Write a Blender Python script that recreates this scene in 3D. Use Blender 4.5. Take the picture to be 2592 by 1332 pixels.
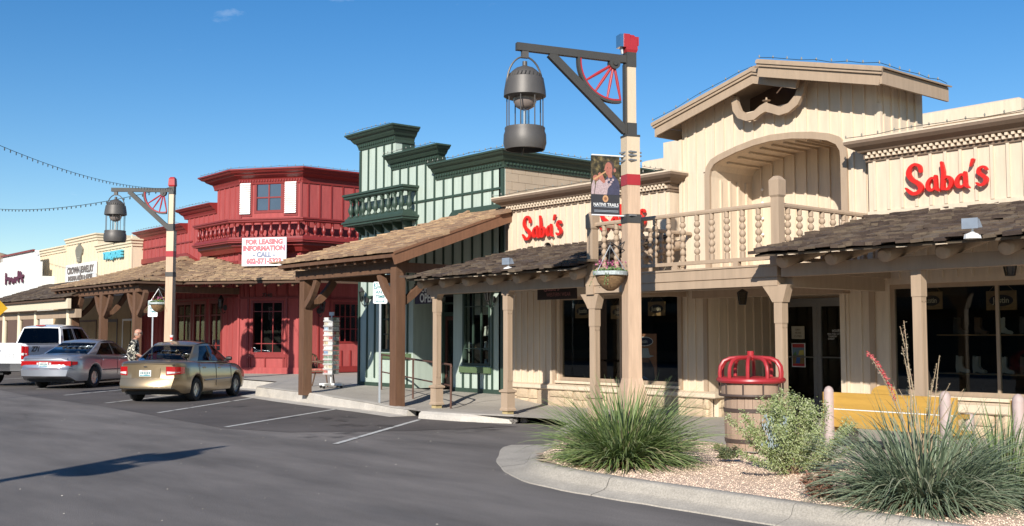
import bpy, bmesh, math, random
from math import sin, cos, pi, radians, sqrt, atan2, hypot
from mathutils import Vector as V, Matrix
random.seed(7)
for o in list(bpy.data.objects): bpy.data.objects.remove(o)
sc = bpy.context.scene
COL = sc.collection
R = random.uniform

# ------------------------------------------------------------------ camera
FOC, PCX, PCY, HC = 2720.0, 1296.0, 666.0, 1.6
TH = math.atan(184/FOC); AZ = radians(39.55)
FWD0 = V((-cos(AZ), sin(AZ), 0)); RT = V((sin(AZ), cos(AZ), 0)); UP0 = V((0, 0, 1))
FWD = FWD0*cos(TH)+UP0*sin(TH); UPV = UP0*cos(TH)-FWD0*sin(TH)
CAM = V((0, 0, HC))
cam = bpy.data.cameras.new('camera'); cam.sensor_width = 36; cam.lens = 36*FOC/2592
cam.clip_end = 3000; cam.clip_start = .1
camo = bpy.data.objects.new('camera', cam); COL.objects.link(camo)
m = Matrix((RT, UPV, -FWD)).transposed().to_4x4(); m.translation = CAM
camo.matrix_world = m
sc.camera = camo
sc.render.resolution_x = 1024; sc.render.resolution_y = 526

# ------------------------------------------------------------------ sky and sun
SUN = V((.70, -1, .60)).normalized()
el = math.asin(SUN.z); az = atan2(SUN.x, SUN.y)
w = bpy.data.worlds.new('World'); sc.world = w; w.use_nodes = True
nt = w.node_tree; N = nt.nodes; L = nt.links
bg = N['Background']
sky = N.new('ShaderNodeTexSky'); sky.sky_type = 'NISHITA'; sky.sun_disc = False
sky.sun_elevation = el; sky.sun_rotation = az; sky.altitude = 400
sky.air_density = 1.0; sky.dust_density = .12; sky.ozone_density = 2.2
tc = N.new('ShaderNodeTexCoord'); mp = N.new('ShaderNodeMapping'); mp.inputs['Scale'].default_value = (3.2, 3.2, 9)
nz = N.new('ShaderNodeTexNoise'); nz.inputs['Scale'].default_value = 2.1; nz.inputs['Detail'].default_value = 7; nz.inputs['Roughness'].default_value = .62
rp = N.new('ShaderNodeMapRange'); rp.inputs['From Min'].default_value = .66; rp.inputs['From Max'].default_value = .86; rp.inputs['To Max'].default_value = .5
mx = N.new('ShaderNodeMixRGB'); mx.inputs['Color2'].default_value = (7.5, 8.3, 9.2, 1)
L.new(tc.outputs['Generated'], mp.inputs[0]); L.new(mp.outputs[0], nz.inputs['Vector']); L.new(nz.outputs['Fac'], rp.inputs['Value'])
hs = N.new('ShaderNodeHueSaturation'); hs.inputs['Saturation'].default_value = 1.38
hs.inputs['Hue'].default_value = .505; hs.inputs['Value'].default_value = 1.0
L.new(sky.outputs[0], hs.inputs['Color'])
L.new(rp.outputs[0], mx.inputs['Fac']); L.new(hs.outputs[0], mx.inputs['Color1']); L.new(mx.outputs[0], bg.inputs['Color'])
bg.inputs['Strength'].default_value = .095
sl = bpy.data.lights.new('sun', 'SUN'); sl.energy = 5.0; sl.angle = radians(.5); sl.color = (1, .945, .86)
so = bpy.data.objects.new('sun', sl); COL.objects.link(so)
so.rotation_euler = SUN.to_track_quat('Z', 'Y').to_euler(); so.location = (20, -30, 30)
sc.view_settings.view_transform = 'Standard'; sc.view_settings.look = 'None'
sc.view_settings.exposure = .38; sc.view_settings.gamma = 1; sc.view_settings.use_curve_mapping = False
sc.render.engine = 'CYCLES'

# ------------------------------------------------------------------ anchors: a direction seen from the camera met with a real plane
def ray(x, y): return FWD+RT*((x-PCX)/FOC)-UPV*((y-PCY)/FOC)
def PY(x, y, Y): d = ray(x, y); return CAM+d*((Y-CAM.y)/d.y)
def PX(x, y, X): d = ray(x, y); return CAM+d*((X-CAM.x)/d.x)
def PZ(x, y, Z): d = ray(x, y); return CAM+d*((Z-CAM.z)/d.z)
def PT(x, y, t): return CAM+ray(x, y)*t
def PP(x, y, A, B):
    n = V((B[1]-A[1], -(B[0]-A[0]), 0)); d = ray(x, y); A = V((A[0], A[1], 0))
    return CAM+d*((A-CAM).dot(n)/d.dot(n))

# ------------------------------------------------------------------ materials
MATS = {}
def mat(name, col, rough=.75, var=.10, scale=3.0, stretch=(1, 1, 1), bump=.15, bscale=30, metal=0, dirt=0, dcol=(.12, .09, .07), orand=.0, island=0, coat=0, fine=0, spec=.5):
    if name in MATS: return MATS[name]
    m = bpy.data.materials.new(name); m.use_nodes = True; MATS[name] = m
    nt = m.node_tree; N = nt.nodes; L = nt.links; b = N['Principled BSDF']
    b.inputs['Roughness'].default_value = rough; b.inputs['Metallic'].default_value = metal
    b.inputs['Specular IOR Level'].default_value = spec
    if coat: b.inputs['Coat Weight'].default_value = coat; b.inputs['Coat Roughness'].default_value = .05
    g = N.new('ShaderNodeNewGeometry'); mp = N.new('ShaderNodeMapping'); mp.inputs['Scale'].default_value = stretch
    L.new(g.outputs['Position'], mp.inputs['Vector'])
    n1 = N.new('ShaderNodeTexNoise'); n1.inputs['Scale'].default_value = scale; n1.inputs['Detail'].default_value = 6; n1.inputs['Roughness'].default_value = .6
    L.new(mp.outputs[0], n1.inputs['Vector'])
    hs = N.new('ShaderNodeHueSaturation'); hs.inputs['Color'].default_value = (*col, 1)
    mr = N.new('ShaderNodeMapRange'); mr.inputs['From Min'].default_value = .3; mr.inputs['From Max'].default_value = .7
    mr.inputs['To Min'].default_value = 1-var; mr.inputs['To Max'].default_value = 1+var
    L.new(n1.outputs['Fac'], mr.inputs['Value'])
    val = mr.outputs[0]
    def mul(a, b_):
        q = N.new('ShaderNodeMath'); q.operation = 'MULTIPLY'; L.new(a, q.inputs[0]); L.new(b_, q.inputs[1]); return q.outputs[0]
    if orand or island:
        oi = N.new('ShaderNodeObjectInfo'); q = N.new('ShaderNodeMath'); q.operation = 'ADD'
        L.new(oi.outputs['Random'], q.inputs[0])
        if island: L.new(g.outputs['Random Per Island'], q.inputs[1])
        else: q.inputs[1].default_value = 0
        f = N.new('ShaderNodeMath'); f.operation = 'FRACT'; L.new(q.outputs[0], f.inputs[0])
        r2 = N.new('ShaderNodeMapRange'); a = orand or island
        r2.inputs['To Min'].default_value = 1-a; r2.inputs['To Max'].default_value = 1+a
        L.new(f.outputs[0], r2.inputs['Value']); val = mul(val, r2.outputs[0])
        r3 = N.new('ShaderNodeMapRange'); r3.inputs['To Min'].default_value = .5-.03*a; r3.inputs['To Max'].default_value = .5+.03*a
        L.new(f.outputs[0], r3.inputs['Value']); L.new(r3.outputs[0], hs.inputs['Hue'])
    if fine:
        n3 = N.new('ShaderNodeTexNoise'); n3.inputs['Scale'].default_value = fine; n3.inputs['Detail'].default_value = 3
        L.new(g.outputs['Position'], n3.inputs['Vector'])
        r4 = N.new('ShaderNodeMapRange'); r4.inputs['From Min'].default_value = .3; r4.inputs['From Max'].default_value = .7
        r4.inputs['To Min'].default_value = .8; r4.inputs['To Max'].default_value = 1.2
        L.new(n3.outputs['Fac'], r4.inputs['Value']); val = mul(val, r4.outputs[0])
    L.new(val, hs.inputs['Value'])
    out = hs.outputs[0]
    if dirt:
        n2 = N.new('ShaderNodeTexNoise'); n2.inputs['Scale'].default_value = scale*.7; n2.inputs['Detail'].default_value = 9; n2.inputs['Roughness'].default_value = .7
        L.new(mp.outputs[0], n2.inputs['Vector'])
        r = N.new('ShaderNodeMapRange'); r.inputs['From Min'].default_value = .54; r.inputs['From Max'].default_value = .8; r.inputs['To Max'].default_value = dirt
        L.new(n2.outputs['Fac'], r.inputs['Value'])
        x = N.new('ShaderNodeMixRGB'); x.inputs['Color2'].default_value = (*dcol, 1); L.new(r.outputs[0], x.inputs['Fac']); L.new(out, x.inputs['Color1']); out = x.outputs[0]
    L.new(out, b.inputs['Base Color'])
    if bump:
        nb = N.new('ShaderNodeTexNoise'); nb.inputs['Scale'].default_value = bscale; nb.inputs['Detail'].default_value = 4
        L.new(mp.outputs[0], nb.inputs['Vector'])
        bp = N.new('ShaderNodeBump'); bp.inputs['Strength'].default_value = bump; bp.inputs['Distance'].default_value = .01
        L.new(nb.outputs['Fac'], bp.inputs['Height']); L.new(bp.outputs[0], b.inputs['Normal'])
    return m

VS = (6, 6, .7)      # streaks that run up and down a wall
cream = mat('cream_paint', (.65, .53, .395), .8, .08, 2, VS, .16, 12, dirt=.35, dcol=(.42, .32, .22))
tan = mat('tan_paint', (.385, .283, .195), .75, .08, 2, VS, .12, 12, dirt=.35, dcol=(.24, .17, .12))
redp = mat('red_wall_paint', (.35, .064, .060), .8, .12, 1.5, VS, .25, 25, dirt=.55, dcol=(.46, .15, .13))
redt = mat('red_trim_paint', (.215, .024, .022), .42, .08, 2, VS, .08, 12)
greenp = mat('pale_green_paint', (.43, .505, .435), .8, .09, 1.5, VS, .25, 25, dirt=.45, dcol=(.30, .37, .31))
greent = mat('dark_green_trim_paint', (.036, .062, .045), .5, .1, 2, VS, .08, 12)
creamj = mat('pale_yellow_paint', (.69, .585, .42), .8, .05, 2, VS, .1, 12)
whitep = mat('white_paint', (.78, .77, .73), .6, .04, 2, VS, .1, 12)
cmu = mat('tan_block_paint', (.43, .335, .24), .85, .08, 2, (1, 1, 1), .3, 40)
brownw = mat('brown_timber', (.125, .062, .033), .75, .2, 2, VS, .3, 14, dirt=.3, dcol=(.22, .16, .1))
shake_d = mat('weathered_shake', (.092, .064, .045), .9, .25, 9, (1, 1, 1), .5, 60, island=.5)
shake_t = mat('cedar_shake', (.36, .235, .14), .85, .18, 9, (1, 1, 1), .4, 60, island=.32)
shake_b = mat('brown_shake', (.30, .20, .12), .85, .18, 9, (1, 1, 1), .4, 60, island=.3)
asph = mat('asphalt', (.158, .140, .126), .88, .38, .8, (.35, 1.2, 1), .6, 120, dirt=.75, dcol=(.092, .088, .086), fine=70)
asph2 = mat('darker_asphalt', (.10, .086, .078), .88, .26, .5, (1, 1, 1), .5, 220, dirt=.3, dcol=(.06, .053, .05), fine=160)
conc = mat('concrete', (.40, .365, .315), .85, .1, 1.2, (1, 1, 1), .3, 120, dirt=.35, dcol=(.26, .235, .2), fine=90)
conk = mat('kerb_concrete', (.50, .46, .40), .85, .12, 2.2, (1, 1, 1), .4, 90, dirt=.5, dcol=(.17, .155, .14), fine=70)
stone = mat('pale_stone', (.52, .40, .27), .85, .1, 6, (1, 1, 1), .6, 30, orand=.12)
kerbd = mat('stained_kerb_concrete', (.40, .36, .30), .85, .16, 1.6, (1, 1, 1), .5, 90, dirt=.75, dcol=(.15, .138, .125), fine=60)
gravelg = mat('pink_gravel_ground', (.60, .44, .32), .9, .15, 5, (1, 1, 1), .6, 90, fine=120)
pebm = mat('pink_pebble', (.72, .55, .42), .85, .1, 9, (1, 1, 1), .1, 60, island=.35)
ironm = mat('dark_iron', (.045, .042, .04), .5, .1, 5, (1, 1, 1), .1, 40, metal=.3)
lampm = mat('grey_lamp_paint', (.105, .096, .088), .52, .10, 5, (1, 1, 1), .08, 40, metal=.3)
beamm = mat('charcoal_paint', (.05, .047, .042), .55, .08, 5, (1, 1, 1), .08, 40)
postc = mat('cream_post_paint', (.60, .475, .33), .6, .05, 5, VS, .1, 20)
postw = mat('raw_pink_timber', (.53, .37, .25), .75, .12, 3, (9, 9, .8), .3, 20, dirt=.2, dcol=(.4, .22, .14))
redl = mat('red_enamel', (.36, .025, .03), .38, .06, 5, (1, 1, 1), .05, 40)
signred = mat('sign_red', (.62, .018, .012), .5, .04, 5, (1, 1, 1), .03, 30)
signshade = mat('sign_side_red', (.30, .02, .015), .55, .04, 5, (1, 1, 1), .03, 30)
linem = mat('road_line_paint', (.55, .54, .50), .8, .12, 6, (1, 1, 1), .3, 150, dirt=.6, dcol=(.14, .13, .12))
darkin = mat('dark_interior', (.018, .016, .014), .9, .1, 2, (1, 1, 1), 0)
tyre = mat('tyre_rubber', (.02, .02, .02), .8, .1, 20, (1, 1, 1), .2, 80)
alum = mat('aluminium', (.34, .35, .35), .4, .05, 20, (1, 1, 1), .05, 80, metal=.6)
chromem = mat('chrome', (.7, .7, .7), .15, .02, 20, (1, 1, 1), 0, metal=1)
black = mat('black_plastic', (.015, .015, .015), .5, .05, 10, (1, 1, 1), 0)
whitesign = mat('white_sign_face', (.78, .78, .76), .5, .03, 4, (1, 1, 1), 0)
skin = mat('skin', (.50, .25, .17), .55, .06, 20, (1, 1, 1), .05, 90)

def glassmat(name, tint, refl=1.0, rough=.01, alpha=.25):
    """a real pane: mirrors by angle (Fresnel), lets the rest through with a tint"""
    m = bpy.data.materials.new(name); m.use_nodes = True; MATS[name] = m
    nt = m.node_tree; N = nt.nodes; L = nt.links; out = N['Material Output']; N.remove(N['Principled BSDF'])
    g = N.new('ShaderNodeNewGeometry'); dt = N.new('ShaderNodeVectorMath'); dt.operation = 'DOT_PRODUCT'; L.new(g.outputs['Normal'], dt.inputs[0]); L.new(g.outputs['Incoming'], dt.inputs[1])
    def mt(op, a, b=None):
        q = N.new('ShaderNodeMath'); q.operation = op
        for i, v in enumerate((a, b)):
            if v is None: continue
            if isinstance(v, (int, float)): q.inputs[i].default_value = v
            else: L.new(v, q.inputs[i])
        return q.outputs[0]
    f5 = mt('POWER', mt('SUBTRACT', 1.0, mt('MINIMUM', mt('ABSOLUTE', dt.outputs['Value']), 1.0)), 5.0)
    class _o: pass
    mu = _o(); mu.outputs = [mt('MULTIPLY', mt('ADD', .043, mt('MULTIPLY', f5, .95)), refl)]
    tr = N.new('ShaderNodeBsdfTransparent'); tr.inputs[0].default_value = (*tint, 1)
    gl = N.new('ShaderNodeBsdfGlossy'); gl.inputs['Roughness'].default_value = rough; gl.inputs[0].default_value = (.9, .95, 1, 1)
    mx = N.new('ShaderNodeMixShader'); L.new(mu.outputs[0], mx.inputs[0]); L.new(tr.outputs[0], mx.inputs[1]); L.new(gl.outputs[0], mx.inputs[2])
    L.new(mx.outputs[0], out.inputs[0]); return m
glass = glassmat('shop_window_glass', (.80, .82, .80), .85)
carglass = glassmat('tinted_car_glass', (.26, .27, .26), .9)
truckglass = glassmat('dark_truck_glass', (.03, .03, .03), .5)
trimbr = mat('brown_cornice_paint', (.20, .138, .095), .75, .08, 2, VS, .12, 12, dirt=.2, dcol=(.14, .1, .07))
bluegl = mat('blue_grey_window_glass', (.06, .085, .12), .08, .1, 1.5, (1, 1, 1), 0, spec=.8)
lampglass = glassmat('lamp_glass', (.85, .85, .83), 1.5)

# ------------------------------------------------------------------ mesh building
class MB:
    def __init__(s): s.v = []; s.f = []
    def add(s, vs, fs):
        n = len(s.v); s.v += [tuple(p) for p in vs]; s.f += [tuple(i+n for i in f) for f in fs]
    def box(s, x0, x1, y0, y1, z0, z1, M=None):
        vs = [V((x, y, z)) for z in (z0, z1) for x, y in ((x0, y0), (x1, y0), (x1, y1), (x0, y1))]
        if M is not None: vs = [M @ p for p in vs]
        s.add(vs, [(3, 2, 1, 0), (4, 5, 6, 7), (0, 1, 5, 4), (1, 2, 6, 5), (2, 3, 7, 6), (3, 0, 4, 7)]); return s
    def cbox(s, c, d, M=None):
        return s.box(c[0]-d[0]/2, c[0]+d[0]/2, c[1]-d[1]/2, c[1]+d[1]/2, c[2]-d[2]/2, c[2]+d[2]/2, M)
    def beam(s, a, b, w, h, up=(0, 0, 1)):
        a = V(a); b = V(b); d = (b-a); l = d.length; d.normalize(); u = V(up)
        sd = d.cross(u); sd = sd.normalized() if sd.length > 1e-6 else V((1, 0, 0)); u = sd.cross(d).normalized()
        M = Matrix((d, sd, u)).transposed().to_4x4(); M.translation = a
        return s.box(0, l, -w/2, w/2, -h/2, h/2, M)
    def prism(s, poly, M, t):
        """poly in local xy, thickness t along local z"""
        n = len(poly); vs = [M @ V((p[0], p[1], 0)) for p in poly]+[M @ V((p[0], p[1], t)) for p in poly]
        s.add(vs, [tuple(range(n-1, -1, -1)), tuple(range(n, 2*n))]+[(i, (i+1) % n, n+(i+1) % n, n+i) for i in range(n)]); return s
    def tube(s, pts, r, n=8, cap=True):
        pts = [V(p) for p in pts]; rs = r if isinstance(r, (list, tuple)) else [r]*len(pts); vs = []; fs = []
        prev = None
        for i, p in enumerate(pts):
            d = (pts[min(i+1, len(pts)-1)]-pts[max(i-1, 0)]).normalized()
            if prev is None: a = d.cross(V((0, 0, 1))); a = a.normalized() if a.length > 1e-4 else V((1, 0, 0))
            else: a = (prev-d*prev.dot(d)).normalized()
            prev = a; b = d.cross(a)
            vs += [p+(a*cos(2*pi*k/n)+b*sin(2*pi*k/n))*rs[i] for k in range(n)]
        for i in range(len(pts)-1):
            for k in range(n): fs.append((i*n+k, i*n+(k+1) % n, (i+1)*n+(k+1) % n, (i+1)*n+k))
        if cap: fs += [tuple(range(n-1, -1, -1)), tuple(range(len(vs)-n, len(vs)))]
        s.add(vs, fs); return s
    def lathe(s, prof, c=(0, 0, 0), n=16, M=None):
        vs = []; fs = []; c = V(c)
        for r, z in prof: vs += [c+V((r*cos(2*pi*k/n), r*sin(2*pi*k/n), z)) for k in range(n)]
        for i in range(len(prof)-1):
            for k in range(n): fs.append((i*n+k, i*n+(k+1) % n, (i+1)*n+(k+1) % n, (i+1)*n+k))
        if prof[0][0] > 1e-4: fs.append(tuple(range(n-1, -1, -1)))
        if prof[-1][0] > 1e-4: fs.append(tuple(range(len(vs)-n, len(vs))))
        if M is not None: vs = [M @ p for p in vs]
        s.add(vs, fs); return s
    def sweep(s, path, prof, cap=True, close=False):
        """prof = closed (out, z) outline swept along a level path; out = to the right of travel"""
        P = [V((p[0], p[1])) for p in path]; zz = [(p[2] if len(p) > 2 else 0) for p in path]; n = len(prof); vs = []; fs = []
        for i, p in enumerate(P):
            if close: a, b = P[i]-P[i-1], P[(i+1) % len(P)]-P[i]
            else:
                a = P[i]-P[i-1] if i else P[1]-P[0]; b = P[i+1]-P[i] if i < len(P)-1 else P[-1]-P[-2]
            a = a.normalized(); b = b.normalized()
            na = V((a.y, -a.x)); nb = V((b.y, -b.x)); mt = (na+nb); mt.normalize(); k = 1/max(.35, mt.dot(na))
            vs += [V((p.x+mt.x*k*o, p.y+mt.y*k*o, zz[i]+z)) for o, z in prof]
        m = len(P); rng = range(m) if close else range(m-1)
        for i in rng:
            j = (i+1) % m
            for k in range(n): fs.append((i*n+k, i*n+(k+1) % n, j*n+(k+1) % n, j*n+k))
        if cap and not close: fs += [tuple(range(n-1, -1, -1)), tuple(range((m-1)*n, m*n))]
        s.add(vs, fs); return s
    def wall(s, A, B, z0, z1, th, holes=(), out=1):
        """wall slab from A to B (plan), thickness th behind the face, rectangular holes (u0,u1,z0,z1)"""
        A = V((A[0], A[1], 0)); B = V((B[0], B[1], 0)); d = (B-A); l = d.length; d.normalize()
        M = Matrix((d, V((-d.y, d.x, 0)), V((0, 0, 1)))).transposed().to_4x4(); M.translation = A
        us = sorted({0, l, *[min(max(h[i], 0), l) for h in holes for i in (0, 1)]}); zs = sorted({z0, z1, *[min(max(h[i], z0), z1) for h in holes for i in (2, 3)]})
        for i in range(len(us)-1):
            j = 0
            while j < len(zs)-1:
                def hole(k):
                    cu = (us[i]+us[i+1])/2; cz = (zs[k]+zs[k+1])/2
                    return any(h[0] < cu < h[1] and h[2] < cz < h[3] for h in holes)
                if hole(j): j += 1; continue
                e = j
                while e+1 < len(zs)-1 and not hole(e+1): e += 1
                s.box(us[i], us[i+1], 0, th, zs[j], zs[e+1], M); j = e+1
        return s
    def mesh(s, name, mt, smooth=False):
        me = bpy.data.meshes.new(name); me.from_pydata(s.v, [], s.f); me.update()
        mts = mt if isinstance(mt, (list, tuple)) else [mt]
        for q in mts: me.materials.append(q)
        bm = bmesh.new(); bm.from_mesh(me); bmesh.ops.recalc_face_normals(bm, faces=bm.faces); bm.to_mesh(me); bm.free()
        if smooth:
            me.polygons.foreach_set('use_smooth', [True]*len(me.polygons))
            try: me.set_sharp_from_angle(angle=radians(40))
            except Exception: pass
        return me

def tag(o, label=None, cat=None, group=None, kind=None):
    if label: o['label'] = label
    if cat: o['category'] = cat
    if group: o['group'] = group
    if kind: o['kind'] = kind
    return o
def thing(name, loc, label, cat, group=None, rz=0):
    o = bpy.data.objects.new(name, None); COL.objects.link(o); o.location = loc; o.rotation_euler = (0, 0, rz); o.empty_display_size = .2
    o['_w'] = 0
    return tag(o, label, cat, group)
def EM(o): return Matrix.Translation(o.location) @ o.rotation_euler.to_matrix().to_4x4()
def link(name, me, parent=None, world=True):
    o = bpy.data.objects.new(name, me); COL.objects.link(o)
    if parent is not None:
        o.parent = parent
        if world and parent.type == 'EMPTY': o.matrix_parent_inverse = EM(parent).inverted()
    return o
def part(name, mb, mt, parent=None, world=True, smooth=False, kind=None, label=None):
    o = link(name, mb.mesh(name, mt, smooth), parent, world)
    return tag(o, label, kind=kind)
def solo(name, mb, mt, label, cat, group=None, smooth=False):
    """one-mesh thing with its origin at the base"""
    zs = [p[2] for p in mb.v]; c = V((sum(p[0] for p in mb.v)/len(mb.v), sum(p[1] for p in mb.v)/len(mb.v), min(zs)))
    mb.v = [tuple(V(p)-c) for p in mb.v]; o = link(name, mb.mesh(name, mt, smooth)); o.location = c
    return tag(o, label, cat, group)
CUBE = {}
def unit(mt, bev=0):
    k = mt.name
    if k not in CUBE: CUBE[k] = MB().box(-.5, .5, -.5, .5, -.5, .5).mesh('piece', mt)
    return CUBE[k]
def piece(name, c, d, mt, parent, rot=None, world=True):
    """a single board, slat, shingle ...: shared unit block scaled to size d, centred at c"""
    o = link(name, unit(mt), parent, world)
    M = Matrix.Translation(V(c)) @ (rot.to_4x4() if rot is not None else Matrix.Identity(4)) @ Matrix.Diagonal((d[0], d[1], d[2], 1))
    o.matrix_basis = M
    return o
def inst(name, me, parent, loc, rot=None, sc_=1, world=True):
    o = link(name, me, parent, world)
    S = sc_ if isinstance(sc_, (tuple, list)) else (sc_,)*3
    o.matrix_basis = Matrix.Translation(V(loc)) @ (rot.to_4x4() if rot is not None else Matrix.Identity(4)) @ Matrix.Diagonal((*S, 1)); return o
def rz(a): return Matrix.Rotation(a, 3, 'Z')
def frame(A, B):
    """wall frame: x along the wall, y into it, z up"""
    d = V((B[0]-A[0], B[1]-A[1], 0)).normalized()
    M = Matrix((d, V((-d.y, d.x, 0)), V((0, 0, 1)))).transposed().to_4x4(); M.translation = V((A[0], A[1], 0)); return M
def copy_tree(o, loc, rotz=None, label=None, group=None):
    r = o.copy(); COL.objects.link(r); r.location = loc
    if rotz is not None: r.rotation_euler = (0, 0, rotz)
    if label: r['label'] = label
    if group: r['group'] = group; o['group'] = group
    for ch in list(o.children):
        c = ch.copy(); COL.objects.link(c); c.parent = r
        for g in list(ch.children):
            q = g.copy(); COL.objects.link(q); q.parent = c
    return r
def text_mesh(s, size, ext=.004, mt=None, align='CENTER', bold=0.0, sx=1.0, shear=0):
    cu = bpy.data.curves.new('letters', 'FONT'); cu.body = s; cu.size = size; cu.extrude = ext; cu.align_x = align; cu.align_y = 'CENTER'
    cu.offset = bold; cu.shear = shear; cu.resolution_u = 3
    t = bpy.data.objects.new('letters_tmp', cu); COL.objects.link(t)
    bpy.context.view_layer.update()
    me = bpy.data.meshes.new_from_object(t.evaluated_get(bpy.context.evaluated_depsgraph_get()))
    bpy.data.objects.remove(t); me.materials.clear(); me.materials.append(mt)
    if sx != 1: me.transform(Matrix.Diagonal((sx, 1, 1, 1)))
    return me
def text(name, s, M, size, mt, parent, world=True, **k):
    """M: frame with x along the text, y up, z towards the reader"""
    me = text_mesh(s, size, mt=mt, **k)
    o = link(name, me, parent, world); o.matrix_basis = M; return o
def face(M, x, z, out):
    """text frame on a wall frame M (x along, y into, z up) at x, z, standing out by out"""
    return M @ Matrix(((1, 0, 0, x), (0, 0, -1, -out), (0, 1, 0, z), (0, 0, 0, 1)))
def battens(parent, A, B, z0, z1f, step, mt, w=.045, t=.028, name='batten', u0=None, u1=None, skip=()):
    M = frame(A, B); l = hypot(B[0]-A[0], B[1]-A[1]); Rm = M.to_3x3()
    u = (u0 if u0 is not None else step*.5); u1 = l if u1 is None else u1
    while u < u1-.02:
        if not any(a < u < b for a, b in skip):
            z1 = z1f(u) if callable(z1f) else z1f; zz = z0(u) if callable(z0) else z0
            if z1-zz > .05: piece(name, M @ V((u, -t/2, (zz+z1)/2)), (w, t, z1-zz), mt, parent, Rm)
        u += step
def dentils(parent, path, off, z0, h, w, gap, dep, mt, name='dentil'):
    for i in range(len(path)-1):
        A, B = path[i], path[i+1]; M = frame(A, B); l = hypot(B[0]-A[0], B[1]-A[1]); Rm = M.to_3x3(); u = w
        while u < l+off-.01:
            piece(name, M @ V((u-off*.5, -off-dep/2, z0+h/2)), (w, dep, h), mt, parent, Rm); u += w+gap
# ------------------------------------------------------------------ ground
def sheet(name, poly, z, mt, kind='structure', parent=None):
    mb = MB(); mb.add([(p[0], p[1], p[2] if len(p) > 2 else z) for p in poly], [tuple(range(len(poly)))])
    me = mb.mesh(name, mt); o = link(name, me, parent); tag(o, kind=kind); return o
sheet('road', [(-400, -300), (300, -300), (300, 300), (-400, 300)], 0, asph)
# darker parking pad along the kerb
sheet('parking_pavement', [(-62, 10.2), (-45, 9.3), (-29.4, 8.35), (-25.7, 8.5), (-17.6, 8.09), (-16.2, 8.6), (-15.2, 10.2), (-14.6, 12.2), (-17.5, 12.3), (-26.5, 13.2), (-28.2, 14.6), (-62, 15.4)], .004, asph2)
KZ = lambda x: .135 if x > -18.6 else (.135+.11*(min(1, (-18.6-x)/4.0)))
def HZ(x, y):
    m = min(1, max(0, (-17.4-x)/1.2)); r = min(1, max(0, (y-13.1)/2.0)); top = .285
    return KZ(x)+max(0, top-KZ(x))*m*r*r*(3-2*r)
KB = [(-62, 15.3), (-28.3, 14.6), (-26.5, 13.05), (-23.87, 12.68), (-21.4, 12.46), (-19.82, 12.36), (-17.95, 12.12)]
# pavement: strips between the kerb and the shop fronts, sloping gently
def pavement(name, pts, mt):
    mb = MB(); ys = [0, .03, .06, .09, .12, .15, .18, .22, 1]; n = len(ys)
    xs = []
    for (x0, ya, yb), (x1, yc, yd) in zip(pts, pts[1:]):
        k = max(1, int((x1-x0)/.6)) if -27 < x0 < -13 else 1
        for i in range(k): xs.append((x0+(x1-x0)*i/k, ya+(yc-ya)*i/k, yb))
    xs.append(pts[-1])
    for x, a, b in xs:
        for t in ys: y = a+(b-a)*t; mb.v.append((x, y, HZ(x, y)))
    for i in range(len(xs)-1):
        for k in range(n-1): mb.f.append((i*n+k, (i+1)*n+k, (i+1)*n+k+1, i*n+k+1))
    o = link(name, mb.mesh(name, mt)); tag(o, kind='structure'); return o
pave = pavement('sidewalk', [(-62, 15.3, 30), (-28.3, 14.6, 30), (-26.5, 13.05, 30), (-23.87, 12.68, 30), (-22.6, 12.6, 30), (-21.4, 12.46, 30), (-19.82, 12.36, 30), (-18.6, 12.2, 30), (-17.95, 12.12, 30), (-17.3, 12.0, 30), (-15.6, 12.35, 30), (-14.3, 12.7, 30), (-13.4, 12.3, 30), (-12.3, 11.0, 30), (-11.6, 11.0, 30), (-6, 11.0, 30), (4, 11.0, 30)], conc)
# expansion joints (real recesses would be 5 mm: thin dark strips of filler)
jm = mat('joint_filler', (.10, .09, .08), .9, .1, 5, (1, 1, 1), 0)
for i, x in enumerate([-27, -25.2, -23.4, -21.6, -19.9, -18.2, -16.5, -14.8, -13.1, -11.4, -9.7, -8, -6.3]):
    mb = MB(); y0 = 12.9 if x < -14 else 12.6; yy = [y0+(15.1-y0)*k/8 for k in range(9)]
    mb.add([(x+d, y, HZ(x, y)+.004) for y in yy for d in (0, .012)], [(2*k, 2*k+1, 2*k+3, 2*k+2) for k in range(8)])
    part('joint', mb, jm, pave)
# kerb: separate cast blocks
kerb = link('kerb', MB().sweep([(x, y, 0) for x, y in KB[:2]], [(.0, -.02), (.0, .23), (-.02, .248), (-.2, .25), (-.2, -.02)]).mesh('kerb', conk)); tag(kerb, kind='structure')
def kerbrun(pts, prof_h=0):
    mb = MB(); n = len(pts)
    P2 = [(x, y, KZ(x)+prof_h) for x, y in pts]
    mb.sweep(P2, [(.02, -.36), (.0, -.03), (-.03, .004), (-.2, .006), (-.2, -.36)])
    return mb
def seg(pts, a, b):
    """sub-run of a polyline between arc lengths a and b"""
    out = []; s = 0
    for (x0, y0), (x1, y1) in zip(pts, pts[1:]):
        l = hypot(x1-x0, y1-y0)
        for t in (a, b):
            pass
        if s+l > a and s < b:
            t0 = max(0, (a-s)/l); t1 = min(1, (b-s)/l)
            if not out: out.append((x0+(x1-x0)*t0, y0+(y1-y0)*t0))
            out.append((x0+(x1-x0)*t1, y0+(y1-y0)*t1))
        s += l
    return out
L0 = sum(hypot(b[0]-a[0], b[1]-a[1]) for a, b in zip(KB[1:], KB[2:]))
cuts = [0, 2.35, 4.3, 6.4, 8.0, 9.5, L0]
for a, b in zip(cuts, cuts[1:]):
    part('kerb_block', kerbrun(seg(KB[1:], a+.006, b-.006)), conk, kerb)
# pale gutter strip in front
gp = MB(); gp.sweep([(x, y, 0) for x, y in KB], [(.0, -.01), (.0, .016), (.38, .008), (.38, -.01)])
gutter = link('gutter', gp.mesh('gutter', conk)); tag(gutter, kind='structure')
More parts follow.
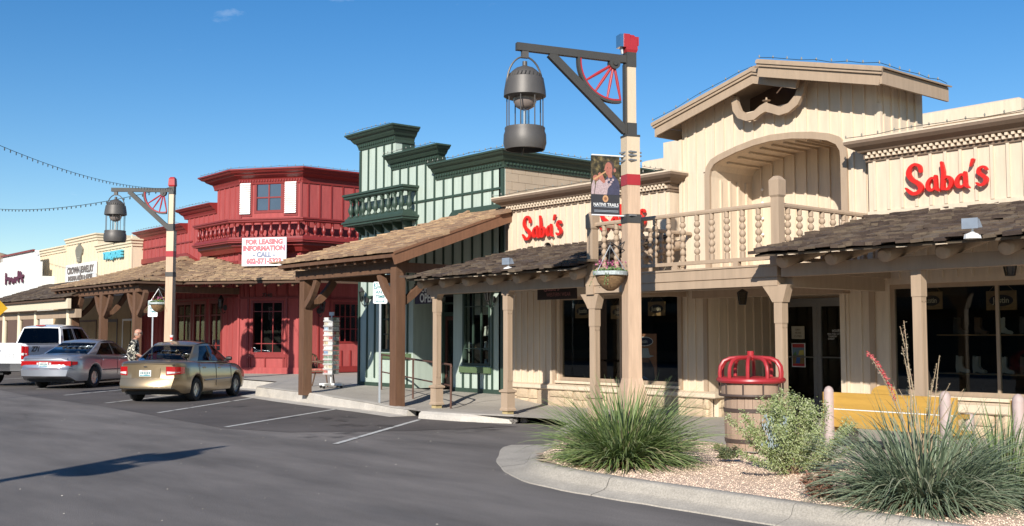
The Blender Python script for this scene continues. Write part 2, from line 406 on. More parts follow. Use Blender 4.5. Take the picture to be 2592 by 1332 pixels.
# second kerb block with its broken end
k2 = MB(); k2.sweep([(-17.3, 11.98, 0), (-16.2, 12.16, 0), (-15.25, 12.62, 0)], [(.06, -.02), (.03, .10), (-.03, .142), (-.28, .145), (-.3, -.02)])
part('kerb_block', k2, conk, kerb)
random.seed(3)
for i in range(9):
    r = R(.03, .075); c = V((-15.22+R(-.08, .1), 12.68+R(-.13, .16), .02+R(0, .09)))
    mb = MB(); mb.lathe([(0, -r), (r*.9, -r*.4), (r, r*.3), (r*.4, r*.8), (0, r*.9)], c, 6); mb.v = [tuple(V(p)+V((R(-.02, .02), R(-.02, .02), R(-.02, .02)))) for p in mb.v]
    part('rubble_stone', mb, mat('grey_stone', (.22, .2, .18), .9, .3, 20), kerb)
# parking bay lines
def line(a, b, wdt=.10):
    A = V((*a, .009)); B = V((*b, .009)); d = (B-A).normalized(); s = V((-d.y, d.x, 0))*wdt/2
    n = 60; mb = MB(); js = [(R(.82, 1.06), R(.82, 1.06)) for _ in range(n+1)]
    for i in range(n):
        p = A+(B-A)*(i/n); q = A+(B-A)*((i+1)/n)
        if R(0, 1) < .03: continue
        mb.add([p-s*js[i][0], q-s*js[i+1][0], q+s*js[i+1][1], p+s*js[i][1]], [(0, 1, 2, 3)])
    o = link('parking_line', mb.mesh('parking_line', linem)); tag(o, kind='structure')
for a, b in [((-14.0, 8.18), (-17.0, 11.75)), ((-17.8, 8.21), (-20.6, 12.05)), ((-21.95, 8.62), (-25.6, 12.5)), ((-25.9, 8.9), (-29.2, 12.6)), ((-30.0, 9.2), (-33.2, 12.9)), ((-34, 9.6), (-37.2, 13.3)), ((-38, 10), (-41.2, 13.7)), ((-42, 10.4), (-45.2, 14.1))]: line(a, b)
# little island between the bays where the far lamp stands
isl = MB(); isl.sweep([(-30.2, 11.1, 0), (-28.2, 11.1, 0), (-28.2, 12.6, 0), (-30.2, 12.6, 0)], [(-.01, 0), (0, .02), (0, .15), (-.2, .16), (-.2, 0)], close=True)
isl.box(-30.05, -28.35, 11.25, 12.45, 0, .14)
o = link('traffic_island', isl.mesh('traffic_island', conk)); tag(o, kind='structure')

# ------------------------------------------------------------------ planter with rolled kerb
INN = [(-11.3, 10.6), (-10.85, 9.85), (-10.35, 9.15), (-9.85, 8.6), (-9.3, 8.2), (-8.6, 8.0), (-7.8, 7.95), (-6.8, 7.97), (-5.5, 7.97), (-4.2, 7.97), (-2.8, 7.97), (1, 7.97)]
def smooth(pts, it=2):
    for _ in range(it):
        q = [pts[0]]
        for a, b in zip(pts, pts[1:]): q += [(a[0]*.75+b[0]*.25, a[1]*.75+b[1]*.25), (a[0]*.25+b[0]*.75, a[1]*.25+b[1]*.75)]
        q.append(pts[-1]); pts = q
    return pts
INS = smooth(INN)
pk = MB()
m0 = len(INS)
# plan width of the apron narrows from the nose along the straight
for (a, b) in zip(INS, INS[1:]): pass
def rolled(pts, name, mt):
    P = [V(p) for p in pts]; vs = []; fs = []
    prof = lambda w: [(0, .0), (0, .155), (.02, .165), (.13, .165), (.16, .15), (.20, .07), (.24, .045), (.22+w, .012), (.23+w, -.01)]
    for i, p in enumerate(P):
        a = (P[i]-P[i-1] if i else P[1]-P[0]).normalized(); b = (P[i+1]-P[i] if i < len(P)-1 else P[-1]-P[-2]).normalized()
        mt_ = (V((a.y, -a.x))+V((b.y, -b.x))).normalized()
        nose = min(1, max(0, (p.y-8.35)/2.0)); w_ = .20+.64*nose+.012*sin(p.x*9)
        for o_, z in prof(w_): vs.append((p.x+mt_.x*o_, p.y+mt_.y*o_, z))
    n = len(prof(0))
    for i in range(len(P)-1):
        for k in range(n-1): fs.append((i*n+k, i*n+k+1, (i+1)*n+k+1, (i+1)*n+k))
    mb = MB(); mb.add(vs, fs); return mb
segs = []; s = 0; cur = [INS[0]]
for a, b in zip(INS, INS[1:]):
    s += hypot(b[0]-a[0], b[1]-a[1]); cur.append(b)
    if s > 2.2: segs.append(cur); cur = [(b[0]+.004, b[1])]; s = 0
segs.append(cur)
rk = None
for sg in segs:
    mb = rolled(sg, 'k', kerbd)
    if rk is None: rk = link('planter_kerb', mb.mesh('planter_kerb', kerbd, True)); tag(rk, kind='structure')
    else: part('kerb_block', mb, kerbd, rk, smooth=True)
def inpoly(x, y, P):
    c = False; j = len(P)-1
    for i in range(len(P)):
        if (P[i][1] > y) != (P[j][1] > y) and x < (P[j][0]-P[i][0])*(y-P[i][1])/(P[j][1]-P[i][1])+P[i][0]: c = not c
        j = i
    return c
GP = INS+[(1, 11.45), (-9.5, 11.45), (-10.3, 11.3), (-11.0, 10.95)]
def gh(x, y): return .135+.035*sin(x*1.3+1)*sin(y*1.7)+.02*sin(x*3.1+y*2.3)
mb = MB(); nx, ny = 60, 20; ids = {}
for i in range(nx+1):
    for j in range(ny+1):
        x = -11.5+12.5*i/nx; y = 7.95+3.5*j/ny; ids[i, j] = len(mb.v); mb.v.append((x, y, gh(x, y)))
for i in range(nx):
    for j in range(ny):
        x = -11.5+12.5*(i+.5)/nx; y = 7.95+3.5*(j+.5)/ny
        if inpoly(x, y, GP) or inpoly(x+.12, y, GP): mb.f.append((ids[i, j], ids[i+1, j], ids[i+1, j+1], ids[i, j+1]))
g = link('gravel_bed', mb.mesh('gravel_bed', gravelg, True)); tag(g, kind='structure')
random.seed(5); mb = MB(); c = 0
while c < 34000:
    x = R(-11.3, -2.6); y = 7.97+R(0, 1)**1.25*3.4
    if not inpoly(x, y, GP): continue
    r = R(.004, .0115); z = gh(x, y)+r*.4; a = R(0, 6.3); e = R(.6, 1)
    ca, sa = cos(a)*r, sin(a)*r
    mb.add([(x+ca, y+sa, z), (x-sa*e, y+ca*e, z+R(-.2, .2)*r), (x-ca, y-sa, z), (x+sa*e, y-ca*e, z), (x+R(-.3, .3)*r, y, z+r*.75)], [(0, 1, 4), (1, 2, 4), (2, 3, 4), (3, 0, 4)]); c += 1
g = link('gravel', mb.mesh('gravel', pebm)); tag(g, kind='stuff')
# scraps and specks on the tarmac
random.seed(11); mb = MB()
for i in range(130):
    x = R(-26, -3); y = R(2.5, 12); r = R(.004, .010)
    mb.add([(x-r, y-r, .005), (x+r, y-r*.6, .005), (x+r*.8, y+r, .005), (x-r, y+r*.7, .005), (x, y, .005+r*.8)], [(0, 1, 4), (1, 2, 4), (2, 3, 4), (3, 0, 4)])
g = link('grit', mb.mesh('grit', mat('pale_grit', (.42, .38, .33), .9, .3, 9, island=.4))); tag(g, kind='stuff')

# cracks wandering through the tarmac, oil stains and tyre scuffs in the bays
random.seed(41)
crackm = mat('crack_filler', (.075, .069, .065), .9, .1, 5, (1, 1, 1), 0)
def crack(x, y, a, L_, w_, z=.0075):
    mb = MB(); p = V((x, y, z)); prev = None; s = 0
    while s < L_:
        d = V((cos(a), sin(a), 0)); n = V((-d.y, d.x, 0)); ww = w_*R(.4, 1.2)*(1-.6*s/L_); mb.v += [tuple(p-n*ww), tuple(p+n*ww)]
        st_ = R(.06, .16); p = p+d*st_; a += R(-.35, .35); s += st_
    k = len(mb.v)//2; mb.f = [(2*i, 2*i+2, 2*i+3, 2*i+1) for i in range(k-1)]
    o = link('crack', mb.mesh('crack', crackm)); tag(o, kind='structure')
for q in ((-15.5, 8.0, -2.2, 5.5, .006), (-20, 7.2, -.4, 6, .007), (-24, 6.2, .2, 7, .006), (-16, 11.2, -1.0, 2.2, .005), (-20.5, 10.2, .3, 3, .006), (-30, 5.5, -.2, 9, .009)): crack(*q)
def stain(name, x, y, rx, ry, rot, mt, z=.0065, n=28):
    mb = MB(); pts = []
    for i in range(n): a = 2*pi*i/n; k = R(.75, 1.15); u, v = rx*cos(a)*k, ry*sin(a)*k; pts.append((x+u*cos(rot)-v*sin(rot), y+u*sin(rot)+v*cos(rot), z))
    mb.add(pts, [tuple(range(n))]); o = link(name, mb.mesh(name, mt)); tag(o, kind='structure')
def softmat(name, col, scale, lo, hi, amt):
    m = bpy.data.materials.new(name); m.use_nodes = True; nt = m.node_tree; b = nt.nodes['Principled BSDF']; b.inputs['Base Color'].default_value = (*col, 1); b.inputs['Roughness'].default_value = .7
    g = nt.nodes.new('ShaderNodeNewGeometry'); nz = nt.nodes.new('ShaderNodeTexNoise'); nz.inputs['Scale'].default_value = scale; nz.inputs['Detail'].default_value = 5; r = nt.nodes.new('ShaderNodeMapRange')
    r.inputs['From Min'].default_value = lo; r.inputs['From Max'].default_value = hi; r.inputs['To Max'].default_value = amt; nt.links.new(g.outputs['Position'], nz.inputs['Vector']); nt.links.new(nz.outputs['Fac'], r.inputs['Value']); nt.links.new(r.outputs[0], b.inputs['Alpha']); return m
oil = softmat('oil_stain_film', (.03, .027, .025), 3.0, .46, .80, .55)
for x, y in ((-16.6, 10.2), (-19.4, 10.0), (-15.3, 8.9), (-23, 10.6), (-18.2, 10.6), (-14.6, 11.2), (-26.5, 10.4), (-31, 10.9)): stain('oil_stain', x, y, R(.5, .9), R(.3, .5), R(0, 3), oil)
# ------------------------------------------------------------------ the other side of the street, seen only in the window glass
for i, (x0, x1, h, c) in enumerate([(-74, -56, 5.2, (.20, .13, .09)), (-55.5, -38, 6.0, (.28, .2, .13)), (-37.5, -22, 4.8, (.16, .10, .07)), (-21.5, -6, 5.4, (.24, .18, .13)), (-5.5, 10, 4.9, (.14, .11, .09))]):
    y = -17.5; mo = mat('opposite_wall_%d' % i, c, .85); O = thing('opposite_shop', ((x0+x1)/2, y, 0), ['brown timber', 'ochre', 'dark brown', 'tan', 'grey brown'][i]+' shopfront across the street from the gabled shop, behind the viewer', 'shop building')
    mb = MB(); mb.box(x0, x1, y-12, y, 0, h); part('wall', mb, mo, O)
    mb = MB(); mb.box(x0, x1, y+.001, y+2.9, 2.8, 2.95); part('porch_roof', mb, brownw, O)
    mb = MB(); mb.box(x0+.8, x1-.8, y+.001, y+.05, .7, 2.4); part('window', mb, black, O)
    for k in range(5): xx = x0+.3+(x1-x0-.6)*k/4; mb = MB(); mb.box(xx-.09, xx+.09, y+2.6, y+2.78, 0, 2.8); part('post', mb, brownw, O)
# ------------------------------------------------------------------ shingled roofs
def roof_plane(bucket, A, B, up, run, ex, inside, zdir=None, w=(.10, .2), th=.02, wild=.02):
    """A->B eave line; up = unit vector up the slope; bucket gets (centre, dims, rotation)"""
    A = V(A); B = V(B); up = V(up).normalized(); u = (B-A); l = u.length; u.normalize(); n = u.cross(up).normalized()
    if n.z < 0: n = -n
    k = 0; v = -.03
    base = Matrix((u, up, n)).transposed()
    while v < run:
        s = -.05-R(0, .1)
        while s < l+.05:
            ww = R(*w); c = s+ww/2
            if inside(c, v+ex*.5):
                L_ = ex*1.5*R(.92, 1.08)
                rot = base @ Matrix.Rotation(-.10+R(-wild, wild)*2, 3, 'X') @ Matrix.Rotation(R(-wild, wild), 3, 'Z') @ Matrix.Rotation(R(-wild, wild)*1.6, 3, 'Y')
                cc = A+u*c+up*(v+L_/2+R(-wild, wild)*.6)+n*(.03+R(0, wild)*.5)
                bucket.append((cc, (ww*R(.93, .985), L_, th*R(.8, 1.4)), rot))
            s += ww
        v += ex
def emit_shingles(bucket, mt, parent, limit=300):
    bucket.sort(key=lambda q: (q[0]-CAM).length)
    for c, d, r in bucket[:limit]: piece('shingle', c, d, mt, parent, r)
    mb = MB()
    for c, d, r in bucket[limit:]:
        M = Matrix.Translation(c) @ r.to_4x4(); mb.box(-d[0]/2, d[0]/2, -d[1]/2, d[1]/2, -d[2]/2, d[2]/2, M)
    if mb.v: part('shingle_field', mb, mt, parent, kind='stuff')

def bead_baluster(h):
    r = .037; p = [(r, 0), (r, .09)]; z = .09; n = 5; s = (h-.18)/n
    for i in range(n):
        p += [(.020, z+.006), (.043, z+s*.28), (.048, z+s*.5), (.043, z+s*.75), (.022, z+s*.97)]; z += s
    p += [(r, z), (r, h)]
    return MB().lathe(p, n=10)
def urn_baluster(h, mt, n=12):
    k = h/.62
    p = [(.075, 0), (.075, .07), (.05, .08), (.04, .12), (.062, .17), (.085, .24), (.08, .31), (.05, .40), (.036, .48), (.05, .50), (.036, .52), (.05, .56), (.06, .58), (.06, .62)]
    return MB().lathe([(r*min(k, 1.05), z*k) for r, z in p], n=n).mesh('baluster', mt, True)

YF = 15.3; YB = 15.1; YG = 15.33
S = thing('western_shop', (-13.5, 15.3, 0), 'long cream and tan western shop with red lettering, a gabled balcony and dark shake porches', 'shop building')
# --- ground floor walls
mb = MB()
mb.wall((-18.5, YF), (-12.88, YF), 0, 3.42, .16, [(1.50, 4.92, .66, 2.42)])
mb.wall((-10.09, YF), (-3.2, YF), 0, 3.5, .16, [(.84, 6.6, .70, 2.40)])
mb.wall((-12.88, 15.46), (-13.12, 17.62), 0, 2.6, .1)
mb.wall((-9.93, 15.46), (-9.93, 17.8), 0, 2.6, .1)
mb.wall((-13.3, 17.72), (-9.9, 17.72), 0, 2.62, .1, [(.28, 1.92, .15, 2.32)])
part('wall', mb, cream, S)
mb = MB()
for a in ((-18.5, -18.35), (-3.4, -3.2)): mb.box(a[0], a[1], 16.85, 25, 0, 4.2)
mb.box(-18.35, -3.4, 24.8, 25, 0, 4.2); mb.box(-18.35, -13.52, 15.5, 24.8, 3.3, 3.4); mb.box(-13.52, -9.33, 16.7, 24.8, 3.3, 3.4); mb.box(-9.33, -3.4, 15.5, 24.8, 3.3, 3.4)
mb.box(-18.5, -18.35, 15.47, 17, 0, 4.2)
part('rear_wall', mb, cmu, S)
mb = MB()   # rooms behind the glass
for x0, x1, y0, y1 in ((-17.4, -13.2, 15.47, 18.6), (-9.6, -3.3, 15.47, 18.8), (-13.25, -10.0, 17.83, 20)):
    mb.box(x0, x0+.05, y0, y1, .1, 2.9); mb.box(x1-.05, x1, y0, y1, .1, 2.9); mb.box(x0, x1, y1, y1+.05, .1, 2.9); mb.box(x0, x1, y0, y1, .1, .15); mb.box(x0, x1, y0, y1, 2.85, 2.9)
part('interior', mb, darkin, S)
battens(S, (-18.5, YF), (-12.88, YF), .58, 2.55, .2, cream, skip=[(1.42, 5.0)])
battens(S, (-10.09, YF), (-3.2, YF), .58, 3.45, .235, cream, skip=[(.7, 6.7)])
battens(S, (-10.09, YF), (-3.2, YF), 2.48, 3.45, .235, cream, u0=.8)
battens(S, (-12.88, 15.46), (-13.12, 17.62), .58, 2.5, .3, cream)
# corner boards
for x in (-17.08, -13.55, -12.93, -10.05, -9.52): piece('corner_board', (x, YF-.02, 1.5), (.09, .055, 1.84), tan if x != -10.05 else cream, S)
# plinth: ledge and individual stones
mb = MB(); mb.sweep([(-18.55, YF), (-12.80, YF), (-12.9, 16.4), (-13.05, 17.6)], [(-.02, .47), (.17, .47), (.19, .49), (.19, .56), (.05, .585), (-.02, .585)])
mb.sweep([(-10.12, YF), (-3.2, YF)], [(-.02, .47), (.17, .47), (.19, .49), (.19, .60), (.05, .63), (-.02, .63)])
part('plinth_ledge', mb, cream, S)
random.seed(21)
def stones(A, B, z0, z1, out=.12):
    M = frame(A, B); l = hypot(B[0]-A[0], B[1]-A[1]); u = 0; Rm = M.to_3x3()
    mbk = MB(); mbk.box(0, l, -out+.03, 0, z0-.1, z1, M); part('mortar', mbk, cream, S)
    while u < l:
        w_ = R(.22, .48); hs = [z0, z0+(z1-z0)*R(.4, .62), z1] if R(0, 1) < .75 else [z0, z1]
        w_ = min(w_, l-u+.01)
        for a, b in zip(hs, hs[1:]):
            if b-a > .25 and R(0, 1) < .3: sub = [(u, u+w_*.45), (u+w_*.45, u+w_)]
            else: sub = [(u, u+w_)]
            for p, q in sub:
                o = inst('stone', STN[int(R(0, 4))], S, M @ V(((p+q)/2, -out+.01+R(-.012, .012), (a+b)/2)), Rm, (max(.02, q-p-.014), .085, b-a-.014))
        u += w_
STN = []
for k in range(4):
    vs = []; fs = []; n = 3
    mb = MB()
    g = [[V((-.5+i/3, -.5+.16*((i in (0, 3))+(j in (0, 3)))+R(-.12, .08), -.5+j/3)) for j in range(4)] for i in range(4)]
    vs = [g[i][j] for i in range(4) for j in range(4)]
    fs = [(i*4+j, (i+1)*4+j, (i+1)*4+j+1, i*4+j+1) for i in range(3) for j in range(3)]
    b0 = len(vs); rim = [(0, 0), (1, 0), (2, 0), (3, 0), (3, 1), (3, 2), (3, 3), (2, 3), (1, 3), (0, 3), (0, 2), (0, 1)]
    vs += [V((g[i][j].x, .5, g[i][j].z)) for i, j in rim]
    fs += [(rim[k2][0]*4+rim[k2][1], rim[(k2+1) % 12][0]*4+rim[(k2+1) % 12][1], b0+(k2+1) % 12, b0+k2) for k2 in range(12)]
    mb.add(vs, fs); STN.append(mb.mesh('stone', stone))
stones((-18.55, YF), (-12.80, YF), .10, .47); stones((-12.80, YF+.03), (-13.05, 17.5), .10, .47); stones((-10.12, YF), (-3.3, YF), .10, .47)
# --- windows
def shop_window(x0, x1, z0, z1, y, mull, mt=tan, fw=.07):
    mb = MB(); mb.box(x0, x1, y, y+.07, z0, z0+fw); mb.box(x0, x1, y, y+.07, z1-fw, z1); mb.box(x0, x0+fw, y+.001, y+.069, z0+fw, z1-fw); mb.box(x1-fw, x1, y+.001, y+.069, z0+fw, z1-fw)
    for q in mull: mb.box(q-.02, q+.02, y+.004, y+.066, z0+fw, z1-fw)
    f = part('window', mb, mt, S)
    xs = [x0+fw, *mull, x1-fw]
    for a, b in zip(xs, xs[1:]):
        g = MB(); g.box(a, b, y+.03, y+.037, z0+fw, z1-fw); o = link('pane', g.mesh('pane', glass), f)
    mb = MB(); mb.box(x0-.03, x1+.03, y-.12, y+.03, z0-.05, z0); link('sill', mb.mesh('sill', cream), f)
shop_window(-17.0, -13.58, .66, 2.42, YF+.05, [-15.2]); shop_window(-9.25, -3.5, .70, 2.40, YF+.05, [-7.55, -5.6])
# --- glazed double doors in the recess
DX0, DXM, DX1 = -13.02, -12.2, -11.38; DY = 17.70
for a, b in ((DX0, DXM-.002), (DXM+.002, DX1)):
    mb = MB(); mb.box(a, a+.09, DY-.04, DY, .16, 2.26); mb.box(b-.09, b, DY-.04, DY, .16, 2.26); mb.box(a+.09, b-.09, DY-.039, DY-.001, .16, .34); mb.box(a+.09, b-.09, DY-.039, DY-.001, 2.16, 2.26)
    d = part('door', mb, alum, S)
    g = MB(); g.box(a+.09, b-.09, DY-.022, DY-.016, .34, 2.16); link('pane', g.mesh('pane', glass), d)
    g = MB(); g.tube([(a+.06, DY-.07, 1.19), (b-.06, DY-.07, 1.19)], .014, 6); g.box(a+.05, a+.07, DY-.07, DY-.04, 1.18, 1.2); g.box(b-.07, b-.05, DY-.07, DY-.04, 1.18, 1.2)
    link('push_bar', g.mesh('push_bar', alum), d)
mb = MB(); mb.box(DX0-.06, DX0, DY-.06, DY+.03, .14, 2.32); mb.box(DX1, DX1+.06, DY-.06, DY+.03, .14, 2.32); mb.box(DX0, DX1, DY-.059, DY+.029, 2.26, 2.32)
part('door_frame', mb, alum, S)
mb = MB(); mb.box(-13.1, -9.93, 15.1, 15.3, 2.28, 2.5); part('header_beam', mb, tan, S)
mb = MB(); mb.box(-13.4, -9.2, 12.95, 17.8, 2.50, 2.6); part('balcony_floor', mb, tan, S)

# --- raised sign bands left and right of the gable
def band(x0, x1, z0, z1, step, ret=True):
    mb = MB(); mb.wall((x0, YB), (x1, YB), z0, z1, .3); part('sign_band', mb, cream, S)
    battens(S, (x0, YB), (x1, YB), z0+.06, z1-.30, step, cream)
    mb = MB(); mb.box(x0-.01, x1+.01, YB-.035, YB-.001, z0-.04, z0+.05); part('trim_board', mb, cream, S)
    path = [(x0, YB+.3), (x0, YB), (x1, YB)]+([(x1, YB+.3)] if ret else [])
    mb = MB(); mb.sweep(path, [(-.02, z1-.30), (.03, z1-.30), (.03, z1-.26), (.05, z1-.255), (.05, z1-.16), (.11, z1-.15), (.13, z1-.12), (.22, z1-.07), (.27, z1-.02), (.27, z1+.02), (-.1, z1+.05)])
    part('cornice', mb, trimbr, S)
    mb = MB(); mb.sweep(path, [(-.32, z1+.052), (.275, z1+.024), (.275, z1+.05), (-.32, z1+.075)]); part('cornice_cap', mb, cream, S)
    dentils(S, [(x0, YB), (x1, YB)], .0501, z1-.25, .045, .045, .05, .035, cream)
    dentils(S, [(x0+.048, YB), (x1, YB)], .0501, z1-.20, .04, .045, .05, .05, cream)
band(-18.42, -13.62, 3.40, 4.62, .2); band(-9.42, -3.2, 3.50, 4.64, .235, False)

# --- red brush lettering "Saba's"
def ribbon(pts, ws, M, depth, mb, off):
    P = [V(p) for p in pts]
    # catmull-rom
    Q = []; W_ = []
    for i in range(len(P)-1):
        p0 = P[max(i-1, 0)]; p1 = P[i]; p2 = P[i+1]; p3 = P[min(i+2, len(P)-1)]
        for k in range(6):
            t = k/6; Q.append(.5*((2*p1)+(p2-p0)*t+(2*p0-5*p1+4*p2-p3)*t*t+(3*p1-p0-3*p2+p3)*t**3)); W_.append(ws[i]+(ws[i+1]-ws[i])*t)
    Q.append(P[-1]); W_.append(ws[-1])
    Lf = []; Rt = []
    for i, q in enumerate(Q):
        d = (Q[min(i+1, len(Q)-1)]-Q[max(i-1, 0)]).normalized(); n = V((-d.y, d.x)); Lf.append(q+n*W_[i]/2); Rt.append(q-n*W_[i]/2)
    vs = []; z0 = off; z1 = depth+off
    for a, b in zip(Lf, Rt): vs += [M @ V((a.x, a.y, z0)), M @ V((b.x, b.y, z0)), M @ V((a.x, a.y, z1)), M @ V((b.x, b.y, z1))]
    fs = []; n = len(Lf)
    for i in range(n-1):
        a = i*4; b = a+4; fs += [(a+2, a+3, b+3, b+2), (a, b, b+1, a+1), (a, a+2, b+2, b), (a+1, b+1, b+3, a+3)]
    fs += [(0, 1, 3, 2), (n*4-4, n*4-2, n*4-1, n*4-3)]
    mb.add(vs, fs)
    for q, ww in ((Q[0], W_[0]), (Q[-1], W_[-1])):
        k = 8; mb.prism([(q.x+ww/2*cos(2*pi*j/k), q.y+ww/2*sin(2*pi*j/k)) for j in range(k)], M @ Matrix.Translation((0, 0, off+.0015)), depth-.003)
GL = {  # strokes in a letter box about one unit high: ([points], [widths])
 'S': (.62, [([(.50, .80), (.47, 1.0), (.34, 1.1), (.2, 1.0), (.14, .78), (.24, .55), (.42, .38), (.50, .2), (.42, .05), (.26, .02), (.13, .14), (.05, .26)], [.11, .13, .13, .15, .17, .18, .19, .19, .18, .17, .12, .05])]),
 'a': (.40, [([(.32, .44), (.2, .52), (.09, .38), (.07, .2), (.14, .08), (.25, .12), (.31, .26)], [.1, .12, .14, .14, .13, .1, .08]), ([(.30, .58), (.31, .3), (.32, .12), (.40, .02)], [.12, .13, .13, .07])]),
 'b': (.42, [([(.08, 1.05), (.12, .7), (.11, .4), (.10, .08)], [.1, .14, .14, .15]), ([(.12, .42), (.24, .50), (.33, .38), (.33, .2), (.25, .06), (.12, .08)], [.08, .12, .14, .14, .13, .12])]),
 "'": (.16, [([(.12, 1.0), (.05, .78)], [.13, .06])]),
 's': (.36, [([(.31, .60), (.24, .70), (.13, .66), (.1, .52), (.2, .4), (.29, .28), (.26, .12), (.14, .07), (.04, .16)], [.1, .12, .12, .13, .14, .15, .15, .13, .07])]),
}
def sabas(x, y, z, h, wd, parent=S, depth=.05, mt=signred, standoff=.06):
    """one object per letter on the wall at (x,y,z)"""
    tot = sum(GL[c][0] for c in "Saba's")
    M0 = face(Matrix.Translation((x, y, 0)), 0, z, 0)
    u = 0
    for c in "Saba's":
        mb = MB(); M = M0 @ Matrix.Translation((u*wd/tot, 0, 0)) @ Matrix.Diagonal((wd/tot, h/1.12, 1, 1))
        for i, (p, q) in enumerate(GL[c][1]): ribbon(p, [k_*.76 for k_ in q], M, depth, mb, standoff+i*.003)
        o = part('sign_letter', mb, mt, parent); u += GL[c][0]-.0
sabas(-17.84, YB, 3.68, .50, 1.30); sabas(-15.45, YB, 3.70, .50, 1.30); sabas(-8.76, YB, 3.74, .46, 1.32)

# --- gable block over the balcony
X0, X1 = -13.50, -9.35; ZS, ZPK, XP = 5.36, 5.97, -11.43
def gz(x): return min(5.62+(x+13.82)*.2586, 6.2)-.08 if x < -11.3 else 6.27-(x+11.22)*.2478-.09
ARCH = [(-12.82, 4.52), (-12.80, 4.64), (-12.72, 4.74), (-12.58, 4.80), (-12.2, 4.90), (-11.8, 4.97), (-11.43, 5.0), (-11.0, 4.98), (-10.6, 4.92), (-10.3, 4.85), (-10.12, 4.76), (-10.05, 4.64), (-10.04, 4.5)]
out = [(X0, 2.58), (-12.82, 2.58)]+ARCH+[(-10.04, 2.58), (X1, 2.58), (X1, gz(X1)), (-10.72, gz(-10.72)), (-10.85, 5.60), (-12.17, 5.58), (-12.27, gz(-12.27)), (X0, gz(X0))]
MG = face(Matrix.Identity(4), 0, 0, 0)   # x->x, y->z, z->-Y
mb = MB(); mb.prism(out, Matrix.Translation((0, YG+.12, 0)) @ MG, .12)
mb.box(X1-.12, X1, YG+.12, 16.65, 2.6, 5.72); mb.box(X0, X0+.12, YG+.12, 16.65, 2.6, 5.52); mb.box(X0+.12, X1-.12, 16.6, 16.65, 2.6, 5.5)
part('gable_wall', mb, cream, S)
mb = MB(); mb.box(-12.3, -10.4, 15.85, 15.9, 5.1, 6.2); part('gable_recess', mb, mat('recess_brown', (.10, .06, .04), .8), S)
# lining of the alcove
mb = MB(); pa = [(-12.82, 2.62)]+ARCH+[(-10.04, 2.62)]; vs = []; YA = 16.55
for x, z in pa: vs += [(x, YG+.121, z), (x, YA, z)]
mb.add(vs, [(2*i, 2*i+2, 2*i+3, 2*i+1) for i in range(len(pa)-1)])
vs = [(x, YA-.001, z) for x, z in pa]; mb.add(vs, [tuple(range(len(vs)))])
part('alcove', mb, cream, S)
def archz(x):
    for (a, za), (b, zb) in zip(ARCH, ARCH[1:]):
        if a <= x <= b: return za+(zb-za)*(x-a)/(b-a)
    return 4.5
x = -12.6
while x < -10.2:
    z = archz(x); piece('batten', (x, YA-.02, (2.62+z)/2), (.04, .035, z-2.62), cream, S)
    piece('ceiling_rib', (x, (YG+YA)/2+.1, z-.02), (.04, YA-YG-.25, .035), cream, S, Matrix.Rotation(-math.atan((archz(x+.1)-archz(x-.1))/.2) if 1 else 0, 3, 'Y')); x += .25
for y in (15.6, 15.85, 16.1, 16.35):
    piece('batten', (-12.80, y, 3.55), (.035, .04, 1.86), cream, S); piece('batten', (-10.06, y, 3.55), (.035, .04, 1.86), cream, S)
# arch frame trim
oA = [(-12.93, 2.62), (-12.93, 4.56), (-12.88, 4.72), (-12.78, 4.83), (-12.6, 4.90), (-12.2, 5.0), (-11.8, 5.07), (-11.43, 5.10), (-11.0, 5.08), (-10.6, 5.03), (-10.25, 4.95), (-10.05, 4.86), (-9.95, 4.70), (-9.93, 4.56), (-9.93, 2.62)]
iA = [(-10.05, 2.62), (-10.05, 4.5), (-10.06, 4.63), (-10.13, 4.75), (-10.3, 4.84), (-10.6, 4.91), (-11.0, 4.97), (-11.43, 4.99), (-11.8, 4.96), (-12.2, 4.89), (-12.57, 4.79), (-12.71, 4.73), (-12.79, 4.63), (-12.81, 4.52), (-12.81, 2.62)]
mb = MB(); mb.prism(oA+iA, Matrix.Translation((0, YG, 0)) @ MG, .045); part('arch_trim', mb, tan, S)
battens(S, (X0, YG), (X1, YG), lambda u: 2.6 if (X0+u < -12.95 or X0+u > -9.92) else archz(max(-12.82, min(-10.04, X0+u)))+.10, lambda u: (gz(X0+u)-.02 if not -12.28 < X0+u < -10.76 else 5.56), .222, cream)
battens(S, (X1, YG), (X1, 16.65), 2.6, 5.7, .24, cream)
piece('corner_board', (X1+.012, YG-.012, 3.95), (.07, .07, 2.7), cream, S); piece('corner_board', (X0-.012, YG-.012, 3.95), (.07, .07, 2.7), cream, S)
for z in (4.35, 4.1, 3.8, 3.5, 3.2): 
    mb = MB(); mb.lathe([(0, -.03), (.03, 0), (.012, .03), (0, .035)], (-12.55, 16.5, z), 6); part('light_bulb', mb, whitesign, S)
# roof: two broken slopes with deep fascias
def slope_roof(xa, za, xb, zb, y0, y1, fh, name):
    n = V((xb-xa, 0, zb-za)); l = n.length; a = math.atan2(zb-za, xb-xa)
    M = Matrix.Translation((xa, 0, za)) @ Matrix.Rotation(-a, 4, 'Y')
    mb = MB(); mb.box(0, l, y0+.04, y1, -.06, 0, M); part(name, mb, tan, S)
    mb = MB(); mb.box(-.02, l+.02, y0, y0+.04, -fh, .0, M); mb.box(-.02, l+.02, y0+.04, y0+.07, -fh+.02, -.06, M)
    part('fascia', mb, tan, S)
    mb = MB(); mb.box(-.05, l+.05, y0-.035, y0-.001, -.09, .005, M); mb.box(-.06, l+.06, y0-.06, y0-.036, -.045, .012, M); mb.box(-.06, l+.06, y0-.035, y1+.02, .006, .03, M); part('crown_moulding', mb, tan, S)
slope_roof(-13.82, 5.62, -11.5, 6.22, 14.93, 16.78, .24, 'roof_slope')
slope_roof(-11.5, 6.212, -10.6, 5.955, 14.932, 15.4, .24, 'roof_slope')
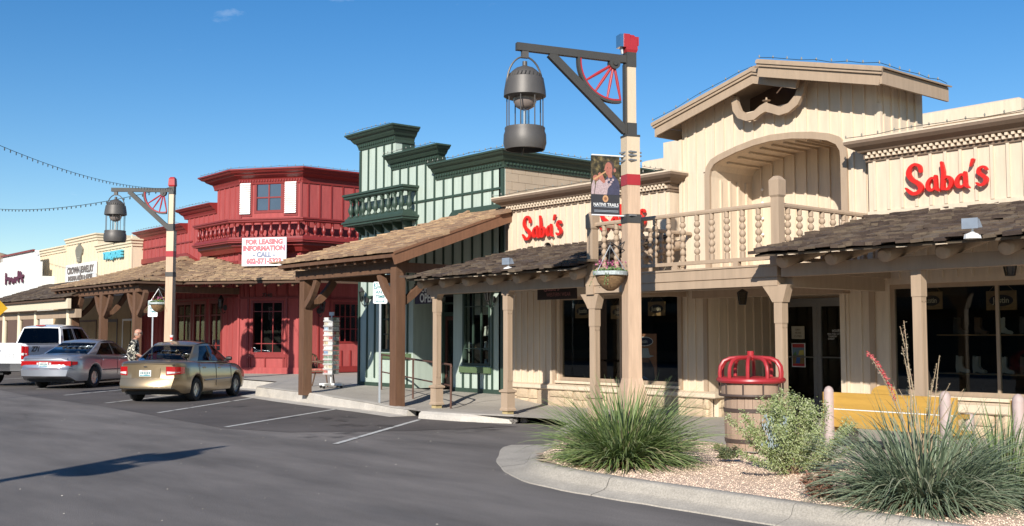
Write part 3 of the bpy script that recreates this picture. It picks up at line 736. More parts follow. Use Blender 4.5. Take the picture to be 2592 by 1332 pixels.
slope_roof(-11.22, 6.27, -8.96, 5.71, 14.76, 16.78, .26, 'roof_slope')
for q_ in ((-8.99, -8.95, 14.77, 16.78, 5.47, 5.70), (-13.84, -13.80, 14.94, 16.78, 5.36, 5.56)): mb = MB(); mb.box(*q_); part('side_fascia', mb, tan, S)
# yoke ornament under the peak
oY = [(-12.12, 5.80), (-12.09, 5.6), (-11.98, 5.45), (-11.8, 5.37), (-11.62, 5.37), (-11.48, 5.44), (-11.38, 5.47), (-11.27, 5.43), (-11.1, 5.36), (-10.9, 5.38), (-10.72, 5.48), (-10.60, 5.66), (-10.55, 5.86), (-10.57, 6.0)]
iY = [(-10.70, 5.97), (-10.70, 5.80), (-10.77, 5.65), (-10.9, 5.54), (-11.08, 5.50), (-11.24, 5.57), (-11.38, 5.63), (-11.5, 5.59), (-11.64, 5.51), (-11.8, 5.50), (-11.92, 5.58), (-11.98, 5.72), (-12.0, 5.84)]
mb = MB(); mb.prism(oY+iY, Matrix.Translation((0, 15.16, 0)) @ MG, .08); part('yoke_ornament', mb, tan, S)
mb = MB(); mb.lathe([(0, .0), (.02, .0), (.02, .03), (.07, .04), (.08, .05), (.02, .06), (.015, .10), (0, .1)], (-11.38, 15.12, 5.62), 10); part('bell', mb, tan, S)
# chimney block behind
mb = MB(); mb.box(-15.5, -14.2, 17.0, 18.0, 3.4, 5.72); part('roof_block', mb, cream, S)

# --- balcony
mb = MB(); mb.sweep([(-13.36, 15.2), (-13.36, 12.74), (-9.46, 12.74), (-9.46, 15.2)], [(-.04, 2.32), (0.03, 2.32), (.03, 2.43), (.02, 2.435), (.02, 2.445), (.04, 2.45), (.04, 2.60), (.06, 2.605), (.06, 2.63), (-.04, 2.63)]); part('balcony_fascia', mb, tan, S)
mb = MB(); mb.sweep([(-13.3, 15.3), (-13.3, 12.78), (-9.5, 12.78), (-9.5, 15.3)], [(-.04, 3.47), (.04, 3.47), (.045, 3.50), (.03, 3.53), (-.03, 3.53), (-.045, 3.50)]); part('hand_rail', mb, tan, S)
mb = MB(); mb.sweep([(-13.3, 15.3), (-13.3, 12.78), (-9.5, 12.78), (-9.5, 15.3)], [(-.035, 2.70), (.035, 2.70), (.035, 2.755), (-.035, 2.755)]); part('bottom_rail', mb, tan, S)
BM = bead_baluster(.715).mesh('baluster', tan, True)
for i in range(12): inst('baluster', BM, S, (-13.02+.293*i, 12.78, 2.755))
for i in range(8): inst('baluster', BM, S, (-9.5, 13.08+.285*i, 2.755)); inst('baluster', BM, S, (-13.3, 13.08+.285*i, 2.755))
for i, x in enumerate((-12.7, -11.4, -10.2)): piece('rail_block', (x, 12.78, 2.665), (.09, .08, .07), tan, S)
def newel(x, y, z0, z1):
    s = .085; mb = MB()
    pr = lambda r, z: [(x-r, y-r, z), (x+r, y-r, z), (x+r, y+r, z), (x-r, y+r, z)]
    lv = [(s, z0), (s, z0+.16), (s*.82, z0+.19), (s*.82, z1-.38), (s*.8, z1-.31), (s, z1-.28), (s*1.02, z1-.06), (s*.45, z1), (.001, z1+.005)]
    vs = [p for r, z in lv for p in pr(r, z)]; fs = [(4*i+k, 4*i+(k+1) % 4, 4*i+4+(k+1) % 4, 4*i+4+k) for i in range(len(lv)-1) for k in range(4)]
    mb.add(vs, fs); part('newel_post', mb, tan, S)
newel(-9.44, 12.76, 2.62, 3.90); newel(-13.28, 12.76, 2.30, 3.72)

# --- porch posts, beams, log rafters
def post(x, y, zt, cor=0):
    zb = .135; mb = MB()
    q = lambda r, a, b: mb.box(x-r, x+r, y-r, y+r, a, b)
    q(.075, zb, zb+.07); part('post_foot', mb, mat('worn_yellow_timber', (.42, .33, .16), .8), S)
    mb = MB(); q2 = [(.11, zb+.07), (.11, zb+.10), (.092, zb+.13), (.092, zb+.40), (.12, zb+.415), (.12, zb+.445), (.075, zb+.47)]
    vs = [(x+sx*r, y+sy*r, z) for r, z in q2 for sx, sy in ((-1, -1), (1, -1), (1, 1), (-1, 1))]
    mb.add(vs, [(4*i+k, 4*i+(k+1) % 4, 4*i+4+(k+1) % 4, 4*i+4+k) for i in range(len(q2)-1) for k in range(4)]+[(0, 1, 2, 3)]); part('post_base', mb, tan, S)
    mb = MB(); s = .062; mb.box(x-s, x+s, y-s, y+s, zb+.46, zt); part('post_shaft', mb, tan, S)
    mb = MB(); za, zc = zb+.62, zt-.42
    for dx in (-1, 1):   # framed panels on the two street-side faces
        X = x+dx*(s+.005)
        for yy in (y-.042, y+.042): mb.box(min(X, X-dx*.012), max(X, X-dx*.012), yy-.008, yy+.008, za, zc)
        for zz in (za, zc): mb.box(min(X, X-dx*.012), max(X, X-dx*.012), y-.05, y+.05, zz-.01, zz+.01)
    part('panel_moulding', mb, tan, S)
    mb = MB(); mb.box(x-s-.008, x+s+.008, y-s-.008, y+s+.008, zt-.36, zt-.02); part('post_collar', mb, tan, S)
    if cor:
        MQ = face(Matrix.Translation((x, y+.08, 0)), 0, 0, 0); mb = MB()
        mb.prism([(-.095, zt-.08), (-.10, zt-.03), (-.14, zt+.0), (-.17, zt+.05), (.17, zt+.05), (.14, zt+.0), (.10, zt-.03), (.095, zt-.08)] if cor == 1 else [(-.09, zt-.06), (-.15, zt+.04), (-.27, zt+.19), (.17, zt+.19), (.12, zt+.04), (.09, zt-.06)], MQ, .16); part('corbel', mb, tan, S)
for x, zt, c in ((-17.9, 2.44, 1), (-15.62, 2.44, 1), (-13.28, 2.12, 2), (-9.44, 2.14, 2), (-7.3, 2.46, 0), (-4.6, 2.46, 0)): post(x, 12.80, zt, c)
for q_ in ((-18.15, -13.45, 12.71, 12.89, 2.44, 2.62), (-9.36, -3.2, 12.71, 12.89, 2.44, 2.62), (-13.2, -9.55, 12.80, 12.90, 2.3, 2.45), (-9.5, -9.3, 12.9, 15.3, 2.3, 2.5)): mb = MB(); mb.box(*q_); part('porch_beam', mb, tan, S)
SH = []
sl_ = (3.43-2.72)/(15.1-12.15)
for x in [-18.0+.76*i for i in range(7)]+[-9.15+.79*i for i in range(8)]:
    mb = MB(); a = V((x, 12.42, 2.625)); mb.tube([a, a+V((0, .03, .012)), V((x, 15.2, 2.625+sl_*2.8))], [.07, .10, .095], 10); part('log_rafter', mb, tan, S, smooth=True)
up = V((0, 1, sl_)).normalized()
for A, B, f in (((-18.12, 12.15, 2.72), (-13.05, 12.15, 2.72), lambda s, v: (s > -.02 and s < 5.05-.19*v)), ((-9.45, 12.15, 2.72), (-3.2, 12.15, 2.72), lambda s, v: s > .02*v)):
    mb = MB(); x0, x1 = A[0], B[0]; n = V((0, -up.z, up.y))*.03
    vs = [V((x0+.03, 12.2, 2.70)), V((x1-.05, 12.2, 2.70)), V((x1-.05 if x0 < -12 else x1, 15.1, 3.42)), V((x0+.03, 15.1, 3.42))]
    if x0 < -12: vs[2].x = -13.6
    mb.add([p-n*.0 for p in vs]+[p+n for p in vs], [(3, 2, 1, 0), (4, 5, 6, 7), (0, 1, 5, 4), (1, 2, 6, 5), (2, 3, 7, 6), (3, 0, 4, 7)])
    part('porch_roof', mb, mat('roof_deck', (.10, .075, .05), .9), S)
    roof_plane(SH, A, B, up, 3.06, .16, f, w=(.10, .24), th=.036, wild=.06)
emit_shingles(SH, shake_d, S)
# pale drip edge pieces peeping out under the eave
random.seed(8)
for i in range(26):
    x = R(-18, -13.2) if i % 2 else R(-9.3, -4); piece('eave_chip', (x, 12.17, 2.70), (R(.03, .1), .05, .010), cream, S, Matrix.Rotation(R(-.2, .2), 3, 'Z'))
# rooftop block of the building behind
B2 = thing('rear_building', (-17, 27, 0), 'pale beige flat-roofed block with an overhanging parapet rising behind the gabled shop', 'building')
mb = MB(); mb.box(-24, -12.0, 25.6, 33, 0, 6.95); part('wall', mb, cream, B2)
mb = MB(); mb.sweep([(-24, 33), (-24, 25.3), (-11.7, 25.3), (-11.7, 33)], [(-.5, 6.90), (0, 6.90), (0, 7.22), (-.1, 7.27), (-.5, 7.27)]); part('parapet', mb, cream, B2)
# ------------------------------------------------------------------ gridded windows
def grid_window(parent, A, B, u0, u1, z0, z1, cols, rows, mt, fw=.06, mw=.022, sink=.03, gm=None, room=.5, cx=None, rx=None, backm=None):
    """frame part with pane and glazing-bar children; box of dark room behind"""
    M = frame(A, B); mb = MB()
    bx = lambda a, b, c, d, e, f: mb.box(a, b, c, d, e, f, M)
    bx(u0, u0+fw, sink-.05, sink+.05, z0, z1); bx(u1-fw, u1, sink-.05, sink+.05, z0, z1); bx(u0+fw, u1-fw, sink-.049, sink+.049, z0, z0+fw); bx(u0+fw, u1-fw, sink-.049, sink+.049, z1-fw, z1)
    f = part('window', mb, mt, parent)
    us = [u0+fw]+(cx or [u0+fw+(u1-u0-2*fw)*i/cols for i in range(1, cols)])+[u1-fw]
    zs = [z0+fw]+(rx or [z0+fw+(z1-z0-2*fw)*i/rows for i in range(1, rows)])+[z1-fw]
    for u in us[1:-1]: q = MB(); q.box(u-mw/2, u+mw/2, sink-.03, sink+.02, z0+fw, z1-fw, M); link('glazing_bar', q.mesh('glazing_bar', mt), f)
    for z in zs[1:-1]: q = MB(); q.box(u0+fw, u1-fw, sink-.026, sink+.016, z-mw/2, z+mw/2, M); link('glazing_bar', q.mesh('glazing_bar', mt), f)
    for a, b in zip(us, us[1:]):
        for c, d in zip(zs, zs[1:]):
            q = MB(); q.box(a+mw*.3, b-mw*.3, sink, sink+.006, c+mw*.3, d-mw*.3, M); link('pane', q.mesh('pane', gm or glass), f)
    if room:
        q = MB(); a, b = u0-.02, u1+.02
        q.box(a, b, room, room+.03, z0, z1, M); q.box(a-.03, a, sink+.06, room, z0, z1, M); q.box(b, b+.03, sink+.06, room, z0, z1, M); q.box(a, b, sink+.06, room, z0-.03, z0, M); q.box(a, b, sink+.06, room, z1, z1+.03, M)
        link('window_interior', q.mesh('window_interior', backm or darkin), f)
    return f
def lantern(x, y, z, nx, ny, label, s=1.0):
    """black wall lantern on a bracket, (nx,ny) away from the wall"""
    t = thing('wall_lantern', (x, y, z), label, 'wall lantern', 'black lanterns on shop walls'); a = atan2(ny, nx)
    Q = Matrix.Rotation(a, 4, 'Z') @ Matrix.Scale(s, 4)
    def P(n, mb, mt): mb.v = [tuple(Q @ V(p)) for p in mb.v]; part(n, mb, mt, t, world=False)
    P('back_plate', MB().lathe([(0, 0), (.08, .0), (.08, .02), (0, .02)], M=Matrix.Rotation(pi/2, 4, 'Y') @ Matrix.Identity(4), n=12), ironm)
    P('bracket', MB().tube([(0, 0, -.12), (.08, 0, -.16), (.15, 0, -.1), (.17, 0, -.02)], .012, 6), ironm)
    P('lantern_body', MB().lathe([(.03, 0), (.05, .02), (.075, .22), (.08, .24), (.02, .32), (.0, .36)], (.17, 0, -.02), 6), glassmat('lantern_glass', (.4, .4, .38), 1.0) if 'lantern_glass' not in MATS else MATS['lantern_glass'])
    cage = MB(); cage.lathe([(.09, .0), (.095, .015), (.03, .10), (.012, .13), (0, .15)], (.17, 0, .21), 6); cage.lathe([(0, -.03), (.045, -.02), (.055, .0), (0, .01)], (.17, 0, -.02), 6)
    for k in range(6): c, s_ = cos(k*pi/3), sin(k*pi/3); cage.beam((.17+.05*c, .05*s_, -.01), (.17+.082*c, .082*s_, .22), .01, .01)
    P('lantern_cage', cage, ironm); return t
def brace_curve(p0, p1, bow, w, t, parent, name='brace', mt=None):
    """curved timber knee brace from p0 (on the post) to p1 (under the beam)"""
    p0 = V(p0); p1 = V(p1); d = (p1-p0); side = d.cross(V((0, 0, 1))).normalized(); nrm = side.cross(d).normalized(); mb = MB(); n = 6; vs = []
    for i in range(n+1):
        s = i/n; c = p0+d*s+nrm*bow*sin(pi*s); tt = w
        vs += [c-nrm*tt/2-side*t/2, c-nrm*tt/2+side*t/2, c+nrm*tt/2+side*t/2, c+nrm*tt/2-side*t/2]
    fs = [(4*i+k, 4*i+(k+1) % 4, 4*i+4+(k+1) % 4, 4*i+4+k) for i in range(n) for k in range(4)]+[(0, 1, 2, 3), (4*n, 4*n+1, 4*n+2, 4*n+3)]
    mb.add(vs, fs); part(name, mb, mt or brownw, parent)
def old_cornice(parent, path, z0, h, out, mt, den=True, dpath=None, dmt=None):
    """projecting cornice: small bed mould, dentil course, cove and crown"""
    mb = MB(); k = h
    mb.sweep(path, [(-.02, z0), (.04, z0), (.05, z0+.05*k/.4), (.05, z0+.15*k), (.08, z0+.33*k), (.10, z0+.40*k), (.13, z0+.42*k), (out*.55, z0+.58*k), (out*.62, z0+.68*k), (out*.80, z0+.74*k), (out*.93, z0+.88*k), (out, z0+.90*k), (out, z0+k), (-.02, z0+k+.02)])
    part('cornice', mb, mt, parent)
    if den: dentils(parent, dpath or path, .05, z0+.17*k, .13*k, .045, .06, .045, dmt or mt)

# ------------------------------------------------------------------ green shop
G = thing('green_shop', (-22, 15.3, 0), 'pale green false-front shop with dark green battens, stepped cornices and small baluster balcony', 'shop building')
gY = 15.3; gL, g1, g2, gR = -25.0, -23.28, -21.33, -18.8
mb = MB()
mb.wall((gL, gY), (gR, gY), 0, 5.55, .2, [(1.1, 2.1, 1.19, 2.48), (2.57, 4.27, 0, 2.60), (4.65, 5.70, .90, 2.70)])
mb.wall((gL, gY), (g1, gY), 5.55, 6.7, .2); mb.wall((g1, gY), (g2, gY), 5.55, 6.0, .2)
mb.box(gL, gL+.2, gY+.2, 23, 0, 5.55)
mb.box(-22.46, -22.43, gY+.2, gY+1.0, 0, 2.6); mb.box(-20.73, -20.7, gY+.2, gY+1.0, 0, 2.6)
part('wall', mb, greenp, G)
mb = MB(); mb.box(g1-.2, g1, gY+.2, 15.9, 5.55, 6.7); mb.box(gL, gL+.2, gY+.2, 15.9, 5.55, 6.7); mb.box(gL+.2, g1-.2, 15.75, 15.9, 5.55, 6.7)
part('tower_side', mb, greent, G)
mb = MB(); mb.box(gL+.2, gR-.2, gY+.2, 23, 5.2, 5.28); part('flat_roof', mb, cmu, G)
# side wall of single blocks
random.seed(31); mb = MB(); mb.box(gR-.2, gR-.012, gY, 24.4, 0, 5.55); part('side_wall', mb, cmu, G)
k = 0; z = 3.18
while z < 5.45:
    y = gY+.03-(.2 if k % 2 else 0)
    while y < 24.2:
        a = max(y, gY+.03); b = min(y+.392, 24.3)
        piece('block', (gR-.006+R(-.002, .002), (a+b)/2, z+.095), (.02, b-a-.006, .186), cmu, G); y += .4
    z += .193; k += 1
old_cornice(G, [(gL, 15.85), (gL, gY), (g1, gY), (g1, 15.85)], 6.63, .42, .33, greent, dpath=[(gL, gY), (g1, gY)])
old_cornice(G, [(g1-.15, gY), (g2, gY), (g2, 15.42)], 5.90, .36, .32, greent, dpath=[(g1-.1, gY), (g2, gY)])
old_cornice(G, [(g2-.1, gY), (gR, gY), (gR, 24.4)], 5.42, .37, .32, greent, dpath=[(g2-.05, gY), (gR, gY), (gR, 24.4)])
battens(G, (gL, gY), (g1, gY), .5, 6.62, .383, greent, .05, .03, skip=[(1.0, 2.2)], u0=.04)
battens(G, (gL, gY), (g1, gY), 2.6, 6.62, .383, greent, .05, .03, u0=.04+.383*3, u1=1.7)
st = .383
def zb(u): return 2.66 if 2.5 < u < 4.4 or 4.6 < u < 5.75 else (.3)
u = .04+.383*5
while u < 6.15:
    zt = 5.9 if u < g2-gL else 5.42
    z0 = zb(u); M = frame((gL, gY), (gR, gY)); piece('batten', M @ V((u, -.015, (z0+zt)/2)), (.05, .03, zt-z0), greent, G); u += .383
piece('corner_trim', (gR-.045, gY-.018, 2.8), (.10, .04, 5.2), greent, G); piece('corner_trim', (gL+.03, gY-.02, 3.4), (.07, .044, 6.4), greent, G)
piece('cross_rail', ((-22.9+gR)/2, gY-.018, 4.96), (4.1, .036, .05), greent, G)
piece('cross_rail', ((gL+gR)/2, gY-.019, 2.62), (6.1, .038, .07), greent, G)
mb = MB(); mb.prism([(-20.95, 4.40), (-20.7, 4.60), (gR, 4.60), (gR, 4.34), (-20.95, 4.34)], Matrix.Translation((0, gY-.03, 0)) @ MG, .03); part('base_board', mb, greent, G)
for a, b in ((gL, -22.46), (-20.7, gR)): piece('skirting', ((a+b)/2, gY-.02, .25), (b-a, .045, .26), greent, G)
for a, b, zt in ((-23.9, -22.5, 1.13), (-20.42, -19.25, .86)): piece('window_board', ((a+b)/2, gY-.03, zt-.05), (b-a, .07, .14), mat('olive_green_trim', (.10, .15, .07), .6, .1, 2, VS), G)
for i in range(4): piece('panel_stile', (-20.32+.3*i, gY-.016, .56), (.055, .034, .40), greent, G)
GR_ = grid_window(G, (gL, gY), (gR, gY), 4.65, 5.70, .90, 2.70, 3, 3, greent, rx=[1.3, 2.28], room=0)
grid_window(G, (gL, gY), (gR, gY), 1.1, 2.1, 1.19, 2.48, 3, 3, greent, room=.8)
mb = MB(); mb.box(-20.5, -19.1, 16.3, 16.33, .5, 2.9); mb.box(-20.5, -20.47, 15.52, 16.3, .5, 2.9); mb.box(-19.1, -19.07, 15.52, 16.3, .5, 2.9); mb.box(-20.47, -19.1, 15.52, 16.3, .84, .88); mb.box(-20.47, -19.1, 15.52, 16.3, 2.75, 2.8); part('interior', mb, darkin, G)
# door in its recess
mb = MB(); mb.box(-22.43, -22.33, gY+.9, gY+1.0, .28, 2.45); mb.box(-20.83, -20.73, gY+.9, gY+1.0, .28, 2.45); mb.box(-22.33, -20.83, gY+.901, gY+.999, 2.1, 2.2); mb.box(-22.33, -20.83, gY+.901, gY+.999, 2.4, 2.45); mb.box(-21.62, -21.54, gY+.902, gY+.998, .28, 2.1)
part('door_frame', mb, greent, G)
for a, b in ((-22.33, -21.62), (-21.54, -20.83)):
    mb = MB(); mb.box(a, a+.08, gY+.93, gY+.97, .3, 2.09); mb.box(b-.08, b, gY+.93, gY+.97, .3, 2.09); mb.box(a+.08, b-.08, gY+.931, gY+.969, .3, .55); mb.box(a+.08, b-.08, gY+.931, gY+.969, 1.99, 2.09)
    d = part('door', mb, mat('dark_red_door', (.09, .03, .02), .5), G); q = MB(); q.box(a+.08, b-.08, gY+.945, gY+.951, .55, 1.99); link('pane', q.mesh('pane', glass), d)
    q = MB(); q.lathe([(0, 0), (.03, .005), (.03, .04), (0, .05)], (b-.05, gY+.9, 1.15), 8); link('handle', q.mesh('handle', chromem), d)
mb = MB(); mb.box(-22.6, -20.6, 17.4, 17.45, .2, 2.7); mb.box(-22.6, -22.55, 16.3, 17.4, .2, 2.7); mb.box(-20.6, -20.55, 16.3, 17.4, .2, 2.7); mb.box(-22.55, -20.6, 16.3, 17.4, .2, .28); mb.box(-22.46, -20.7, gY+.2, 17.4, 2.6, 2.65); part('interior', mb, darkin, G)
mb = MB(); mb.box(-22.43, -20.73, gY, gY+.9, .1, .285); part('threshold', mb, conc, G)
# baluster balcony on the face
UB = urn_baluster(.56, greent)
def false_balcony(parent, path, zt, zb_, h, mt, mesh, spac, ends=True):
    mb = MB(); mb.sweep(path, [(-.12, zt-.14), (.02, zt-.14), (.05, zt-.11), (.05, zt-.07), (.09, zt-.05), (.09, zt), (-.12, zt)]); part('balcony_rail', mb, mt, parent)
    mb = MB(); mb.sweep(path, [(-.14, zb_), (.06, zb_), (.06, zb_+.04), (.10, zb_+.06), (.10, zb_+.10), (.03, zb_+.13), (.02, zb_+.20), (-.14, zb_+.20)]); part('balcony_base', mb, mt, parent)
    for A, B in zip(path, path[1:]):
        l = hypot(B[0]-A[0], B[1]-A[1]); n = max(1, round(l/spac)); M = frame(A, B)
        if l < .7: n = max(1, int(l/spac))
        for i in range(n):
            p = M @ V(((i+.5)*l/n, .05, zb_+.20)); inst('baluster', mesh, parent, p, None, (1, 1, (zt-.14-zb_-.20)/h))
            piece('baluster_block', M @ V(((i+.5)*l/n, .05, zb_+.215)), (.14, .14, .05), mt, parent, M.to_3x3())
false_balcony(G, [(gL-.02, gY), (gL-.02, gY-.42), (-22.28, gY-.42), (-22.28, gY)], 5.37, 4.52, .56, greent, UB, .30)
mb = MB(); mb.box(gL, -22.3, gY-.40, gY, 4.50, 4.56); part('balcony_soffit', mb, greent, G)
for i in range(6): x = -24.8+.45*i; mb = MB(); mb.prism([(0, 4.5), (-.3, 4.5), (-.28, 4.42), (-.08, 4.30), (0, 4.28)], Matrix.Translation((x, gY, 0)) @ Matrix(((0, 0, 1, 0), (1, 0, 0, 0), (0, 1, 0, 0), (0, 0, 0, 1))), .05); part('bracket', mb, greent, G)

# its timber porch: hipped at the left, open gable end at the right
eZ, eY, eL, eR = 3.30, 12.05, -23.42, -18.33
gs = (4.44-eZ)/(15.3-eY); up = V((0, 1, gs)).normalized(); run = hypot(15.3-eY, 4.44-eZ)
mb = MB(); t3 = .05
top = [V((eL, eY, eZ)), V((eR, eY, eZ)), V((eR, 15.28, 4.43)), V((eL+3.2, 15.28, 4.43))]
mb.add([p-V((0, 0, .10)) for p in top]+[p-V((0, 0, .03)) for p in top], [(3, 2, 1, 0), (4, 5, 6, 7), (0, 1, 5, 4), (1, 2, 6, 5), (2, 3, 7, 6), (3, 0, 4, 7)])
l3 = [V((eL, eY, eZ)), V((eL+3.2, 15.28, 4.43)), V((eL, 15.28, 3.30))]
mb.add([p-V((0, 0, .10)) for p in l3]+[p-V((0, 0, .03)) for p in l3], [(0, 1, 2), (3, 4, 5), (0, 1, 4, 3), (1, 2, 5, 4), (2, 0, 3, 5)])
part('porch_roof', mb, brownw, G)
SH = []; roof_plane(SH, (eL, eY, eZ), (eR, eY, eZ), up, run-.05, .22, lambda s, v: s > v*.93-.05 and s < 5.12, w=(.12, .26), th=.05, wild=.004)
upL = V((1, 0, gs)).normalized(); roof_plane(SH, (eL, 15.28, eZ), (eL, eY, eZ), upL, 3.3, .22, lambda s, v: s < 3.2-v*.93, w=(.12, .26), th=.05, wild=.004)
emit_shingles(SH, shake_t, G)
random.seed(2)
for i in range(15):    # hip caps, stepped
    s = i/14; p = V((eL, eY, eZ)).lerp(V((eL+3.2, 15.28, 4.43)), s)+V((-.02, 0, .05)); piece('hip_cap', p, (.30, .26, .03), shake_t, G, rz(atan2(3.23, 3.2)) @ Matrix.Rotation(-.24+.12, 3, 'Y'))
mb = MB(); mb.beam((eR+.02, eY-.05, eZ-.15), (eR+.02, 15.28, 4.43-.13), .05, .22); mb.beam((eR+.05, eY-.06, eZ-.02), (eR+.05, 15.28, 4.43-.0), .03, .05); part('barge_board', mb, mat('red_brown_timber', (.20, .095, .05), .7, .15, 2, VS, .2, 14), G)
for i in range(13):
    x = eL+.2+i*.4; mb = MB(); mb.beam((x, eY+.06, eZ-.13+.02), (x, 15.25 if x > -20.3 else eY+max(.3, (x-eL)), (4.33 if x > -20.3 else eZ-.13+gs*max(.3, (x-eL)))-.05), .07, .12); part('rafter', mb, brownw, G)
pL, pR = (-22.92, 12.55), (-18.82, 12.45)
for (x, y), zt in ((pL, 3.0), (pR, 3.22)):
    mb = MB(); mb.box(x-.115, x+.115, y-.115, y+.115, KZ(x)-.05, zt); part('post', mb, brownw, G)
for q_ in ((-23.15, -18.7, 12.38, 12.58, 2.92, 3.14), (-23.02, -22.82, 12.581, 15.25, 2.93, 3.13), (-18.93, -18.72, 12.581, 15.25, 2.93, 3.13)): mb = MB(); mb.box(*q_); part('porch_beam', mb, brownw, G)
brace_curve((-22.82, 12.5, 2.30), (-22.25, 12.48, 2.92), -.06, .15, .12, G); brace_curve((-18.92, 12.48, 2.25), (-19.55, 12.48, 2.92), -.06, .15, .12, G)
brace_curve((-22.92, 12.66, 2.30), (-22.92, 13.3, 2.92), -.06, .17, .14, G); brace_curve((-18.82, 12.56, 2.30), (-18.82, 13.2, 2.92), -.06, .15, .12, G)

# ------------------------------------------------------------------ red shop
RD = thing('red_shop', (-38, 17, 0), 'dark red western building with a bay tower, white shutters, baluster band and stepped cornices', 'shop building')
P0, P1, P2, P3 = (-44.5, 16.64), (-35.25, 16.64), (-33.3, 18.04), (-33.3, 27)
xa, xb = -39.8, -37.15       # steps of the front
mb = MB()
D1 = [(P0[0]+0, 0)]
lw = lambda px: PY(px, 800, 16.64).x-P0[0]
doors = [(lw(446), lw(486), .3, 2.9), (lw(489), lw(522), .3, 2.9), (lw(530), lw(563), .95, 2.9)]
mb.wall(P0, P1, 0, 5.6, .25, doors)
mb.wall((xa, 16.64), P1, 5.6, 6.15, .25); mb.wall((xb, 16.64), P1, 6.15, 7.15, .25)
c0 = hypot(P2[0]-P1[0], P2[1]-P1[1])
def cu(px, py): p = PP(px, py, P1, P2); return hypot(p.x-P1[0], p.y-P1[1]), p.z
ua, zu1 = cu(645, 462); ub, zu0 = cu(717, 538)
la, zl1 = cu(637, 762); lb, zl0 = cu(717, 897)
mb.wall(P1, P2, 0, 7.15, .25, [(ua, ub, zu0, zu1), (la, lb, zl0, zl1)])
def su(px, py): p = PX(px, py, P2[0]); return p.y-P2[1], p.z
sa, zs1 = su(843, 765); sb, zs0 = su(918, 869)
mb.wall(P2, P3, 0, 5.2, .25, [(sa, sb, zs0, zs1)]); mb.wall(P2, (P2[0], 21.1), 5.2, 7.15, .25)
part('wall', mb, redp, RD)
mb = MB(); mb.box(xa, P2[0]-.25, 20.85, 21.1, 5.2, 7.15); mb.box(xb, xb+.2, 16.9, 20.85, 5.2, 7.15); mb.box(P0[0], P0[0]+.2, 16.9, 26, 0, 5.6); mb.box(P0[0]+.2, P2[0]-.3, 18.3, 26, 4.9, 5.0); mb.box(P0[0], P2[0]-.3, 26, 26.2, 0, 5)
part('rear_wall', mb, redp, RD)
old_cornice(RD, [(P0[0], 17.2), P0, (xa, 16.64)], 5.56, .36, .34, redt, den=False)
old_cornice(RD, [(xa-.2, 16.9), (xa-.2, 16.64), (xb, 16.64)], 6.08, .38, .34, redt, den=False)
old_cornice(RD, [(xb-.15, 18.2), (xb-.15, 16.64), P1, P2, (P2[0], 21.15), (-36, 21.15)], 6.92, .50, .50, redt, dpath=[P1, P2])
battens(RD, P0, (xa, 16.64), 4.66, 5.56, .43, redp, .05, .03); battens(RD, (xa, 16.64), (xb, 16.64), lambda u: 4.1, 6.08, .43, redp, .05, .03); battens(RD, (xb, 16.64), P1, 4.1, 6.92, .43, redp, .05, .03)
battens(RD, P2, (P2[0], 21.1), 4.1, 6.92, .46, redt, .05, .03); battens(RD, P1, P2, 4.1, 5.0, .40, redp, .05, .03)
battens(RD, P2, P3, .5, 4.0, .46, redt, .05, .03, skip=[(sa-.1, sb+.1)])
battens(RD, P2, P3, .3, zs0-.25, .36, redt, .05, .03, u0=sa, u1=sb)
battens(RD, P0, P1, .35, 3.9, .43, redp, .05, .03, skip=[(a-.1, b+.1) for a, b, _, _ in doors])
battens(RD, P0, P1, 3.0, 3.9, .43, redp, .05, .03, u0=doors[0][0], u1=doors[2][1])
M0, M1, M2 = frame(P0, P1), frame(P1, P2), frame(P2, P3)
battens(RD, P1, P2, zl1+.15, 3.95, .42, redt, .05, .03); 
for u in (.03, la-.12, lb+.12, c0-.04): piece('corner_board', M1 @ V((u, -.02, 2.0)), (.07, .045, 3.6), redt if u > .1 else redp, RD, M1.to_3x3())
for u in (.03, c0-.04): piece('corner_board', M1 @ V((u, -.02, 5.55)), (.08, .045, 2.8), redt, RD, M1.to_3x3())
piece('cross_rail', M1 @ V((c0/2, -.022, zl1+.10)), (c0, .04, .07), redt, RD, M1.to_3x3()); piece('cross_rail', M2 @ V((4, -.022, zs1+.10)), (8, .04, .07), redt, RD, M2.to_3x3()); piece('cross_rail', M0 @ V((4.6, -.022, 2.98)), (9.2, .04, .07), redt, RD, M0.to_3x3())
piece('cross_rail', M0 @ V((2.6, -.022, 5.2)), (5.2, .04, .05), redt, RD, M0.to_3x3())
piece('skirting', M1 @ V((c0/2, -.03, .37)), (c0, .05, .26), redp, RD, M1.to_3x3()); piece('skirting', M2 @ V((4, -.03, .42)), (8, .05, .2), redt, RD, M2.to_3x3()); piece('skirting', M0 @ V((4.6, -.03, .40)), (9.2, .05, .25), redp, RD, M0.to_3x3())
# board that follows the porch roof line
fx = lambda px, py: PY(px, py, 16.6)
a, b, c = fx(360, 667), fx(472, 650), fx(520, 682); RB, RC = b, c
for p, q in (((-44.5, 16.6, 4.68), (b.x, 16.6, 4.68)), ((b.x, 16.6, 4.68), (c.x, 16.6, 4.14)), ((c.x, 16.6, 4.14), (P1[0]+.02, 16.6, 4.14))):
    mb = MB(); mb.beam(p, q, .06, .2); part('roof_board', mb, redt, RD)
piece('roof_board', M1 @ V((c0/2, -.04, 4.14)), (c0, .06, .2), redt, RD, M1.to_3x3()); piece('roof_board', M2 @ V((2, -.04, 4.14)), (4, .06, .2), redt, RD, M2.to_3x3())
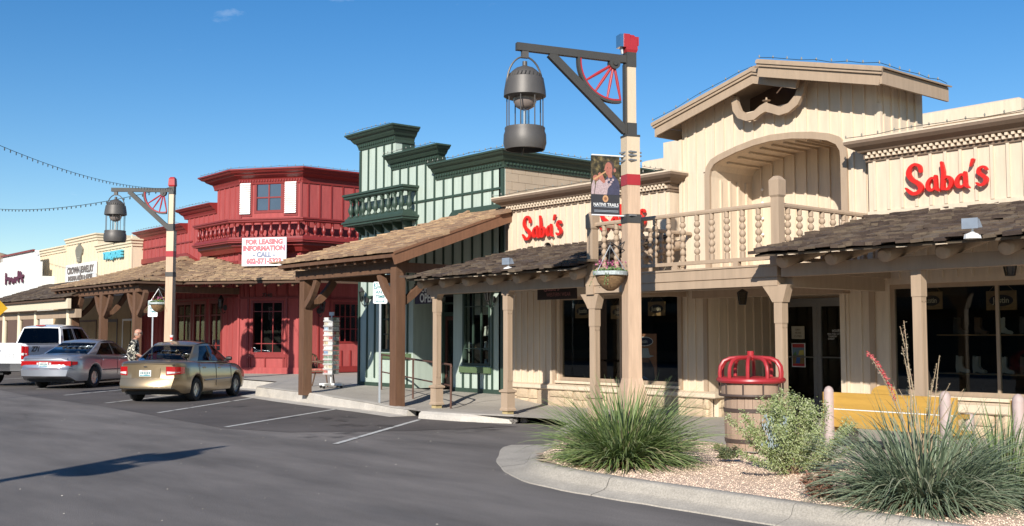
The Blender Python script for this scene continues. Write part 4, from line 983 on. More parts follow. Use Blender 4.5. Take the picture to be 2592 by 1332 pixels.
# windows
blueroom = mat('dim_blue_room', (.05, .07, .10), .8)
f = grid_window(RD, P1, P2, ua, ub, zu0, zu1, 2, 2, redt, .09, .05, gm=bluegl, room=0)
shm = mat('white_shutter', (.80, .76, .72), .6, .03)
for s0, s1 in ((cu(606.5, 500)[0], cu(636, 500)[0]), (cu(723, 500)[0], cu(751.5, 500)[0])):
    z0, z1 = zu0-.02, zu1-.02; mb = MB(); mb.box(s0, s1, -.05, -.03, z0, z1, M1); mb.box(s0-.05, s1+.05, -.03, -.005, z0-.09, z1+.09, M1); sh = part('shutter_frame', mb, redt, RD)
    n = 15
    for i in range(n): q = MB(); zc = z0+(i+.5)*(z1-z0)/n; q.add([M1 @ V(p) for p in ((s0, -.095, zc-.045), (s1, -.095, zc-.045), (s1, -.05, zc+.03), (s0, -.05, zc+.03), (s0, -.08, zc-.05), (s1, -.08, zc-.05))], [(0, 1, 2, 3), (0, 4, 5, 1)]); link('slat', q.mesh('slat', shm), sh)
grid_window(RD, P1, P2, la, lb, zl0, zl1, 3, 3, redt, .07, .03, cx=[cu(662.7, 800)[0], cu(691, 800)[0]], rx=[cu(676, 870)[1], cu(676, 788.7)[1]], room=.8)
mb = MB(); mb.box(la-.1, lb+.1, -.06, -.0, zl0-.12, zl0, M1); part('sill', mb, redt, RD)
for u in ((la+.45*(lb-la)), la-.02, lb+.02): piece('panel_stile', M1 @ V((u, -.02, (zl0-.12+.5)/2+.0)), (.06, .04, zl0-.12-.5), redt, RD, M1.to_3x3())
grid_window(RD, P2, P3, sa, sb, zs0, zs1, 5, 3, redt, .07, .03, room=.8)
for (a, b, z0, z1), rr in zip(doors, ([1.05, 2.35], [1.05, 2.35], [1.25, 2.35])): grid_window(RD, P0, P1, a, b, z0, z1, 2, 3, redt, .12, .04, rx=rr, room=.9)
# baluster band round the tower
off = .45; pth = [(P1[0]-2.75, 16.64), (P1[0]-2.75, 16.64-off), (P1[0]+.155-.01, 16.64-off), (P2[0]+off, P2[1]-.225+.005), (P2[0]+off, 20.9), (P2[0], 20.9)]
UR = urn_baluster(.56, redt)
false_balcony(RD, pth[:], 5.66, 4.82, .56, redt, UR, .345)
mb = MB(); mb.sweep(pth[1:5], [(-.44, 4.80), (-.02, 4.80), (-.02, 4.86), (-.44, 4.86)]); part('balcony_soffit', mb, redt, RD)
mb = MB(); mb.sweep([(x, y) for x, y in pth[1:5]], [(-.44, 4.52), (-.30, 4.52), (-.2, 4.66), (-.10, 4.72), (-.1, 4.80), (-.44, 4.80)]); part('balcony_cove', mb, redt, RD)
MS = Matrix(((0, 0, 1, 0), (1, 0, 0, 0), (0, 1, 0, 0), (0, 0, 0, 1)))
# leasing board
p0 = PP(613, 603, (-34.78, 15.95), (-32.83, 17.35)); p1 = PP(725, 603, (-34.78, 15.95), (-32.83, 17.35)); zt = p0.z; zb_ = PP(614, 674, (-34.78, 15.95), (-32.83, 17.35)).z
LS = thing('leasing_sign', ((p0.x+p1.x)/2, (p0.y+p1.y)/2, zb_), 'white leasing board with red and grey lettering fixed above the red shop porch roof', 'sign')
ML = frame((p0.x, p0.y), (p1.x, p1.y)); wL = hypot(p1.x-p0.x, p1.y-p0.y); hL = zt-zb_
mb = MB(); mb.box(0, wL, 0, .04, zb_, zt, ML); part('board', mb, whitesign, LS)
bl = mat('blue_line', (.10, .16, .36), .5); mb = MB()
for a in ((.06, .075, zb_+.06, zt-.06), (wL-.075, wL-.06, zb_+.06, zt-.06)): mb.box(a[0], a[1], -.004, -.001, a[2], a[3], ML)
mb.box(.075, wL-.075, -.004, -.001, zb_+.06, zb_+.075, ML); part('border', mb, bl, LS)
rl = mat('faded_red_letters', (.62, .16, .18), .6); gl_ = mat('grey_letters', (.22, .24, .33), .6)
for i, (s, mt_, sz) in enumerate((('FOR LEASING', rl, .30), ('INFORMATION', rl, .30), ('- CALL -', gl_, .30), ('602-571-5323', rl, .30))):
    text('lettering', s, face(ML, wL/2, zt-hL*(.16+.225*i), .003), sz*hL/1.25, mt_, LS, ext=.001, bold=.016, sx=1.0)
mb = MB(); mb.box(.1, .14, .04, .3, zb_+.1, zb_+.14, ML); mb.box(wL-.14, wL-.1, .04, .3, zb_+.1, zb_+.14, ML); part('fixing', mb, redt, LS)
text('house_number', '7240', face(M1, cu(677, 748)[0], cu(677, 748)[1], .03), .2, ironm, RD, ext=.008)
# shake roof that wraps the front
eZ = 3.40; EA = V((-43.7, 12.8, eZ)); EB = V((-34.8, 12.8, eZ)); EC = V((-34.8, 14.4, eZ)); ED = V((-34.45, 14.4, eZ)); dC = V((P2[0]-P1[0], P2[1]-P1[1], 0)).normalized(); EE = ED+dC*4.6
TA = V((RB.x, 16.6, 4.60)); TC = V((RC.x, 16.6, 4.06)); TP1 = V((P1[0], P1[1]-.04, 4.06)); TP2 = V((P2[0]+.03, P2[1]-.02, 4.06)); EE2 = V((EE.x+.05, 21, eZ)); TP3 = V((P2[0]+.03, 21, 4.06))
dk = mat('porch_underside', (.09, .05, .03), .85)
def quad_deck(pts, parent, nm='porch_roof'):
    mb = MB(); n = len(pts); mb.add([p-V((0, 0, .09)) for p in pts]+[p-V((0, 0, .025)) for p in pts], [tuple(range(n))[::-1], tuple(range(n, 2*n))]+[(i, (i+1) % n, n+(i+1) % n, n+i) for i in range(n)]); part(nm, mb, dk, parent)
TA0 = V((-43.7, 16.6, 3.40))
quad_deck([EA, EB, TA], RD); quad_deck([EA, TA, TA0], RD); quad_deck([EB, EC, TC], RD); quad_deck([EB, TC, TA], RD); quad_deck([EC, ED, TP1, TC], RD); quad_deck([ED, EE, TP2, TP1], RD); quad_deck([EE, EE2, TP3, TP2], RD)
def plane_shakes(bucket, A, B, C, poly, ex, **k):
    """shake a planar polygon whose eave is A->B, C any point up-slope"""
    u = (B-A).normalized(); n = u.cross(C-A).normalized(); n = n if n.z > 0 else -n; upv = n.cross(u); upv = upv if upv.z > 0 else -upv
    pp = [((p-A).dot(u), (p-A).dot(upv)) for p in poly]; run = max(q[1] for q in pp); l = max(q[0] for q in pp); s0 = min(q[0] for q in pp)
    A2 = A+u*s0; pp = [(q[0]-s0, q[1]) for q in pp]
    roof_plane(bucket, A2, A2+u*(l-s0), upv, run, ex, lambda s, v: inpoly(s, v, pp), **k)
SH = []; kw = dict(w=(.15, .32), th=.05, wild=.005)
plane_shakes(SH, EA, EB, TA, [EA-V((.1, .0, 0)), EB, TA], .24, **kw)
plane_shakes(SH, EB, EC, TA, [EB, EC, TC, TA], .24, **kw)
plane_shakes(SH, ED-dC*.3, EE, TP1, [ED-dC*.3, EE, TP2, TP1, TC], .24, **kw)
emit_shingles(SH, shake_b, RD)
for p, q, n in ((EB, TA, 24), (EA, TA, 22), (ED, TP1, 12)):
    for i in range(n): s = (i+.5)/n; piece('hip_cap', p.lerp(q, s)+V((0, 0, .05)), (.3, .24, .03), shake_b, RD, rz(atan2((q-p).y, (q-p).x)) @ Matrix.Rotation(-.12, 3, 'Y'))
# porch structure: beam, rafters, posts with braces
for q_ in ((-43.5, -35.1, 13.05, 13.25, 3.05, 3.27), (-35.3, -35.1, 13.251, 16.6, 3.05, 3.27)): mb = MB(); mb.box(*q_); part('porch_beam', mb, brownw, RD)
for i in range(17): mb = MB(); x = -43.4+i*.5; mb.beam((x, 12.85, 3.27), (x, 14.2, 3.27+1.35*.31), .07, .12); part('rafter', mb, brownw, RD)
for i in range(9): mb = MB(); p = ED+dC*(.3+i*.5); n_ = V((dC.y, -dC.x, 0)); mb.beam(p-n_*.1-V((0, 0, .13)), p-n_*1.5+V((0, 0, .28)), .07, .12); part('rafter', mb, brownw, RD)
for px in (347, 262, 190):
    p = PY(px, 800, 13.15); mb = MB(); mb.box(p.x-.12, p.x+.12, 13.03, 13.27, .1, 3.05); part('post', mb, brownw, RD)
    brace_curve((p.x-.12, 13.15, 2.3), (p.x-.75, 13.15, 3.05), -.07, .16, .14, RD); brace_curve((p.x+.12, 13.15, 2.3), (p.x+.75, 13.15, 3.05), -.07, .16, .14, RD); brace_curve((p.x, 13.27, 2.3), (p.x, 13.95, 3.1), -.07, .16, .14, RD)
# brown-red step in front of the side wall
st_ = sheet('patio', [PZ(640, 949, .262), PZ(777, 960, .262), PZ(905, 968, .262), (-26.5, 19, .262), (-27, 27, .262), (-33.3, 27, .262), (-33.3, 18.04, .262), (-35.2, 16.64, .262)], .262, mat('brown_paving', (.25, .115, .07), .85, .12, 2, dirt=.2))

# ------------------------------------------------------------------ cream jewellery shop
JW = thing('cream_shop', (-52, 16, 0), 'pale yellow boarded false front with crown emblem and grey letter sign', 'shop building')
jY = 16.2; jx = lambda px: PY(px, 700, jY).x; jz = lambda px, py: PY(px, py, jY).z
xr, xm, xl = jx(334), jx(245), jx(168); xe = jx(98)
zr, zm, zl = jz(334, 606), jz(245, 592), jz(150, 626)
mb = MB()
for a, b, zt in ((xe, xl, zl), (xl, xm, zm), (xm, xr, zr)): mb.wall((a, jY), (b, jY), 0, zt, .25)
mb.box(xr-.25, xr, jY+.25, 24, 0, zr); mb.box(xm-.25, xm, jY+.25, 24, zr-.1, zm); mb.box(xl, xl+.25, jY+.25, 24, zl-.1, zm); mb.box(xe, xr-.25, 17.0, 24, 4.3, 4.4); mb.box(xe, xe+.2, 16.15, 24, 0, zl)
part('wall', mb, creamj, JW)
for a, b, zt, wr in ((xe, xl, zl, 0), (xl, xm, zm, 1), (xm, xr, zr, 1)):
    mb = MB(); p = [(a, jY), (b, jY)]+([(b, jY+.4)] if wr else []); mb.sweep(p, [(-.02, zt-.28), (.05, zt-.28), (.05, zt-.2), (.10, zt-.16), (.10, zt-.08), (.16, zt-.04), (.16, zt+.02), (-.3, zt+.03)]); part('cornice', mb, whitep if 0 else creamj, JW)
    battens(JW, (a, jY), (b, jY), 3.6, zt-.28, .42, creamj, .05, .03)
piece('corner_board', (xr-.04, jY-.02, 4.8), (.1, .045, 2.0), creamj, JW)
# crown emblem
em = mat('grey_emblem', (.20, .19, .15), .7, .15, 9); cxp = PY(202, 640, jY-.03)
MJ = face(Matrix.Translation((cxp.x, jY-.03, cxp.z)), 0, 0, 0); hh = (jz(202, 613)-jz(202, 661))
out = [(-.18, -.5), (.18, -.5), (.22, -.32), (.36, -.05), (.40, .16), (.30, .30), (.14, .38), (.06, .40), (.03, .5), (-.03, .5), (-.06, .40), (-.14, .38), (-.30, .30), (-.40, .16), (-.36, -.05), (-.22, -.32)]
mb = MB(); mb.prism([(x*hh*1.35, z*hh) for x, z in out], MJ, .06); part('crown_emblem', mb, em, JW)
mb = MB()
for k in range(3): mb.prism([(-.2*hh, (-.46+.09*k)*hh), (.2*hh, (-.46+.09*k)*hh), (.2*hh, (-.42+.09*k)*hh), (-.2*hh, (-.42+.09*k)*hh)], MJ @ Matrix.Translation((0, 0, .06)), .015)
part('emblem_band', mb, mat('pale_emblem', (.34, .32, .26), .7), JW)
# letter boards and turquoise sign
gs_ = mat('grey_sign_letters', (.17, .145, .13), .7, .1, 5)
x0, x1 = PY(168, 690, jY-.1).x, PY(240, 690, jY-.1).x; z1 = PY(240, 668, jY-.1).z; z0 = PY(240, 706, jY-.1).z
mb = MB(); mb.box(x0-.1, x1+.1, jY-.10, jY-.04, z0-.1, z1+.12); bo = part('sign_board', mb, whitep, JW)
MB_ = face(Matrix.Translation((0, jY-.10, 0)), 0, 0, 0); wid = x1-x0; hr = (z1-z0)
text('lettering', 'CROWN JEWELRY', MB_ @ Matrix.Translation(((x0+x1)/2, z1-hr*.27, .01)), hr*.62, gs_, JW, ext=.01, bold=.02, sx=wid/(hr*.62*8.9))
text('lettering', 'INDIAN ARTS & GIFTS', MB_ @ Matrix.Translation(((x0+x1)/2, z0+hr*.20, .01)), hr*.40, gs_, JW, ext=.01, bold=.02, sx=wid/(hr*.40*11.6))
tq = mat('turquoise_sign', (.12, .50, .62), .6); a = PY(262, 652, jY-.06); b_ = PY(315, 640, jY-.06)
text('lettering', 'TURQUOISE', MB_ @ Matrix.Translation(((a.x+b_.x)/2, PY(289, 647, jY).z, .0)), .42, tq, JW, ext=.05, bold=.02, sx=(b_.x-a.x)/(.42*6.2))
# front under the porch: doors in shade
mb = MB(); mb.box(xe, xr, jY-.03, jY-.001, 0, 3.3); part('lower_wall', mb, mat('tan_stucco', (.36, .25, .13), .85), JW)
grid_window(JW, (xe, jY-.03), (xr, jY-.03), jx(275)-xe, jx(303)-xe, .3, 2.3, 1, 1, mat('dark_door', (.07, .04, .03), .6), .12, room=0, gm=darkin)
grid_window(JW, (xe, jY-.03), (xr, jY-.03), jx(315)-xe, jx(342)-xe, .3, 2.3, 1, 1, whitep, .08, room=0, gm=bluegl)
grid_window(JW, (xe, jY-.03), (xr, jY-.03), jx(205)-xe, jx(250)-xe, .8, 2.3, 2, 1, brownw, .08, room=0, gm=darkin)
# ------------------------------------------------------------------ white corrugated shop at the far left
WS = thing('white_shop', (-64, 15, 0), 'white ribbed false front with a maroon script sign at the left edge', 'shop building')
wY = 15.4; wx = lambda px: PY(px, 700, wY).x; wz = lambda px, py: PY(px, py, wY).z
a, b = wx(-60), wx(96); zb0 = wz(90, 745); ztop = wz(85, 634)
mb = MB(); MW = face(Matrix.Translation((0, wY+.2, 0)), 0, 0, 0)
mb.prism([(a, 0), (b, 0), (b, wz(96, 662)), (wx(90), wz(90, 662)), (wx(86), wz(86, 634)), (wx(5), wz(86, 634)), (wx(5), wz(5, 655)-.2), (a, wz(5, 655)-.2)], MW, .2); part('wall', mb, whitep, WS)
mb = MB(); mb.box(a, b, wY+.2, 25, 0, 4.5); part('rear_wall', mb, whitep, WS)
battens(WS, (a, wY), (b, wY), 3.7, lambda u: (ztop-.1 if a+u < wx(86) else wz(96, 662)-.05), .34, mat('pale_rib', (.60, .60, .58), .7), .05, .022)
mb = MB(); mb.beam((wx(5), wY-.04, ztop), (wx(86), wY-.04, ztop), .12, .08); part('cornice', mb, redt, WS)
mr_ = mat('maroon_letters', (.10, .02, .045), .6)
text('lettering', 'Hello', MW @ Matrix.Translation(((wx(18)+wx(62))/2, PY(40, 694, wY).z, .24)), 1.3, mr_, WS, ext=.04, bold=.03, sx=(wx(62)-wx(18))/(1.3*2.2), shear=.3) if 0 else None
mb = MB()
for k, (pts, ww) in enumerate([([(0, .9), (.02, .1)], .12), ([(.0, .45), (.4, .5), (.45, .1)], .11), ([(.45, .1), (.7, .45), (.9, .1), (1.1, .45), (1.2, .12)], .12), ([(1.5, .9), (1.55, .15)], .12), ([(1.3, .4), (1.8, .5), (2.0, .1)], .12), ([(1.75, .85), (1.85, .5), (2.1, .55)], .11)]):
    ribbon([(p[0]*1.55, p[1]*.62) for p in pts], [ww*1.3]*len(pts), MW @ Matrix.Translation((wx(18), PY(30, 705, wY).z-.3, 0)), .05, mb, .24+.003*k)
part('sign_lettering', mb, mr_, WS)
# porch of the far shops: shake roof, cream fascia, round white posts
FP = thing('far_porch', (-60, 12.8, 0), 'low porch with dark shake roof, cream fascia and white posts at far left', 'porch')
fY = 12.6; p0 = PY(-40, 772, fY); p1 = PY(172, 752, fY); zf = p1.z
mb = MB(); mb.box(p0.x, p1.x, fY, fY+.12, zf-.42, zf-.05); part('fascia', mb, creamj, FP)
mb = MB(); mb.box(p0.x, p1.x, fY+.3, fY+.5, zf-.75, zf-.43); part('porch_beam', mb, tan, FP)
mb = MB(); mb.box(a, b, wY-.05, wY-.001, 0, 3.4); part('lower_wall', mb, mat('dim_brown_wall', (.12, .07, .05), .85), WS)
for px in (12, 50, 92, 174): q = PY(px, 850, fY+.35); part('post', MB().tube([(q.x, q.y, .1), (q.x, q.y, zf-.45)], .11, 12), creamj, FP, smooth=True)
SH = []; E0 = V((p0.x, fY-.1, zf-.02)); E1 = V((p1.x-.2, fY-.1, zf-.02)); T0 = V((p0.x, wY, zf+.95)); T1 = V((p1.x-.2, wY, zf+.95))
quad_deck([E0, E1, T1, T0], FP); plane_shakes(SH, E0, E1, T1, [E0, E1, T1, T0], .2, w=(.25, .5), th=.035, wild=.02); emit_shingles(SH, shake_d, FP, 60)
# brown roof peeping up beyond the white shop
BR = thing('brown_roofed_house', (-78, 22, 0), 'brown shingled roof corner showing above the white shop at the left edge', 'house')
q = PT(-28, 668, 86); mb = MB(); mb.box(q.x-9, q.x-.5, q.y-1, q.y+8, 0, q.z-.2); part('wall', mb, tan, BR)
mb = MB(); x, y, z = q.x, q.y, q.z; mb.add([(x-10, y-2, z-.6), (x+.9, y-2, z-.9), (x+.9, y+8, z-.9), (x-10, y+8, z-.6), (x-9, y+3, z+1.6), (x-2.8, y+2, z+.9)], [(0, 1, 5, 4), (1, 2, 5), (2, 3, 4, 5), (3, 0, 4), (0, 3, 2, 1)]); part('roof', mb, shake_b, BR)
# ------------------------------------------------------------------ street lamps (post in bands, timber arm with a quarter wheel, hanging miner's lantern)
def make_lamp():
    t = thing('street_lamp', (-11.05, 11.4, .13), 'tall cream street lamp with red cap and a banner in front of the balcony', 'street lamp', 'timber street lamps with hanging lanterns')
    def P(n, mb, mt, sm=False): return part(n, mb, mt, t, world=False, smooth=sm)
    def blk(r, a, b, n, mt, r2=None):
        r2 = r2 or r; vs = [(sx*q, sy*q, z-.13) for q, z in ((r, a), (r2, b)) for sx, sy in ((-1, -1), (1, -1), (1, 1), (-1, 1))]
        mb = MB(); mb.add(vs, [(0, 1, 5, 4), (1, 2, 6, 5), (2, 3, 7, 6), (3, 0, 4, 7), (3, 2, 1, 0), (4, 5, 6, 7)]); return P(n, mb, mt)
    blk(.16, .12, .30, 'post_foot', postw); blk(.16, .30, .80, 'post_foot', postw, .155); blk(.15, .80, .98, 'post_shaft', postw, .112); blk(.108, .98, 3.25, 'post_shaft', postw, .103)
    blk(.11, 3.25, 3.38, 'post_band', beamm); blk(.102, 3.38, 3.81, 'post_shaft', postw); blk(.108, 3.81, 3.97, 'post_band', redl); blk(.105, 3.97, 4.53, 'post_shaft', postc)
    blk(.11, 4.53, 4.56, 'post_collar', beamm); blk(.075, 4.56, 4.74, 'post_collar', beamm); blk(.068, 4.74, 5.58, 'post_shaft', postc); blk(.075, 5.58, 5.80, 'post_collar', beamm)
    mb = MB(); vs = [(sx*q, sy*q*.9, z-.13) for q, z in ((.08, 5.80), (.095, 5.84), (.085, 6.02), (.05, 6.07)) for sx, sy in ((-1, -1), (1, -1), (1, 1), (-1, 1))]
    mb.add(vs, [(4*i+k, 4*i+(k+1) % 4, 4*i+4+(k+1) % 4, 4*i+4+k) for i in range(3) for k in range(4)]+[(0, 1, 2, 3), (12, 13, 14, 15)]); P('cap', mb, redl)
    z = -.13
    mb = MB(); mb.box(.06, .10, -.045, .045, 4.56+z, 5.62+z); P('backing_plank', mb, beamm)
    mb = MB(); vs = []; 
    mb.beam((.06, 0, 5.70+z), (1.80, 0, 5.74+z), .08, .11); P('arm', mb, beamm)
    mb = MB(); mb.beam((1.28, 0, 5.68+z), (.08, 0, 4.62+z), .075, .12, up=(0, 0, 1)); P('brace', mb, beamm)
    # quarter wheel: felloe, spokes, hub
    hub = V((.26, 0, 5.62+z)); rw = .56
    def arc(r0, r1, y0, y1, a0, a1, n=18):
        mb = MB(); vs = []
        for i in range(n+1):
            a = a0+(a1-a0)*i/n
            for r, y in ((r0, y0), (r1, y0), (r1, y1), (r0, y1)): vs.append(hub+V((r*cos(a), y, r*sin(a))))
        mb.add(vs, [(4*i+k, 4*i+(k+1) % 4, 4*i+4+(k+1) % 4, 4*i+4+k) for i in range(n) for k in range(4)]+[(0, 1, 2, 3), (4*n, 4*n+1, 4*n+2, 4*n+3)]); return mb
    P('wheel_rim', arc(rw, rw+.035, -.04, .04, radians(-100), radians(4)), beamm); P('wheel_rim', arc(rw-.028, rw-.001, -.03, .03, radians(-101), radians(5)), redl)
    for a in (-32, -55, -78, -101): d = V((cos(radians(a)), 0, sin(radians(a)))); P('spoke', MB().tube([hub+d*.07, hub+d*.3, hub+d*(rw-.02)], [.02, .024, .016], 8), redl, True)
    Q = Matrix.Translation(hub) @ Matrix.Rotation(pi/2, 4, 'X'); P('wheel_hub', MB().lathe([(0, -.07), (.035, -.07), (.04, -.05), (.085, -.05), (.085, .05), (.04, .05), (.035, .07), (0, .07)], M=Q, n=18), beamm)
    # lantern
    lx = 1.67; c = (lx, 0, z)
    mb = MB(); mb.tube([(lx, 0, 5.70+z), (lx, 0, 5.62+z)], .03, 8); mb.box(lx-.05, lx+.05, -.03, .03, 5.58+z, 5.70+z); P('hanger', mb, lampm)
    mb = MB(); mb.tube([(lx+.27*cos(a), 0, 5.20+z+.40*sin(a)) for a in [pi*i/16 for i in range(17)]], .014, 6); P('bail_handle', mb, lampm, True)
    lan = P('lantern_hood', MB().lathe([(.26, 5.00), (.305, 5.02), (.30, 5.10), (.27, 5.28), (.245, 5.29), (.235, 5.30), (.23, 5.33), (.19, 5.38), (.13, 5.43), (.05, 5.46), (.035, 5.47), (.035, 5.53), (0, 5.54)], c, 28), lampm, True)
    mb = MB()
    for k in range(26): a = 2*pi*k/26; mb.beam((lx+.238*cos(a), .238*sin(a), 5.29+z), (lx+.222*cos(a+.08), .222*sin(a+.08), 5.345+z), .022, .012)
    P('hood_vents', mb, mat('lamp_dark_slots', (.03, .028, .026), .6), False)
    P('globe', MB().lathe([(0, 4.83), (.07, 4.835), (.13, 4.87), (.165, 4.94), (.17, 5.0), (.15, 5.02)], c, 20), mat('smoked_globe', (.22, .18, .16), .25, .05, 5, (1, 1, 1), 0), True)
    P('lamp_tube', MB().lathe([(.062, 4.56), (.062, 4.84)], c, 16), lampglass, True); P('lamp_core', MB().tube([(lx, 0, 4.56+z), (lx, 0, 4.84+z)], .018, 8), whitesign)
    for k in range(8): a = 2*pi*k/8+.2; P('cage_rod', MB().tube([(lx+.265*cos(a), .265*sin(a), 4.54+z), (lx+.265*cos(a), .265*sin(a), 5.03+z)], .009, 6), lampm)
    P('lantern_base', MB().lathe([(0, 4.30), (.02, 4.30), (.02, 4.52), (.24, 4.53), (.25, 4.57), (.285, 4.57), (.292, 4.55), (.285, 4.52), (.305, 4.46), (.31, 4.34), (.285, 4.25), (.27, 4.25), (.285, 4.35), (.0, 4.36)], c, 28), lampm, True)
    mb = MB(); mb.beam((lx-.25, 0, 4.31+z), (lx+.25, 0, 4.31+z), .03, .03); mb.tube([(lx, 0, 4.36+z), (lx+.04, -.02, 4.17+z)], .01, 5); P('lantern_strap', mb, lampm)
    return t
l1 = make_lamp(); A1 = atan2(-1.57, -.56); l1.rotation_euler = (0, 0, A1)
l2 = copy_tree(l1, (-29.35, 11.8, .13), atan2(-1.26, -1.3), 'red-capped street lamp behind the gold sedan, its lantern over the pale yellow shop')
l3 = copy_tree(l1, (-7.57, -4.27, 0), atan2(.94, -.35), 'street lamp across the road whose shadow falls on the tarmac at lower left')
for l in (l1, l2, l3): l['group'] = 'timber street lamps with hanging lanterns'
# floodlight fixed to the top of the near lamp
d1 = V((cos(A1), sin(A1), 0)); n1 = V((-d1.y, d1.x, 0)); pl = V((-11.05, 11.4, 0))
t = thing('lamp_top_floodlight', pl+V((0, 0, 5.8)), 'small red and silver floodlight clamped beside the red cap of the near street lamp', 'floodlight')
mb = MB(); q = pl+d1*.14+V((0, 0, 5.97)); mb.cbox((0, 0, 0), (.09, .15, .19), Matrix.Translation(q) @ Matrix.Rotation(A1, 4, 'Z')); part('reflector', mb, chromem, t)
mb = MB(); mb.cbox((0, 0, 0), (.10, .17, .2), Matrix.Translation(q-d1*.06) @ Matrix.Rotation(A1, 4, 'Z')); part('housing', mb, redl, t)
mb = MB(); q2 = pl-d1*.10+V((0, 0, 5.98)); mb.cbox((0, 0, 0), (.05, .12, .13), Matrix.Translation(q2) @ Matrix.Rotation(A1, 4, 'Z')); part('box', mb, redl, t)
mb = MB(); mb.tube([pl+d1*.12+V((0, 0, 5.78)), pl+d1*.13+V((0, 0, 5.88))], .025, 8); part('stem', mb, alum, t)

# ------------------------------------------------------------------ banner
def mkbanner():
    t = thing('banner', pl+d1*.38+V((0, 0, 3.35)), 'hanging street banner printed with a flute player above the words NATIVE TRAILS', 'banner')
    W_, H_ = .46, .86; zb_ = 3.37; org = pl+d1*(.18+W_)+V((0, 0, zb_))
    # local x to the right as seen from the street (back toward the post), y up
    X = -d1; Y = V((0, 0, 1)); Z = X.cross(Y).normalized(); M = Matrix((X, Y, Z)).transposed().to_4x4(); M.translation = org
    def poly(n, pts, mt, off): mb = MB(); mb.prism([(x*W_, y*H_) for x, y in pts], M @ Matrix.Translation((0, 0, off)), .0006); return part(n, mb, mt, t)
    mb = MB(); vs = []; 
    mb.prism([(0, 0), (W_, 0), (W_, H_), (0, H_)], M @ Matrix.Translation((0, 0, -.004)), .004); part('cloth', mb, mat('banner_black', (.03, .03, .035), .7), t)
    fo = bpy.data.materials.new('banner_foliage'); fo.use_nodes = True; n = fo.node_tree; g = n.nodes.new('ShaderNodeNewGeometry'); nz = n.nodes.new('ShaderNodeTexNoise'); nz.inputs['Scale'].default_value = 16; nz.inputs['Detail'].default_value = 5; cr = n.nodes.new('ShaderNodeValToRGB')
    e = cr.color_ramp.elements; e[0].position = .38; e[0].color = (.02, .018, .008, 1); e[1].position = .70; e[1].color = (.20, .15, .06, 1); k = e.new(.52); k.color = (.06, .045, .02, 1)
    n.links.new(g.outputs['Position'], nz.inputs['Vector']); n.links.new(nz.outputs['Fac'], cr.inputs[0]); n.links.new(cr.outputs[0], n.nodes['Principled BSDF'].inputs['Base Color'])
    ell = lambda cx, cy, a, b, k=16, r=0: [(cx+a*cos(2*pi*i/k)*cos(r)-b*sin(2*pi*i/k)*sin(r), cy+a*cos(2*pi*i/k)*sin(r)*.56+b*sin(2*pi*i/k)*cos(r)) for i in range(k)]
    poly('print', [(.0, .34), (1, .34), (1, 1), (0, 1)], fo, .001)
    nv = mat('print_navy', (.045, .045, .08), .7, .3, 30); skn = mat('print_skin', (.36, .13, .09), .6, .15, 20); wh = mat('print_white', (.40, .30, .30), .7, .3, 40); hr = mat('print_hair', (.06, .04, .035), .7); bj = mat('print_tan', (.5, .27, .13), .6)
    poly('print', [(.30, .34), (.42, .50), (.52, .62), (.60, .68), (.78, .68), (.95, .60), (1, .5), (1, .34)], nv, .002)
    poly('print', [(.12, .34), (.18, .55), (.30, .60), (.52, .58), (.66, .50), (.58, .44), (.55, .34)], wh, .003); poly('print', [(.0, .34), (.02, .5), (.10, .62), (.14, .5), (.10, .34)], wh, .003)
    poly('print', ell(.66, .80, .165, .125), hr, .003); poly('print', ell(.61, .785, .135, .115), skn, .004); poly('print', ell(.83, .765, .045, .035), skn, .004); poly('print', [(.56, .70), (.72, .72), (.74, .64), (.60, .63)], skn, .0035)
    poly('print', ell(.57, .80, .028, .007, 8), hr, .005); poly('print', [(.44, .76), (.49, .80), (.50, .76)], skn, .0052); poly('print', ell(.67, .80, .025, .006, 8), hr, .005); poly('print', ell(.57, .735, .045, .008, 8), mat('print_lip', (.3, .08, .06), .6), .005)
    poly('print', [(.06, .60), (.50, .745), (.53, .73), (.10, .575)], bj, .006); poly('print', [(.28, .60), (.24, .69), (.30, .72), (.40, .68), (.50, .56), (.44, .53)], skn, .0055); poly('print', ell(.16, .62, .10, .05), skn, .0056)
    for cx, cy in ((.62, .60), (.70, .56), (.76, .60), (.66, .52), (.55, .58)): poly('print', ell(cx, cy, .045, .022, 8), wh, .0045)
    poly('emblem', ell(.50, .27, .10, .062), bj, .001); poly('emblem', ell(.50, .27, .05, .03), mat('print_brown', (.25, .11, .05), .6), .002)
    text('lettering', 'NATIVE TRAILS', M @ Matrix.Translation((W_*.52, H_*.165, .001)), .065, whitesign, t, ext=.0006, bold=.001, sx=.92)
    for y in (.125, .065, .045): poly('rule', [(.1, y), (.95, y), (.95, y+.007), (.1, y+.007)], mat('print_grey', (.35, .38, .42), .6), .001)
    for z in (zb_-.012, zb_+H_+.012): mb = MB(); mb.tube([pl+d1*.02+V((0, 0, z)), pl+d1*(.13+W_+.04)+V((0, 0, z))], .011, 8); part('banner_rod', mb, whitesign, t)
    for z in (zb_-.02, zb_+H_+.01, zb_+H_-.06, zb_+H_+.06): mb = MB(); s = .114; mb.sweep([pl.to_2d().to_3d()+V((a, b, 0)) for a, b in ((-s, -s), (-s, s), (s, s), (s, -s))][::-1], [(-.005, z), (.004, z), (.004, z+.022), (-.005, z+.022)], close=True); part('steel_strap', mb, alum, t)
mkbanner()

